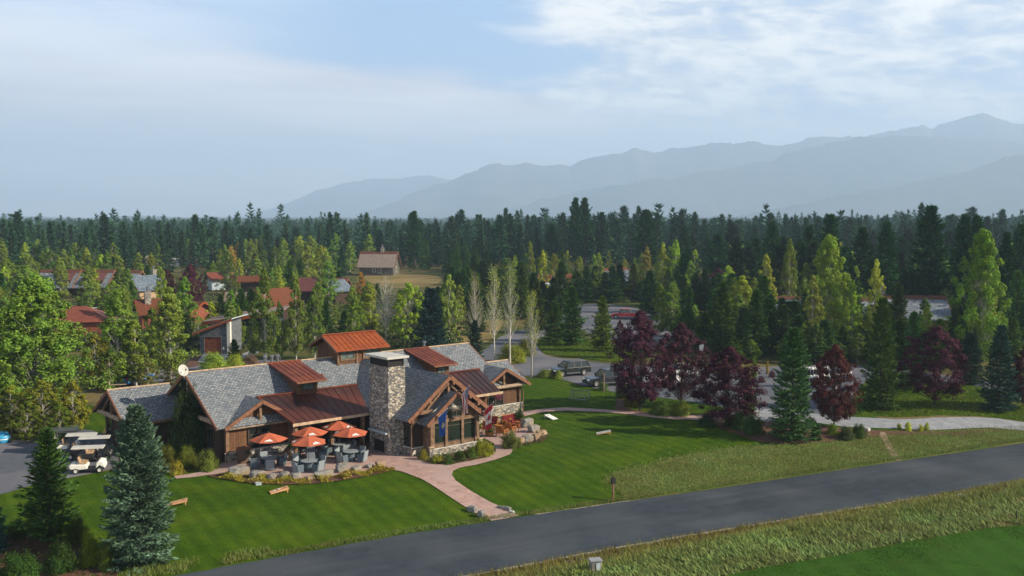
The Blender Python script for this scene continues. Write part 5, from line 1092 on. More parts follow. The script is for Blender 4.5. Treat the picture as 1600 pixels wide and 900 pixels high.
def grasses():
    rng = np.random.default_rng(12)
    def strip(s0, s1, t0, t1, n, up=False): t = rng.uniform(t0, t1, n); s = rng.uniform(s0, s1, n) + np.array([road_up(q) if up else road_lo(q) for q in t]); x, y = road_xy(s, t); return np.stack([x, y], -1)
    fw = ZONES['fairway']
    def keep(P): return P[~inside(fw, P[:, 0], P[:, 1])]
    P = keep(strip(-16, -1.6, -14, 50, 95000)); 
    cl = np.sin(P[:, 0] * 1.1 + 2 * np.sin(P[:, 1] * .7)) * np.sin(P[:, 1] * 1.3 + np.sin(P[:, 0])); scatter('rough_grass', P[cl > -.9], .25, .5, .07, (.19, .26, .085), lean=.55, wind=(-.75, -.15), seed=2)
    P = keep(strip(-3.2, -.35, -14, 50, 19000)); scatter('dry_verge_grass', P, .15, .5, .045, (.24, .21, .075), lean=.35, wind=(-.2, 0), seed=3)
    P = keep(strip(-4.5, -.4, -14, 50, 9000)); scatter('weeds', P, .2, .6, .06, (.17, .19, .04), lean=.4, seed=4)
    mp_ = pts_in(ZONES['meadow'], 60000, 5); mp_ = mp_ + np.random.default_rng(77).normal(0, .45, mp_.shape); mp_ = mp_[[road_s(a, b) > road_up((a - .2) * .888 + (b - 62.5) * .46) + .15 for a, b in mp_]]; scatter('meadow_grass', mp_, .08, .22, .055, (.18, .23, .07), lean=.7, wind=(-.5, 0), seed=6)
    P = strip(.3, 1.9, -36, -15, 7000, True); P = P[(np.sin(P[:, 0] * 1.9) * np.sin(P[:, 0] * .7 + 1) + rng.uniform(-.5, .5, len(P))) > 0]; scatter('tall_roadside_grass', P, .12, .45, .04, (.14, .18, .045), lean=.5, seed=7)
    P = strip(.1, .9, -16, 60, 14000, True); scatter('lawn_edge_grass', P, .08, .25, .04, (.12, .17, .04), seed=8)
    scatter('lawn_grass', np.concatenate([pts_in(ZONES['lawn'], 90000, 9)]), .03, .075, .05, (.048, .098, .005), lean=.6, seed=10)
    scatter('back_lawn_grass', pts_in(ZONES['back_lawn'], 16000, 11), .08, .2, .09, (.085, .13, .012), lean=.6, seed=12)
    scatter('island_grass', pts_in(ZONES['island_lawn'], 7000, 13), .08, .22, .1, (.1, .13, .015), lean=.6, seed=14)
    scatter('fairway_grass', pts_in([road_xy(road_lo(t) - 8, t) for t in (-18, 50)] + [road_xy(road_lo(t) - 34, t) for t in (60, -10)], 50000, 15) if False else pts_in(ZONES['fairway'], 120000, 15), .02, .06, .06, (.035, .08, .008), lean=.6, seed=16)
    # undergrowth of the village and woods: low leafy clumps
    n = 5200; PX = rng.uniform(-80, 1700, n); BY = 420 + (rng.uniform(0, 1, n) ** .8) * 130; pts = []
    for a, b in zip(PX, BY):
        if not clear(a, b - 6, b + 3, 10) : continue
        if 870 < a < 1110 and 474 < b < 545: continue
        if 560 < a < 700 and 426 < b < 455 or 730 < a < 960 and b > 500: continue
        if 300 < a < 400 and b > 545 or 230 < a < 345 and 490 < b < 518: continue
        if a > 1320 and b > 545: continue
        if 1130 < a < 1330 and b > 560: continue
        x, y, z = G(a, b); pts.append((x, y))
    Q = np.array(pts); k = 26; C = np.repeat(Q, k, 0); rr = rng.uniform(.5, 1.6, len(Q)).repeat(k); m = len(C); q = rng.standard_normal((m, 3)); q = unit(q) * rng.uniform(.3, 1, (m, 1)) ** .4
    P3 = np.stack([C[:, 0] + q[:, 0] * rr, C[:, 1] + q[:, 1] * rr, np.abs(q[:, 2]) * rr * .9], -1); V, Fc = cards(P3, .55 * rng.uniform(.5, 1.2, m), rng); o = link('undergrowth', np_mesh('undergrowth', V, Fc, [M['leaf']])); o.color = (.075, .105, .035, 1); tag(o, kind='stuff')
grasses()
# ------------------------------------------------------------ shrubs near the lodge
B_ = T
for px, tp, bs, wd, c, lb in ((662, 703, 719, 18, (.3, .22, .06), 'golden brown shrub at the front corner of the bay window'), (683, 712, 725, 20, (.28, .3, .04), 'yellow flowering bush under the first bay window'), (700, 713, 726, 18, (.06, .1, .03), 'low dark green shrub under the middle bay window'), (720, 706, 720, 20, (.07, .1, .035), 'low dark shrub between bay window and path'), (736, 699, 716, 22, (.08, .13, .03), 'green shrub at the far end of the bay bed'), (752, 690, 712, 30, (.26, .25, .04), 'yellow-green bush on the outer end of the bay bed'), (765, 694, 712, 16, (.3, .25, .04), 'small yellowing bush where the path bends'),
    (797, 676, 700, 34, (.14, .15, .05), 'olive bush in front of the wooden garden chairs'), (812, 640, 664, 22, (.04, .085, .03), 'dark green bush at the corner of the lodge stone base'), (790, 652, 664, 24, (.07, .1, .035), 'low shrub against the stone base by the patio'),
    (292, 700, 730, 32, (.2, .19, .05), 'olive yellow shrub between lodge wall and path, left'), (324, 706, 735, 38, (.15, .17, .05), 'speckled round shrub beside the patio path'), (276, 722, 742, 24, (.3, .3, .05), 'small yellow shrub beside the big spruce'), (262, 700, 730, 36, (.12, .13, .04), 'dark shrub hidden behind the big spruce'),
    (1031, 627, 649, 36, (.1, .16, .05), 'round variegated bush beside the brick path under the plum trees'), (1063, 628, 649, 40, (.16, .19, .05), 'yellow-green spreading bush beside the round variegated bush'), (1105, 646, 667, 28, (.035, .075, .03), 'clipped dark green bush where the path enters the bed'), (1155, 646, 672, 26, (.04, .07, .03), 'dark shrub in the bed under the low plum tree'), (1172, 650, 679, 28, (.055, .09, .04), 'grey-green shrub left of the full blue-green spruce'), (1186, 655, 678, 22, (.06, .1, .03), 'green shrub touching the full blue-green spruce'), (1140, 650, 668, 22, (.05, .08, .03), 'small dark shrub in the middle of the bed'), (1275, 664, 688, 22, (.03, .065, .025), 'dark low juniper right of the full blue-green spruce'), (1301, 663, 679, 24, (.12, .17, .03), 'yellow-green juniper at the plum tree foot'), (1322, 668, 687, 28, (.06, .09, .045), 'grey juniper at the end of the bed'), (1342, 664, 684, 26, (.07, .11, .03), 'green juniper beside the white rock'), (1268, 652, 668, 20, (.08, .1, .03), 'brownish low shrub behind the dark juniper'),
    (1405, 662, 671, 9, (.4, .38, .04), 'tiny round yellow shrub, smallest of the four by the concrete path'), (1419, 660, 673, 12, (.42, .4, .04), 'largest round yellow shrub beside the concrete path'), (1439, 664, 674, 11, (.4, .38, .04), 'third round yellow shrub beside the concrete path'), (1448, 661, 672, 10, (.42, .4, .04), 'last round yellow shrub beside the concrete path'),
    (30, 868, 905, 74, (.06, .13, .03), 'wide fresh green bush at the bottom edge'), (96, 850, 892, 54, (.035, .06, .02), 'dark shrub in the shade left of the big spruce'), (140, 838, 884, 34, (.2, .24, .03), 'yellow leaved bush at the foot of the big spruce'), (165, 850, 890, 30, (.12, .14, .03), 'olive bush under the big spruce'), (25, 815, 840, 30, (.09, .11, .03), 'thin shrub on the mulch bed'), (120, 810, 850, 40, (.07, .1, .025), 'weedy shrub behind the blue sign'),
    (852, 578, 590, 30, (.16, .2, .06), 'grassy clump on the kerb behind the green car wheel'), (873, 580, 592, 16, (.3, .33, .08), 'tall tuft of pale grass by the green car'), (942, 598, 610, 22, (.12, .17, .07), 'bluish shrub below the dark truck'), (972, 600, 622, 26, (.1, .14, .05), 'shrub between the truck and the first plum tree'), (985, 616, 636, 26, (.13, .12, .04), 'brownish shrub in the shade of the broad plum tree'), (1190, 588, 598, 13, (.08, .02, .025), 'dark red barberry on the parking bed'), (1206, 580, 590, 12, (.08, .02, .025), 'dark red barberry nearest the golden conifer'), (1199, 565, 585, 6, (.35, .22, .08), 'orange feathery grass on the parking bed'), (1168, 570, 602, 18, (.2, .22, .05), 'olive shrub on the parking bed'), (1130, 566, 584, 30, (.22, .22, .05), 'dry yellowish shrub behind the low plum tree'),
    (325, 480, 492, 22, (.42, .28, .03), 'orange-yellow bush in front of the tan roofed house'), (345, 478, 490, 18, (.4, .3, .03), 'yellow bush beside the orange-yellow bush')):
    T('bush' if wd < 26 else 'bushbig', px, tp, bs, wd, c, lb)
def bed_cover():
    rng = np.random.default_rng(33)
    for nm, zn, n, c, sz, hh in (('flowering_groundcover', 'patio_bed', 9000, (.28, .24, .035), .12, .4), ('bed_groundcover', 'bay_bed', 3500, (.07, .1, .03), .12, .3), ('wall_bed_groundcover', 'wall_bed', 1200, (.1, .12, .04), .12, .3), ('corner_groundcover', 'corner_bed', 2500, (.09, .11, .035), .14, .4), ('juniper_groundcover', 'foreground_bed', 5000, (.05, .07, .02), .12, .3)):
        P = pts_in(ZONES[zn], n, 3)
        m = np.sin(P[:, 0] * 2.1) * np.sin(P[:, 1] * 2.6 + P[:, 0]) > -.3; P = P[m]
        Z = hgt(P[:, 0], P[:, 1]) + .05 + rng.uniform(0, hh, len(P)) * (.6 + .4 * np.sin(P[:, 0] * 3)); V, Fc = cards(np.stack([P[:, 0], P[:, 1], Z], -1), sz * rng.uniform(.6, 1.4, len(P)), rng)
        o = link(nm, np_mesh(nm, V, Fc, [M['leaf']])); o.color = (*c, 1); tag(o, kind='stuff')
bed_cover()
# ------------------------------------------------------------ houses of the village
def house(px, py, rot, L, D, hw, rise, wall, roof, label, ridge='old_rust', over=.7, chimney=None, wins=(), doors=(), dormer=None, fascia='fascia', name='house', hip=False, gwin=False, wf='white_frame', post=False):
    x, y, z = G(px, py); r = empty(name, (x, y, z), math.radians(rot), label, 'house')
    a, b = L / 2, D   # front wall at local y=0, house goes back to y=D, ridge along x
    w = MB()
    if hip: w.box(-a, 0, -.2, a, D, hw)
    else: w.prism([(-a, 0, -.2), (-a, D, -.2), (-a, D, hw), (-a, D / 2, hw + rise), (-a, 0, hw)], (L, 0, 0))
    w.build('wall', M[wall], r)
    rr = MB(); s = rise / (D / 2); zl = hw - over * s + .12; zr = hw + rise + .12
    if hip:
        i = D / 2; A = (-a - over, -over, zl); Bq = (a + over, -over, zl); Cq = (a + over, D + over, zl); Dq = (-a - over, D + over, zl); E = (-a + i, D / 2, zr); Fq = (a - i, D / 2, zr)
        rr.add([A, Bq, Cq, Dq, E, Fq], [(0, 1, 5, 4), (1, 2, 5), (2, 3, 4, 5), (3, 0, 4), (3, 2, 1, 0)])
        rr.build('roof', M[roof], r)
    else:
        for w0 in (-over, D + over): rr.prism([(-a - over, w0, zl), (a + over, w0, zl), (a + over, D / 2, zr), (-a - over, D / 2, zr)], (0, 0, -.2))
        rf = rr.build('roof', M[roof], r)
        for sx in (-1, 1):
            for w0 in (-over, D + over):
                f = MB(); f.bar((sx * (a + over + .05), w0, zl - .14), (sx * (a + over + .05), D / 2, zr - .14), .1, .32); f.build('verge_board', M[fascia], r)
        if ridge:
            f = MB(); f.prism([(-a - over, D / 2 - .9, zr - .9 * s + .05), (a + over, D / 2 - .9, zr - .9 * s + .05), (a + over, D / 2, zr + .05), (-a - over, D / 2, zr + .05)], (0, 0, -.1)); f.prism([(-a - over, D / 2 + .9, zr - .9 * s + .05), (a + over, D / 2 + .9, zr - .9 * s + .05), (a + over, D / 2, zr + .05), (-a - over, D / 2, zr + .05)], (0, 0, -.1)); f.build('ridge_cap', M[ridge], rf)
    if chimney is not None:
        c = MB(); cx, cy, cz = chimney; c.box(cx - .5, cy - .5, hw * .5, cx + .5, cy + .5, cz); ch = c.build('chimney', M['stone'], r); c = MB(); c.tube((cx, cy, cz), (cx, cy, cz + .7), .2, .2, 8); c.tube((cx, cy, cz + .7), (cx, cy, cz + .85), .34, .34, 8); c.build('chimney_pot', M['steel'], ch)
    for wx, wz, ww, wh in wins: window(r, (wx, 0, wz), (1, 0, 0), (0, 0, 1), ww, wh, 2, 1, .12, .06, out=(0, -1, 0), frame=wf)
    for wx, ww, wh in doors: window(r, (wx, 0, 0), (1, 0, 0), (0, 0, 1), ww, wh, 1, 1, .12, .06, out=(0, -1, 0), frame='win_frame', glass='garage_door', name='door')
    if gwin:
        for sx in (-1, 1): window(r, (sx * a, D / 2 + .6 * sx, hw * .35), (0, -sx, 0), (0, 0, 1), 1.2, 1.4, 2, 1, .12, .06, out=(sx, 0, 0), frame=wf)
    if dormer is not None:
        dx, dw, drm = dormer
        q = MB(); q.prism([(dx - dw / 2 + .3, .3, hw - .2), (dx - dw / 2 + .3, D * .4, hw - .2), (dx - dw / 2 + .3, D * .4, hw + rise * .8), (dx - dw / 2 + .3, .3, hw + rise * .36)], (dw - .6, 0, 0)); dm = q.build('dormer', M[wall], r)
        q = MB(); q.prism([(dx - dw / 2, -.3, hw + rise * .38), (dx + dw / 2, -.3, hw + rise * .38), (dx + dw / 2, D * .42, hw + rise * .86), (dx - dw / 2, D * .42, hw + rise * .86)], (0, 0, -.14)); q.build('dormer_roof', M[drm], dm)
        window(dm, (dx - dw * .25, .3, hw + .02), (1, 0, 0), (0, 0, 1), dw * .5, max(.5, rise * .25), 2, 1, .08, .06, out=(0, -1, 0), frame=wf)
    return r
house(588, 431, -6, 11, 9, 3.3, 4.3, 'olive_wall', 'tan_roof', 'brown gable house with grey-brown roof alone on the dry grass knoll', chimney=(1.0, 4.6, 9.0), wins=((0.6, 1.0, .9, 1.5), (-1.2, 1.3, .9, .9)), dormer=None, gwin=True)
house(500, 473, -4, 9.5, 8, 2.9, 2.3, 'dark_plank', 'maroon_roof', 'house with wide maroon metal roof behind the slim aspens', ridge=None, chimney=(1.6, 3.2, 6.4), wins=((1.0, .8, 1.6, 1.4),))
house(536, 474, 58, 5, 5, 3.2, 1.8, 'dark_plank', 'blue_roof', 'blue shingled gable joined beside the maroon metal roof', ridge=None)
house(326, 419, -3, 14, 9, 3.0, 2.6, 'rust_wall', 'village_rust', 'largest village house with wide orange rust roof and small gable on top', ridge='old_rust', wins=((3.2, .8, 1.4, 1.4),), fascia='rust_orange', dormer=(3.0, 4.0, 'maroon_roof'))
house(327, 412, 84, 6, 5.5, 5.2, 2.6, 'rust_wall', 'village_rust', 'small red gable rising over the wide orange rust roof', ridge=None, chimney=(-1.0, 1.2, 8.6))
house(275, 416, 0, 10, 6, 2.6, .3, 'concrete', 'slab', 'flat white building left of the orange rust roof', ridge=None, over=.2)
house(224, 424, 6, 8, 8, 3.2, 2.2, 'tan_wall', 'tan_roof', 'house with pale tan hipped roof at the forest edge', hip=True)
house(84, 466, -3, 8.2, 8, 3.0, 3.4, 'dark_plank', 'shingle_far', 'left one of two pale shingled houses with rust ridge, mostly behind a cottonwood', dormer=(2.6, 3.0, 'maroon_roof'))
house(138, 466, -3, 8.0, 8, 3.0, 3.4, 'dark_plank', 'shingle_far', 'right one of two pale shingled houses, with white windows under a maroon dormer', dormer=(1.0, 5.0, 'maroon_roof'), wins=((-.4, .8, 1.1, 1.3), (1.4, .8, 1.1, 1.3)))
house(190, 462, -3, 6, 7, 3.0, 2.8, 'dark_plank', 'shingle_far', 'small pale shingled house behind the yellowing tree', ridge='old_rust')
house(240, 468, 52, 7, 6, 2.8, 2.6, 'tan_wall', 'blue_roof', 'tan gable house with blue-grey metal roof and stone chimney', ridge=None, chimney=(3.2, 4.8, 6.6), fascia='fascia')
house(112, 526, 14, 11, 8, 2.5, 1.9, 'rust_wall', 'red_roof', 'red barn-like house with smooth brick red hipped roof beside the cottonwood', hip=True)
house(256, 512, 28, 7, 6, 2.8, 1.9, 'rust_wall', 'village_rust', 'orange roofed house with brick chimney behind the bright green aspen', ridge=None, chimney=(-2.2, 2.2, 6.2), fascia='rust_orange')
house(283, 506, -30, 5, 5, 2.4, 1.4, 'rust_wall', 'village_rust', 'low orange roofed wing beside the tan pickup', ridge=None, fascia='rust_orange')
house(444, 505, 50, 6.5, 6.5, 3.6, 2.4, 'dark_plank', 'village_rust', 'dark maroon gable house with orange roof between the slim aspens', ridge=None, fascia='maroon_roof', gwin=True, wins=((-2, 1.4, 1.0, 1.4),))
house(348, 453, 30, 5.5, 5, 3.0, 1.4, 'blue_metal', 'red_roof', 'small house with red roof and bright blue wall', ridge=None)
house(396, 462, 8, 6, 5, 3.6, 1.0, 'dark_plank', 'village_rust', 'rust red house with low blue deck behind the tall columnar aspen', ridge=None)
house(392, 488, 6, 9, 5, 2.6, 1.2, 'dark_plank', 'tan_roof', 'dark house with thin brown roof left of the tall columnar aspen', ridge=None)
def garage():
    x, y, z = G(334, 553.6); r = empty('garage', (x, y, z), math.radians(-4), 'slate grey garage with brown door and pale blue slanting roof', 'garage')
    w = MB(); w.prism([(-1.95, 0, -.1), (1.9, 0, -.1), (1.9, 0, 4.5), (-1.95, 0, 2.95)], (0, 6, 0)); w.build('wall', M['grey_wall'], r)
    w = MB(); w.prism([(-2.7, -.7, 3.05), (2.9, -.7, 5.1), (2.9, 6.6, 5.1), (-2.7, 6.6, 3.05)], (0, 0, -.14)); rf = w.build('roof', M['blue_metal'], r)
    w = MB(); w.bar((-2.7, -.76, 2.86), (2.9, -.76, 4.9), .08, .3); w.build('fascia', M['rust_orange'], rf)
    w = MB(); w.box(1.95, -.12, 0, 2.4, .5, 4.5); w.build('trim_post', M['white_frame'], r)
    window(r, (-1.25, 0, .02), (1, 0, 0), (0, 0, 1), 2.35, 2.4, 1, 1, .1, .02, out=(0, -1, 0), frame='grey_wall', glass='garage_door', name='garage_door')
    w = MB(); w.box(1.35, -.08, .7, 1.5, -.005, 1.0); w.build('meter_box', M['white'], r)
garage()
def garage_house():
    x, y, z = G(384, 541); r = empty('house', (x, y, z), math.radians(4), 'navy sided house with brown slanting roof and orange fascia beside the garage', 'house')
    w = MB(); w.prism([(-4.5, 0, -.1), (4.5, 0, -.1), (4.5, 0, 4.6), (-4.5, 0, 3.4)], (0, 7, 0)); w.build('wall', M['navy_wall'], r)
    w = MB(); w.prism([(-6, -1.0, 3.75), (5.4, -1.0, 5.25), (5.4, 7.8, 5.35), (-6, 7.8, 3.85)], (0, 0, -.16)); rf = w.build('roof', M['tan_roof'], r)
    w = MB(); w.bar((-6, -1.06, 3.5), (5.4, -1.06, 5.0), .1, .42); w.build('fascia', M['rust_orange'], rf)
    window(r, (-1.6, 0, 1.1), (1, 0, 0), (0, 0, 1), .7, 1.5, 1, 1, .14, .02, out=(0, -1, 0), frame='white_frame')
garage_house()
house(870, 459, 8, 7, 6, 3.0, 1.6, 'dark_plank', 'village_rust', 'rust roofed house with pale lower roof behind the grove', ridge=None, wins=((-1, .8, 1, 1.2),))
house(859, 462, 12, 5, 4, 2.3, .6, 'dark_plank', 'blue_metal', 'low pale roofed porch house at the edge of the grove', ridge=None)
house(970, 456, 36, 9, 8, 2.8, 2.9, 'dark_plank', 'blue_roof', 'blue shingled house with rust ridge above the rear car park')
house(1107, 470, -10, 7, 7, 3.0, 2.6, 'dark_plank', 'blue_roof', 'small blue roof with rust ridge beside the wide yellow-green aspen')
house(1173, 450, 20, 6, 6, 3.0, 1.6, 'dark_plank', 'tan_roof', 'tiny dark gable far among the pines', ridge=None)
house(1249, 452, 10, 6, 6, 3.2, 2.2, 'grey_wall', 'blue_roof', 'tiny grey house between the slender aspens', ridge=None)
house(1212, 511, -6, 9, 8, 2.6, 2.3, 'dark_plank', 'blue_roof', 'dark house with blue-grey roof and covered porch behind the full spruce', wins=((-1.5, .6, 1.2, 1.4),))
house(1372, 520, -8, 9, 8, 2.8, 2.6, 'rust_wall', 'shingle_far', 'wide grey roofed house with rust ridge and stone chimney behind the golden aspen', chimney=(1.4, 4.4, 6.9))
house(1438, 522, -8, 8.5, 9, 2.8, 3.0, 'rust_wall', 'shingle_far', 'grey roofed house with rust ridge right of the stone chimney')
house(1573, 524, -4, 6, 7, 2.6, 2.4, 'dark_plank', 'blue_roof', 'blue roofed house with rust ridge at the right edge')
# ------------------------------------------------------------ vehicles
def arc(cx, cz, r, n=7, a0=0, a1=math.pi): return [(cx + r * math.cos(a0 + (a1 - a0) * i / n), cz + r * math.sin(a0 + (a1 - a0) * i / n)) for i in range(n + 1)]
def wheel(parent, x, y, r, w=.24, rim='alloy'):
    b = MB(); sgn = 1 if y > 0 else -1
    b.lathe([(r * .6, -w / 2), (r * .92, -w / 2), (r, -w * .3), (r, w * .3), (r * .92, w / 2), (r * .6, w / 2)], n=20)
    t = b.build('wheel', M['tyre'], parent, (x, y, r), (math.pi / 2, 0, 0))
    b = MB(); b.lathe([(0, .0), (r * .16, .01), (r * .2, -.03)], n=10)
    for k in range(6):
        g = k * math.pi / 3; b.bar((0, 0, -.02), (r * .6 * math.cos(g), r * .6 * math.sin(g), -.01), r * .18, .03)
    b.lathe([(r * .52, -.04), (r * .52, .01), (r * .62, .01), (r * .62, -w * .5)], n=20); b.lathe([(0, -.06), (r * .55, -.06)], n=16)
    b.build('rim', M[rim], t, (0, 0, -sgn * w * .42), (math.pi if sgn > 0 else 0, 0, 0))
def car(label, cat, name, color, kind='suv'):
    r = empty(name, (0, 0, 0), 0, label, cat); Lh = {'suv': 2.45, 'pickup': 2.85, 'sedan': 2.3}[kind]; W = .96; rw = .39
    xf, xr = Lh - .92, -Lh + .98; belt = 1.08 if kind != 'sedan' else .92; hood = belt - .06
    out = [(-Lh, .38), (-Lh, .85), (-Lh + .05, belt), (.95 if kind != 'pickup' else 1.15, belt), (Lh - .35, hood - .08), (Lh - .04, hood - .25), (Lh, .55), (Lh - .03, .36)]
    out += arc(xf, .38, .47, 8)[0:] + [(xf - .6, .3)] + [(xr + .6, .3)] + arc(xr, .38, .47, 8)
    b = MB(); b.prism([(x, -W, z) for x, z in out], (0, 2 * W, 0)); body = b.build('body', M['paint'], r, bevel=.05)
    gx = {'suv': (1.1, .42, -1.95, -2.3), 'pickup': (1.35, .75, -.65, -.85), 'sedan': (.95, .2, -1.1, -1.75)}[kind]; zt = {'suv': 1.70, 'pickup': 1.78, 'sedan': 1.38}[kind]
    b = MB(); f0, f1, r1, r0 = gx; wi = W - .06; wt = W - .26
    v = [(f0, -wi, belt), (f0, wi, belt), (r0, wi, belt), (r0, -wi, belt), (f1, -wt, zt), (f1, wt, zt), (r1, wt, zt), (r1, -wt, zt)]
    b.add(v, [(0, 1, 5, 4), (1, 2, 6, 5), (2, 3, 7, 6), (3, 0, 4, 7)]); b.build('windows', M['glass'], r)
    b = MB(); b.prism([(f1 + .06, -wt - .02, zt + .05), (f1 + .06, wt + .02, zt + .05), (r1 - .06, wt + .02, zt + .05), (r1 - .06, -wt - .02, zt + .05)], (0, 0, -.07)); b.build('roof_panel', M['paint'], r, bevel=.02)
    b = MB()
    for s in (-1, 1):
        b.bar((f0, s * (wi + .0), belt), (f1, s * wt, zt), .07, .07); b.bar((r0, s * wi, belt), (r1, s * wt, zt), .1, .1)
        n = 2 if kind == 'suv' else 1
        for k in range(n): xm = (f1 - .55 - k * 1.0) if kind == 'suv' else (f1 + r1) / 2 - .1; b.bar((xm, s * (wi + .005), belt), (xm, s * (wt + .005), zt), .07, .05)
    b.build('pillar', M['black' if kind != 'sedan' else 'paint'], r)
    if kind == 'suv':
        for s in (-1, 1): b = MB(); b.bar((f1 - .2, s * (wt - .03), zt + .11), (r1 + .1, s * (wt - .03), zt + .11), .04, .05); b.bar((f1 - .2, s * (wt - .03), zt + .02), (f1 - .2, s * (wt - .03), zt + .11), .04, .04); b.bar((r1 + .1, s * (wt - .03), zt + .02), (r1 + .1, s * (wt - .03), zt + .11), .04, .04); b.build('roof_rail', M['steel'], r)
    if kind == 'pickup':
        b = MB(); b.box(-Lh + .1, -W + .12, belt + .004, r0 - .1, W - .12, belt + .02); b.build('bed_cover', M['black'], r)
    for s in (-1, 1):
        b = MB(); b.box(Lh - .12, s * .62 - .2, hood - .36, Lh + .015, s * .62 + .2, hood - .2); b.build('headlight', M['lamp_glass'], r)
        b = MB(); b.box(-Lh - .015, s * .78 - .12, .72, -Lh + .05, s * .78 + .12, 1.0); b.build('tail_light', M['red_lens'], r)
        b = MB(); b.box(f0 - .25, s * (W + .02) - .02, belt + .02, f0 - .1, s * (W + .2), belt + .2) if s > 0 else b.box(f0 - .25, -(W + .2), belt + .02, f0 - .1, -(W - .0), belt + .2); b.build('mirror', M['black'], r)
        b = MB(); b.bar((xf - .6, s * (W + .01), .42), (xr + .6, s * (W + .01), .42), .03, .12); b.build('sill_trim', M['steel'], r)
        for k in range(2): b = MB(); b.box(.15 - k * 1.0, s * (W + .005) - .015, .9, .35 - k * 1.0, s * (W + .005) + .02, .95); b.build('door_handle', M['steel'], r)
    b = MB(); b.box(Lh - .02, -.42, .55, Lh + .02, .42, hood - .22); b.build('grille', M['black'], r)
    b = MB(); b.box(Lh - .1, -.9, .34, Lh + .06, .9, .5); b.build('bumper', M['black'], r, bevel=.03)
    for x in (xf, xr):
        for s in (-1, 1): wheel(r, x, s * (W - .12), rw)
    for o in bpy.data.objects:
        if o.parent == r: o.color = (*color, 1)
    return r
def put(o, px, py, heading, dz=0.0):
    x, y, z = G(px, py); o.location = (x, y, z + dz); o.rotation_euler = (0, 0, math.radians(heading))
put(car('dark green SUV with silver wheels parked alone on the asphalt behind the lodge', 'car', 'parked_suv', (.005, .012, .012)), 890, 587, 207, .05)
put(car('dark pickup truck half hidden behind the broad plum tree', 'truck', 'parked_pickup', (.015, .02, .028), 'pickup'), 951, 602, 200, .05)
put(car('red pickup truck parked in the rear car park', 'truck', 'parked_pickup', (.35, .02, .03), 'pickup'), 978, 498, 176, .06)
put(car('white pickup seen from the front beside the red hipped roof', 'truck', 'parked_pickup', (.7, .7, .68), 'pickup'), 146, 496, -80, .06)
put(car('tan pickup parked on the village lane below the dark plum tree', 'truck', 'parked_pickup', (.45, .36, .22), 'pickup'), 293, 495, -85, .06)
put(car('silver car in the cart park behind the gap between plum trees', 'car', 'parked_car', (.55, .58, .6), 'sedan'), 1062, 588, 195, .05)
put(car('white car just visible under the reddish plum tree', 'car', 'parked_car', (.7, .7, .7), 'sedan'), 1030, 600, 200, .05)
put(car('blue car behind the aspens above the low wing', 'car', 'parked_car', (.03, .16, .4), 'sedan'), 212, 600, 70, .05)
def golf_cart(label, body='white', utility=False):
    r = empty('golf_cart', (0, 0, 0), 0, label, 'golf cart')
    for x in (.82, -.82):
        for s in (-1, 1): wheel(r, x, s * .5, .22, .2, 'white')
    b = MB(); b.prism([(x, -.56, z) for x, z in [(1.2, .32), (1.22, .55), (1.05, .86), (.8, .92), (.62, .78), (.55, .34)] + arc(.82, .3, .26, 6)[::-1][3:4]], (0, 1.12, 0)); b.build('front_cowl', M[body], r, bevel=.05)
    b = MB(); b.prism([(x, -.6, z) for x, z in [(-1.25, .36), (-1.28, .62), (-1.15, .72), (-.2, .68), (-.02, .6), (-.02, .33), (-.55, .3)]], (0, 1.2, 0)); b.build('rear_body', M[body], r, bevel=.05)
    b = MB(); b.box(-1.2, -.52, .24, 1.15, .52, .31); b.build('chassis', M['black'], r)
    b = MB(); b.box(-.62, -.52, .69, -.08, .52, .82); b.build('seat', M['tan_wall'], r, bevel=.03)
    b = MB(); b.prism([(-.6, -.52, .82), (-.72, -.52, 1.2), (-.62, -.52, 1.22), (-.5, -.52, .83)], (0, 1.04, 0)); b.build('backrest', M['tan_wall'], r, bevel=.02)
    b = MB(); b.prism([(1.12, -.58, 1.80), (1.12, .58, 1.80), (-1.15, .58, 1.84), (-1.15, -.58, 1.84)], (0, 0, .07)); b.build('canopy', M['slab'], r, bevel=.03)  # white canopy toned down to grey, its shade put into the colour
    for s in (-1, 1):
        b = MB(); b.bar((.68, s * .5, .85), (.9, s * .5, 1.8), .035, .035); b.build('canopy_post', M['black'], r); b = MB(); b.bar((-.75, s * .52, .7), (-.85, s * .52, 1.83), .035, .035); b.build('canopy_post', M['black'], r)
        b = MB(); b.box(1.1, s * .38 - .09, .6, 1.2, s * .38 + .09, .7); b.build('headlight', M['lamp_glass'], r)
    b = MB(); b.tube((.55, .22, .75), (.32, .22, 1.05), .02, .02, 6); b.build('steering_column', M['black'], r); b = MB(); b.lathe([(.15, -.015), (.17, 0), (.15, .015), (.13, 0)], (0, 0, 0), 14); b.build('steering_wheel', M['black'], r, (.31, .22, 1.06), (0, math.radians(-40), 0))
    if utility:
        b = MB(); b.box(-2.9, -.68, .45, -1.32, .68, 1.35); bx = b.build('cargo_box', M['white'], r, bevel=.02)
        b = MB(); b.box(-2.2, -.7, .85, -1.5, -.681, 1.7); b.box(-2.2, .681, .85, -1.5, .7, 1.7); b.build('hatch', M['glass'], bx)
        b = MB(); b.box(-2.9, -.66, 1.351, -2.2, .66, 1.95); b.build('cabinet', M['white'], bx, bevel=.02)
        b = MB(); b.prism([(1.1, -.85, 2.02), (1.1, .85, 2.02), (-3.1, .85, 1.98), (-3.1, -.85, 1.98)], (0, 0, .06)); b.build('awning', M['steel'], r)
        for s in (-1, 1): b = MB(); b.bar((-1.4, s * .66, 1.3), (-1.4, s * .66, 2.0), .04, .04); b.build('awning_post', M['white'], r); wheel(r, -2.3, s * .62, .25, .2, 'alloy')
    return r
gc = golf_cart('white golf cart with tan seat parked nearest the lawn edge')
put(gc, 139, 738, 14, .05)
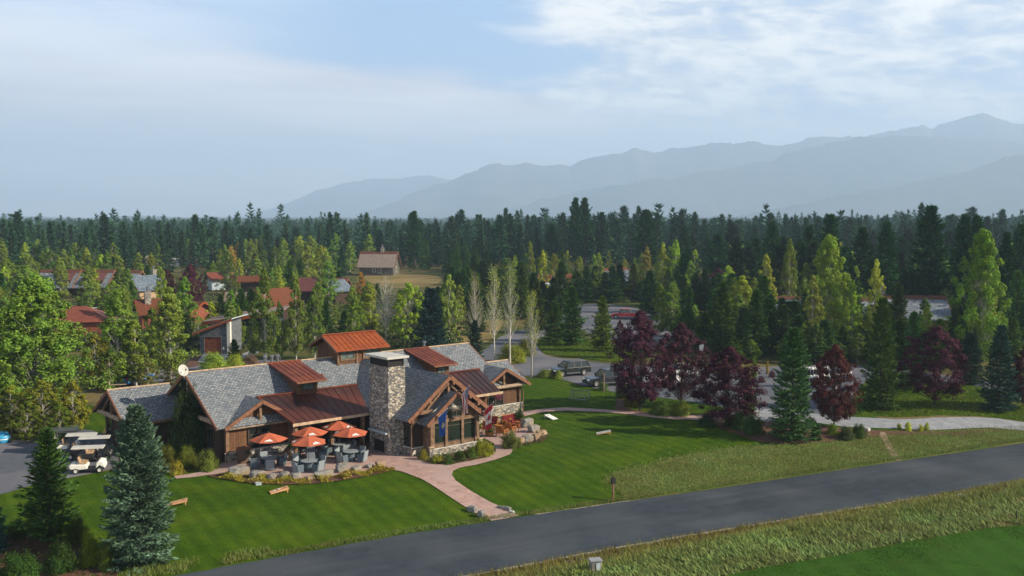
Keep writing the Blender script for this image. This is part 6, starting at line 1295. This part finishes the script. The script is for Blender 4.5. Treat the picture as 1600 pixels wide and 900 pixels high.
gd = golf_cart('golf cart with shade painted into its body colour, parked next to the lodge wall', 'black'); gd['group'] = 'golf carts beside the lodge'; put(gd, 149, 721, 16, .05)  # body colour darkened to stand in for the shade over the rear carts
def gcopy(px, py, hd, label):
    x, y, z = G(px, py); return copy_tree(gd, (x, y, z + .05), math.radians(hd), label, 'golf cart', 'golf carts beside the lodge')
gc['group'] = 'golf carts beside the lodge'
gcopy(129, 716, 16, 'golf cart with painted-in body shade and white canopy in the middle, right of the white utility cart')
uc = golf_cart('white utility cart with serving box and grey awning at the car park edge', utility=True); put(uc, 108, 706, 16, .05); uc.scale = (.66, .85, .9)
# golf bags waiting in rows behind the small plum tree
def golf_bag():
    r = empty('golf_bag', (0, 0, 0)); b = MB(); b.lathe([(.13, 0), (.15, .1), (.14, .8), (.17, .88)], n=10); b.build('bag', M['black'], r)
    b = MB(); b.lathe([(.17, .88), (.19, .95), (.15, 1.12), (.05, 1.2), (0, 1.21)], n=10); b.build('hood', M['white'], r)
    b = MB(); b.bar((.12, .1, .6), (.3, .25, 0), .02, .02); b.build('leg', M['steel'], r); b = MB(); b.bar((.12, -.1, .6), (.3, -.25, 0), .02, .02); b.build('leg', M['steel'], r); b = MB(); b.box(-.2, -.09, .25, -.135, .09, .6); b.build('pocket', M['black'], r, bevel=.02)
    return r
gb = golf_bag(); first = True
for x0, y0, x1, y1, n, lab, grp in ((1256, 590, 1290, 588, 9, 'white hooded golf bag in the back row beside the small plum tree', 'golf bags, back row'), (1262, 604, 1328, 596, 15, 'white hooded golf bag in the middle row beside the small plum tree', 'golf bags, middle row'), (1271, 626, 1306, 621, 5, 'white hooded golf bag in the short front row under the small plum tree', 'golf bags, front row')):
    for i in range(n):
        a = i / (n - 1); px = x0 + (x1 - x0) * a; py = y0 + (y1 - y0) * a; x, y, z = G(px + random.uniform(-1, 1), py + random.uniform(-.6, .6)); z += .05
        if first: gb.location = (x, y, z); tag(gb, lab, 'golf bag', grp); first = False
        else: copy_tree(gb, (x, y, z), random.uniform(0, 1), lab, 'golf bag', grp)
# ------------------------------------------------------------ patio: umbrellas, tables, chairs
def umbrella(label):
    r = empty('patio_umbrella', (0, 0, 0), 0, label, 'umbrella', 'orange umbrellas on the patio')
    b = MB(); b.lathe([(.3, 0), (.3, .06), (.06, .09), (.04, .2)], n=14); b.build('base', M['black'], r)
    b = MB(); b.tube((0, 0, .1), (0, 0, 2.62), .022, .022, 8); b.build('pole', M['win_frame'], r)
    R, zt, ze = 1.45, 2.62, 2.12; b = MB(); n = 6; P = [(R * math.cos(2 * math.pi * i / n), R * math.sin(2 * math.pi * i / n)) for i in range(n)]
    for i in range(n):
        a, c = P[i], P[(i + 1) % n]; K = 5
        grid = []
        for k in range(K + 1):
            f = k / K; z = zt + (ze - zt) * (f ** 1.12); row = []
            for j in range(5):
                g = j / 4; x = a[0] + (c[0] - a[0]) * g; y = a[1] + (c[1] - a[1]) * g; sag = -.05 * math.sin(math.pi * g) * f; ins = 1 - .03 * math.sin(math.pi * g) * f
                row.append((x * f * ins, y * f * ins, z + sag))
            grid.append(row)
        v = [p for row in grid for p in row]; b.add(v, [(k * 5 + j, (k + 1) * 5 + j, (k + 1) * 5 + j + 1, k * 5 + j + 1) for k in range(K) for j in range(4)])
    cn = b.build('canopy', M['canvas'], r); so = cn.modifiers.new('thick', 'SOLIDIFY'); so.thickness = .012
    b = MB(); b.lathe([(.05, 2.6), (.06, 2.66), (.02, 2.72), (0, 2.76)], n=8); b.build('finial', M['black'], r)
    # white mountain emblem with a line of lettering on alternate panels
    for i in (0, 2, 4):
        b = MB(); a = np.array([*P[i], ze]); c = np.array([*P[(i + 1) % n], ze]); tp = np.array([0, 0, zt]); m_ = (a + c) / 2; ux = unit(c - a); dn = unit(m_ - tp); nn = unit(np.cross(ux, -dn)); nn = nn if nn[2] > 0 else -nn
        org = tp + (m_ - tp) * .86 + nn * .022
        def pt(q): return tuple(org + ux * q[0] - dn * q[1])
        b.poly([pt(q) for q in [(-.30, 0), (-.12, .17), (-.05, .11), (.06, .26), (.3, 0)]]); b.build('emblem', M['logo'], r)
        b = MB()
        for k in range(7): b.poly([pt(q) for q in [(-.33 + k * .095, -.03), (-.33 + k * .095, -.1), (-.27 + k * .095, -.1), (-.27 + k * .095, -.03)]])
        b.build('lettering', M['logo'], r)
    b = MB()
    for p in P: b.bar((0, 0, 2.56), (p[0] * .96, p[1] * .96, ze - .0), .015, .015)
    b.build('rib', M['black'], r)
    return r
um = umbrella('orange umbrella nearest the trash bin'); apex = [(419.5, 675.8), (481.9, 680.5), (483.8, 666.3), (529.1, 656.9), (547.1, 667.2)]
ulab = ['orange umbrella standing apart, nearest the trash bin', 'frontmost orange umbrella of the middle pair', 'orange umbrella just behind the frontmost one of the middle pair', 'orange umbrella closest to the porch roof', 'orange umbrella closest to the stone chimney']
for i, (a, l) in enumerate(zip(apex, ulab)):
    x, y, _ = G(*a, z=2.7)
    if i == 0: um.location = (x, y, .07); um['label'] = l; um.rotation_euler = (0, 0, .25)
    else: copy_tree(um, (x, y, .07), .25 + [0, .5, .1, .8, .3][i], l, 'umbrella', 'orange umbrellas on the patio')
def wicker_chair():
    r = empty('wicker_chair', (0, 0, 0)); b = MB(); b.box(-.27, -.28, .3, .27, .26, .44); b.build('seat', M['wicker'], r, bevel=.03)
    b = MB(); b.prism([(-.3, .2, .05), (.3, .2, .05), (.3, .36, .88), (-.3, .36, .88)], (0, .07, 0)); b.build('backrest', M['wicker_lt'], r, bevel=.03)
    for s in (-1, 1): b = MB(); b.prism([(s * .3, -.28, .05), (s * .3, .24, .05), (s * .3, .34, .66), (s * .3, -.26, .62)], (s * .07, 0, 0)); b.build('armrest', M['wicker'], r, bevel=.02)
    b = MB(); b.box(-.27, -.26, .05, .27, .2, .3); b.build('skirt', M['wicker'], r)
    return r
def round_table():
    r = empty('patio_table', (0, 0, 0)); b = MB(); b.lathe([(0, .71), (.6, .71), (.62, .73), (.6, .75), (0, .75)], n=24, smooth=False); b.build('tabletop', M['steel' if 0 else 'wicker_lt'], r)
    b = MB(); b.lathe([(.42, .02), (.34, .3), (.34, .5), (.42, .7)], n=16); b.build('pedestal', M['wicker'], r); return r
rt = round_table(); wc = wicker_chair(); tl = ['round patio table under the umbrella nearest the trash bin', 'round patio table under the frontmost umbrella', 'round patio table behind the frontmost table', 'round patio table in the porch shade', 'round patio table nearest the stone chimney']
near = ['by the trash bin', 'at the frontmost table', 'at the table behind the frontmost one', 'at the table in the porch shade', 'at the table nearest the chimney']
for i, (a, l) in enumerate(zip(apex, tl)):
    x, y, _ = G(*a, z=2.7); ang = [.4, .9, .2, .6, 1.1][i]
    if i == 0: rt.location = (x, y, .07); tag(rt, l, 'table', 'round patio tables')
    else: copy_tree(rt, (x, y, .07), 0, l, 'table', 'round patio tables')
    for k in range(4):
        g = ang + k * math.pi / 2 + random.uniform(-.12, .12); rr = .95 + random.uniform(-.05, .12); cx, cy = x + rr * math.cos(g), y + rr * math.sin(g); rz = g - math.pi / 2
        side = ['right', 'far', 'left', 'near'][k]
        lab = 'slate wicker chair %s, on its %s side' % (near[i], side)
        if i == 0 and k == 0: wc.location = (cx, cy, .07); wc.rotation_euler = (0, 0, rz); tag(wc, lab, 'chair', 'wicker chairs around the patio tables')
        else: copy_tree(wc, (cx, cy, .07), rz, lab, 'chair', 'wicker chairs around the patio tables')
def trash():
    x, y, z = G(381, 724); r = empty('trash_bin', (x, y, .07), PHI, 'square brown trash bin against the patio gable wall', 'trash bin')
    b = MB(); b.box(-.42, -.34, 0, .42, .34, 1.02); b.build('body', M['tan_metal'], r, bevel=.02); b = MB(); b.box(-.46, -.38, 1.02, .46, .38, 1.22); l = b.build('lid', M['fascia'], r, bevel=.02)
    b = MB(); b.box(-.02, -.36, .72, .3, -.341, .96); b.build('slot', M['black'], r); b = MB(); b.lathe([(0, 1.23), (.16, 1.23), (.16, 1.25), (0, 1.26)], n=12); b.build('ash_tray', M['black'], l)
trash()
def barrel():
    for px, py, lb in ((454, 712, 'dark round planter pot in the porch shade'),):
        x, y, z = G(px, py); r = empty('planter', (x, y, .07), 0, lb, 'planter'); b = MB(); b.lathe([(.28, 0), (.36, .3), (.38, .55), (.33, .55), (.3, .45), (0, .45)], n=14); b.build('pot', M['tan_metal'], r)
        c = np.random.default_rng(4).normal(0, .16, (500, 3)) * [1, 1, .8] + [0, 0, .68]; V, Fc = cards(c, .08, np.random.default_rng(5)); o = link('plant', np_mesh('plant', V, Fc, [M['leaf']]), r); o.color = (.09, .14, .05, 1)
barrel()
# flags
def flag(kind, base, tip, label, L=1.9, hoist=1.15):
    bx, tx = Vector(base), Vector(tip); r = empty('flag', (LX, LY, 0), PHI, label, 'flag')
    b = MB(); b.tube(bx, tx, .02, .015, 8); b.lathe([(0, -.04), (.035, 0), (0, .045)], tuple(tx), 8); b.build('flagpole', M['white'], r)
    d = (tx - bx).normalized(); p0 = tx - d * .04; p1 = tx - d * (.04 + hoist); nh, nf = 26, 40; mb = MB(); side = d.cross(Vector((0, 0, 1))).normalized()
    pts = []
    for j in range(nf + 1):
        f = j / nf; row = []
        for i in range(nh + 1):
            g = i / nh; q = p0.lerp(p1, g); squeeze = 1 - .22 * min(1, f * 2.2); c = p0.lerp(p1, .45); q = c + (q - c) * squeeze; q.z = p0.lerp(p1, g).z * (1 - min(1, f * 1.2) * .6) + c.z * min(1, f * 1.2) * .6
            fold = math.sin(g * 15 + f * 2.0) * .07 * min(1, f * 3) + math.sin(g * 6 + 1) * .05 * f
            row.append((q.x + side.x * fold, q.y + side.y * fold, q.z - L * f * (1 - .06 * math.sin(g * 3))))
        pts.append(row)
    mats = [plain('flag_red', (.42, .015, .03), .8), plain('flag_white', (.7, .68, .66), .8), plain('flag_navy', (.02, .04, .17), .8), plain('flag_blue', (.012, .085, .34), .8), plain('flag_gold', (.55, .38, .05), .8), plain('flag_green', (.06, .16, .09), .8)]
    v = [p for row in pts for p in row]; W1 = nh + 1
    for j in range(nf):
        for i in range(nh):
            g = (i + .5) / nh; f = (j + .5) / nf
            if kind == 'us':
                m = 0 if (i * 13 // nh) % 2 == 0 else 1
                if f < .4 and g < 7 / 13: m = 2 if not (j % 2 == 1 and i % 2 == 1) else 1
            elif kind == 'ca':
                m = 0 if f < .25 or f > .75 else 1
                x, y = (f - .5) * 2, (g - .5); rr = math.hypot(x * 1.0, y); th = math.atan2(y, x)
                if rr < .17 + .17 * abs(math.cos(th * 3.5)) ** 1.5 and f > .3 and f < .7: m = 0
            else:
                m = 3; rr = math.hypot((f - .55) * 1.9, (g - .5))
                if rr < .24: m = 4 if rr > .19 else (5 if y_odd(i, j) else 1)
                elif .1 < g < .2 and .2 < f < .9 and j % 4 != 0: m = 4
            mb.add([v[j * W1 + i], v[j * W1 + i + 1], v[(j + 1) * W1 + i + 1], v[(j + 1) * W1 + i]], [(0, 1, 2, 3)], m, True)
    c = mb.build('cloth', mats, r)
def y_odd(i, j): return (i // 2 + j // 3) % 2 == 0
flag('mt', (2.1, .33, 2.75), (2.6, -.95, 4.0), 'blue flag with gold seal hanging from the left post of the bay window', L=1.9)
flag('us', (4.5, .3, 4.3), (4.75, -1.0, 5.6), 'red white and blue striped flag with stars hanging from the middle of the bay gable', L=2.0)
flag('ca', (6.75, .33, 2.65), (7.25, -.95, 3.95), 'red and white maple leaf flag hanging from the right post of the bay window', L=2.0)
# satellite dish on the main gable
def dish():
    x, y = LW(-12.15, 14.3); r = empty('satellite_dish', (x, y, 6.0), PHI, 'white satellite dish on the left gable end of the lodge', 'satellite dish'); r.scale = (.78, .78, .78)
    b = MB(); b.tube((0, 0, .0), (-.35, -.1, .75), .035, .035, 8); b.tube((0, .4, -.1), (-.3, -.05, .55), .025, .025, 6); b.build('mast', M['white'], r)
    b = MB(); b.lathe([(0, 0), (.25, .03), (.45, .1), (.58, .18), (.6, .18), (.46, .08), (.25, .0), (0, -.03)], n=24); d = b.build('reflector', M['slab'], r, (-.4, -.15, .95), (math.radians(72), 0, math.radians(15)))
    b = MB(); b.tube((0, -.5, .15), (0, -.05, .62), .018, .018, 6); b.box(-.07, -.12, .58, .07, .04, .7); b.build('feed_arm', M['black'], d)
dish()
# boulders
def rock(px, py, wpx, hgt_, dpt, label, mat='granite', seed=0, cat='boulder', rz=None, name='boulder', group=None, dz=0.02):
    import mathutils
    x, y, z = G(px, py); w = wpx * y / F / 2; rng = random.Random(seed + int(px)); b = MB(); P = []
    for k in range(26):
        v = Vector((rng.gauss(0, 1), rng.gauss(0, 1), rng.gauss(0, 1))).normalized(); e = .42; v = Vector([math.copysign(abs(c) ** e, c) for c in v]); v.x += v.z * .12 * math.sin(px); P.append((v.x * w * rng.uniform(.85, 1.05), v.y * dpt / 2 * rng.uniform(.85, 1.05), hgt_ * .45 + v.z * hgt_ * .52 * rng.uniform(.88, 1.05)))
    me = bpy.data.meshes.new(name); import bmesh as bm_; bm = bm_.new()
    for p in P: bm.verts.new(p)
    bm_.ops.convex_hull(bm, input=bm.verts); 
    for v in [v for v in bm.verts if not v.link_faces]: bm.verts.remove(v)
    bm.to_mesh(me); bm.free(); me.materials.append(M[mat])
    o = link(name, me, None, (x, y, z + dz), PHI + rng.uniform(-.15, .15) if rz is None else rz, .03); tag(o, label, cat, group); return o
RG = 'boulders edging the patio'
for a in ((375, 744, 40, .75, 1.0, 'largest grey-blue boulder at the left end of the patio edge', 'granite'), (403, 747, 26, .55, .8, 'sloping bluish boulder right of the largest one', 'granite'), (426, 750, 20, .45, .7, 'low grey boulder with square face below the front table', 'granite'), (445, 750, 17, .62, .6, 'dark boulder with white top in the middle of the patio edge', 'granite'), (463, 750, 17, .55, .6, 'angular grey boulder beside the white topped one', 'granite'), (483, 750, 18, .3, .6, 'low brown boulder before the long flat one', 'sandstone'), (507, 746, 40, .5, .8, 'long flat pale boulder at the front of the patio', 'granite'), (535, 738, 23, .72, .7, 'tall pale boulder in the patio edge', 'granite'), (557, 736, 18, .4, .6, 'low whitish boulder right of the tall pale one', 'granite'), (577, 732, 16, .3, .5, 'low grey boulder near the end of the patio edge', 'granite'), (594, 731, 17, .5, .6, 'rounded tan boulder closing the patio edge', 'sandstone')):
    rock(*a[:6], a[6], group=RG, dz=.05)
RW = 'blocks of the low stone wall'
for a in ((823, 668, 24, .85, .9, 'tall grey block of the low wall behind the garden chairs', 'granite'), (834, 676, 22, .7, .7, 'sloping grey block in the bend of the low wall', 'granite'), (846, 682, 20, .55, .7, 'flat tan slab at the outer end of the low wall', 'sandstone'), (838, 689, 12, .65, .55, 'rusty orange block of the low wall', 'sandstone'), (824, 692, 20, .7, .7, 'grey-tan block beside the rusty orange one', 'granite'), (813, 694, 14, .6, .6, 'tan block next to the olive bush', 'sandstone')):
    rock(*a[:6], a[6], group=RW, dz=.05, cat='stone block', name='stone_block')
RP = 'stones beside the end of the brick path'
for a in ((738, 800, 22, .45, .4, 'long dark stone block left of the path end', 'granite', 2.45), (752, 808, 14, .5, .45, 'dark stone block nearest the road, left of the path', 'granite', 2.45), (761, 809, 10, .2, .35, 'small pale flat stone left of the path', 'sandstone', 2.45), (783, 795, 16, .25, .35, 'low brown stone right of the path', 'granite', 2.45), (792, 798, 16, .3, .4, 'grey stone block right of the path', 'granite', 2.45), (800, 802, 9, .18, .3, 'small white stone right of the path near the road', 'slab', 2.45)):
    rock(*a[:6], a[6], group=RP, rz=a[7], cat='stone block', name='stone_block', dz=.0)
rock(1355, 674, 9, .35, .5, 'small white rock at the edge of the concrete path', 'slab', name='rock')
rock(892, 880, 12, .1, .7, 'flat grey stone in the verge grass by the road', 'granite', name='rock'); rock(909, 876, 14, .1, .8, 'second flat grey stone in the verge grass', 'granite', name='rock')
rock(1503, 778, 14, .25, .6, 'grey rock in the roadside weeds on the right', 'granite', name='rock')
# wooden garden chairs
def garden_chair(wide=False):
    r = empty('garden_chair', (0, 0, 0)); W = .34 if not wide else .8
    b = MB(); b.box(-W, -.3, .36, W, .28, .41); b.build('seat', M['orange_wood'], r)
    b = MB()
    n = 5 if not wide else 11
    for k in range(n): u0 = -W + 2 * W * k / n + .01; b.prism([(u0, .26, .36), (u0 + 2 * W / n - .02, .26, .36), (u0 + 2 * W / n - .02, .5, 1.02), (u0, .5, 1.02)], (0, .03, 0))
    b.bar((-W, .47, .9), (W, .47, .9), .05, .08); b.bar((-W, .32, .5), (W, .32, .5), .05, .08); b.build('backrest', M['orange_wood'], r)
    for s in (-1, 1):
        b = MB(); b.box(s * (W + .07) - .06, -.38, .6, s * (W + .07) + .06, .38, .64); b.build('armrest', M['orange_wood'], r)
        for yy in (-.3, .28): b = MB(); b.box(s * (W + .05) - .035, yy - .035, 0, s * (W + .05) + .035, yy + .035, .6); b.build('leg', M['orange_wood'], r)
    b = MB(); b.box(-W + .02, -.28, .412, W - .02, .22, .52); b.build('cushion', M['cushion'], r, bevel=.03)
    b = MB(); b.prism([(-W + .02, .2, .53), (W - .02, .2, .53), (W - .02, .36, .98), (-W + .02, .36, .98)], (0, .07, 0)); b.build('back_cushion', M['cushion'], r, bevel=.02)
    return r
gch = garden_chair(); fst = True
for px, py, rz, lb in ((784, 683, 150, 'orange wooden garden chair seen from behind, nearest the path'), (797, 678, 150, 'orange wooden garden chair seen from behind, beside the stone wall'), (806, 673, 80, 'orange wooden garden chair turned sideways beside the red bench'), (760, 678, 0, 'orange wooden garden chair with red cushion nearest the bay window'), (771, 670, -10, 'red cushioned garden chair against the lodge wall')):
    x, y, z = G(px, py)
    if fst: gch.location = (x, y, .07); gch.rotation_euler = (0, 0, math.radians(rz)); tag(gch, lb, 'chair', 'wooden garden chairs'); fst = False
    else: copy_tree(gch, (x, y, .07), math.radians(rz), lb, 'chair', 'wooden garden chairs')
x, y, z = G(799, 667); be = garden_chair(True); be.location = (x, y, .07); be.rotation_euler = (0, 0, PHI); be.name = 'garden_bench'; tag(be, 'wide garden bench with dark red cushions at the stone base of the lodge', 'bench')
def side_table(px, py, lb, pot=False):
    x, y, z = G(px, py); r = empty('side_table', (x, y, .07), PHI, lb, 'table'); b = MB(); b.box(-.35, -.35, .42, .35, .35, .47); b.build('tabletop', M['orange_wood'], r)
    for sx in (-.3, .3):
        for sy in (-.3, .3): b = MB(); b.box(sx - .03, sy - .03, 0, sx + .03, sy + .03, .42); b.build('leg', M['orange_wood'], r)
side_table(779, 673, 'low square wooden table under the maple leaf flag')
x, y, z = G(765, 682); r = empty('flower_pot', (x, y, .07), 0, 'round wooden tub with green plant beside the bay window', 'planter'); b = MB(); b.lathe([(.3, 0), (.42, .35), (.38, .36), (0, .3)], n=14); b.build('tub', M['orange_wood'], r)
c = np.random.default_rng(8).normal(0, .2, (700, 3)) * [1, 1, .6] + [0, 0, .5]; V, Fc = cards(c, .1, np.random.default_rng(6)); o = link('plant', np_mesh('plant', V, Fc, [M['leaf']]), r); o.color = (.13, .2, .05, 1)
x, y = LW(15.7, 8.6); r = empty('hanging_basket', (x, y, 2.75), 0, 'hanging basket of purple flowers in front of the right gable window', 'plant'); b = MB(); b.tube((0, 0, 0), (0, 0, -.7), .01, .01, 5); b.build('chain', M['black'], r); b = MB(); b.lathe([(0, -1.0), (.2, -.95), (.28, -.75), (.25, -.75), (0, -.8)], n=12); b.build('basket', M['bark'], r)
c = np.random.default_rng(9).normal(0, .2, (500, 3)) * [1, 1, .7] + [0, 0, -.72]; V, Fc = cards(c, .1, np.random.default_rng(7)); o = link('foliage', np_mesh('foliage', V, Fc, [M['leaf']]), r); o.color = (.3, .09, .16, 1)
# cornhole boards and other things on the lawns
def board(px, py, rz, label, top='board_wood', side='board_wood', Ls=1.25, art=True):
    x, y, z = G(px, py); r = empty('cornhole_board', (x, y, z + .03), math.radians(rz), label, 'game board', 'game boards on the lawns'); b = MB()
    b.prism([(-Ls / 2, -.32, .06), (-Ls / 2, .32, .06), (Ls / 2, .32, .32), (Ls / 2, -.32, .32)], (0, 0, .02)); b.build('board_top', M[top], r)
    b = MB(); b.prism([(-Ls / 2, -.32, 0), (Ls / 2, -.32, .22), (Ls / 2, -.32, .32), (-Ls / 2, -.32, .06)], (0, .02, 0)); b.prism([(-Ls / 2, .30, 0), (Ls / 2, .30, .22), (Ls / 2, .30, .32), (-Ls / 2, .30, .06)], (0, .02, 0)); b.box(Ls / 2 - .02, -.3, .2, Ls / 2, .3, .32); b.build('frame', M[side], r)
    for s in (-1, 1): b = MB(); b.box(Ls / 2 - .12, s * .28 - .02, 0, Ls / 2 - .06, s * .28 + .02, .28); b.build('leg', M[side], r)
    n = unit(np.array([-.26, 0, Ls])); 
    def q(u, v, d=.004): return tuple(np.array([-Ls / 2 + u * Ls, v, .08 + u * .26]) + n * d)
    b = MB(); b.poly([q(.82 + .07 * math.cos(a), .08 * math.sin(a)) for a in np.linspace(0, 6.0, 12)]); b.build('hole', M['black'], r)
    if art:
        b = MB(); b.poly([q(.12, -.2), q(.3, -.2), q(.6, .2), q(.42, .2)]); b.build('stripe', M['glass_pale'], r); b = MB(); b.poly([q(.25, -.22, .006), (q(.36, -.05, .006)), q(.3, .12, .006), q(.15, 0, .006)]); b.poly([q(.5, -.1, .006), q(.62, .05, .006), q(.55, .2, .006), q(.42, .1, .006)]); b.build('print', M['white'], r)
board(436, 770, 24, 'orange wooden cornhole board with white and blue print in front of the patio')
board(277, 789, 15, 'orange cornhole board peeking out behind the big spruce', art=False)
board(861, 655, 130, 'white cornhole board near the long brick path', 'white', 'white', art=False)
board(943, 679, 0, 'pale cornhole board in the middle of the right lawn', 'slab', 'board_wood', art=False)
def rack():
    x, y, z = G(903, 626); r = empty('leaning_rack', (x, y, z), math.radians(-28), 'grey metal rack frame leaning on the lawn before the dark truck', 'rack'); b = MB()
    A, Bq, Cq, Dq = (-1.0, 0, .12), (1.0, 0, .12), (1.0, .75, .95), (-1.0, .75, .95)
    for a, c in ((A, Bq), (Bq, Cq), (Cq, Dq), (Dq, A)): b.bar(a, c, .07, .07)
    b.bar((-1, .37, .53), (1, .37, .53), .05, .05); b.build('frame', M['steel'], r)
    for k in range(1, 6): xx = -1 + k / 3; bb = MB(); bb.bar((xx, 0, .12), (xx, .75, .95), .04, .04); bb.build('rung', M['steel'], r)
    for s in (-1, 1): bb = MB(); bb.bar((s * .95, .72, .95), (s * .95, 1.2, 0), .05, .05); bb.build('leg', M['steel'], r)
rack()
def post_sign():
    x, y, z = G(958, 782); r = empty('birdhouse_post', (x, y, z), .4, 'dark post with small sign box beside the road', 'sign post'); b = MB(); b.box(-.06, -.06, -.1, .06, .06, 1.35); b.build('post', M['beam'], r)
    b = MB(); b.prism([(-.15, -.12, 1.2), (.15, -.12, 1.2), (.15, -.12, 1.55), (0, -.12, 1.68), (-.15, -.12, 1.55)], (0, .24, 0)); b.build('box', M['black'], r)
    x, y, z = G(930, 893); r = empty('tee_marker', (x, y, z), .2, 'short stone and timber post with blue plate in the rough beside the road', 'marker post'); b = MB(); b.box(-.3, -.25, -.1, .3, .25, .618); b.build('post', M['granite'], r, bevel=.05); b = MB(); b.box(-.34, -.29, .622, .34, .29, .7); b.build('cap', M['concrete'], r, bevel=.02); b = MB(); b.box(-.02, -.29, .1, .2, -.255, .55); b.build('plate', M['blue_metal'], r)
    for px, py, lb in ((1406, 848, 'thin dark stake between rough and fairway'), (1588, 814, 'thin dark stake nearest the right photo edge')):
        x, y, z = G(px, py); r = empty('stake', (x, y, z), 0, lb, 'stake'); b = MB(); b.tube((0, 0, -.1), (0, 0, .62), .035, .03, 6); b.build('pole', M['black'], r); b = MB(); b.lathe([(.045, .62), (.045, .7), (0, .72)], n=8); b.build('cap', M['tan_metal'], r)
    x, y, z = G(944, 612); r = empty('wooden_post', (x, y, z), 0, 'slim wooden post beside the dark truck', 'post'); b = MB(); b.box(-.06, -.06, -.1, .06, .06, 1.9); b.build('post', M['log'], r); b = MB(); b.box(-.09, -.09, 1.9, .09, .09, 1.97); b.build('cap', M['log'], r)
    x, y, z = G(128, 880); r = empty('blue_sign', (x, y, z), .3, 'small blue sign among the shrubs at the bottom left', 'sign'); b = MB(); b.box(-.32, -.02, .35, .32, .02, .62); b.build('panel', M['blue_roof'], r)
    for s in (-.25, .25): b = MB(); b.box(s - .02, .021, -.1, s + .02, .06, .6); b.build('leg', M['black'], r)
    x, y, z = G(404, 758); r = empty('green_box', (x, y, z), .3, 'small green valve box in the flower bed', 'box'); b = MB(); b.box(-.2, -.13, 0, .2, .13, .18); b.build('box', M['blue_metal'], r, bevel=.02); b = MB(); b.box(-.22, -.15, .181, .22, .15, .21); b.build('lid', M['blue_metal'], r)
    x, y, z = G(1096, 560); r = empty('white_sign', (x, y, z), -.1, 'small white sign on a post behind the reddish plum tree', 'sign'); b = MB(); b.box(-.05, -.03, 0, .05, .03, 1.9); b.build('post', M['beam'], r); b = MB(); b.box(-.3, -.06, 1.0, .3, -.031, 1.9); b.build('panel', M['white'], r)
    x, y, z = G(4, 692); r = empty('wrapped_bundle', (x, y, z + .05), .3, 'bright blue wrapped bundle at the left photo edge', 'bundle'); b = MB(); b.lathe([(.5, 0), (.62, .2), (.6, .6), (.4, .85), (0, .95)], n=12); b.build('cover', plain('blue_tarp', (.04, .3, .55), .4), r); b = MB(); b.lathe([(.63, .3), (.65, .33), (.63, .36)], n=12); b.build('strap', M['white'], r)
    for px, py, lb in ((171, 632, 'wooden fence post behind the low wing'), (201, 602, 'pale wooden post under the aspens')):
        x, y, z = G(px, py); r = empty('fence_post', (x, y, z), 0, lb, 'post'); b = MB(); b.box(-.08, -.08, -.1, .08, .08, 2.3); b.build('post', M['log'], r); b = MB(); b.bar((0, 0, 2.0), (1.6, .4, 2.0), .1, .1); b.build('rail', M['log'], r)
post_sign()
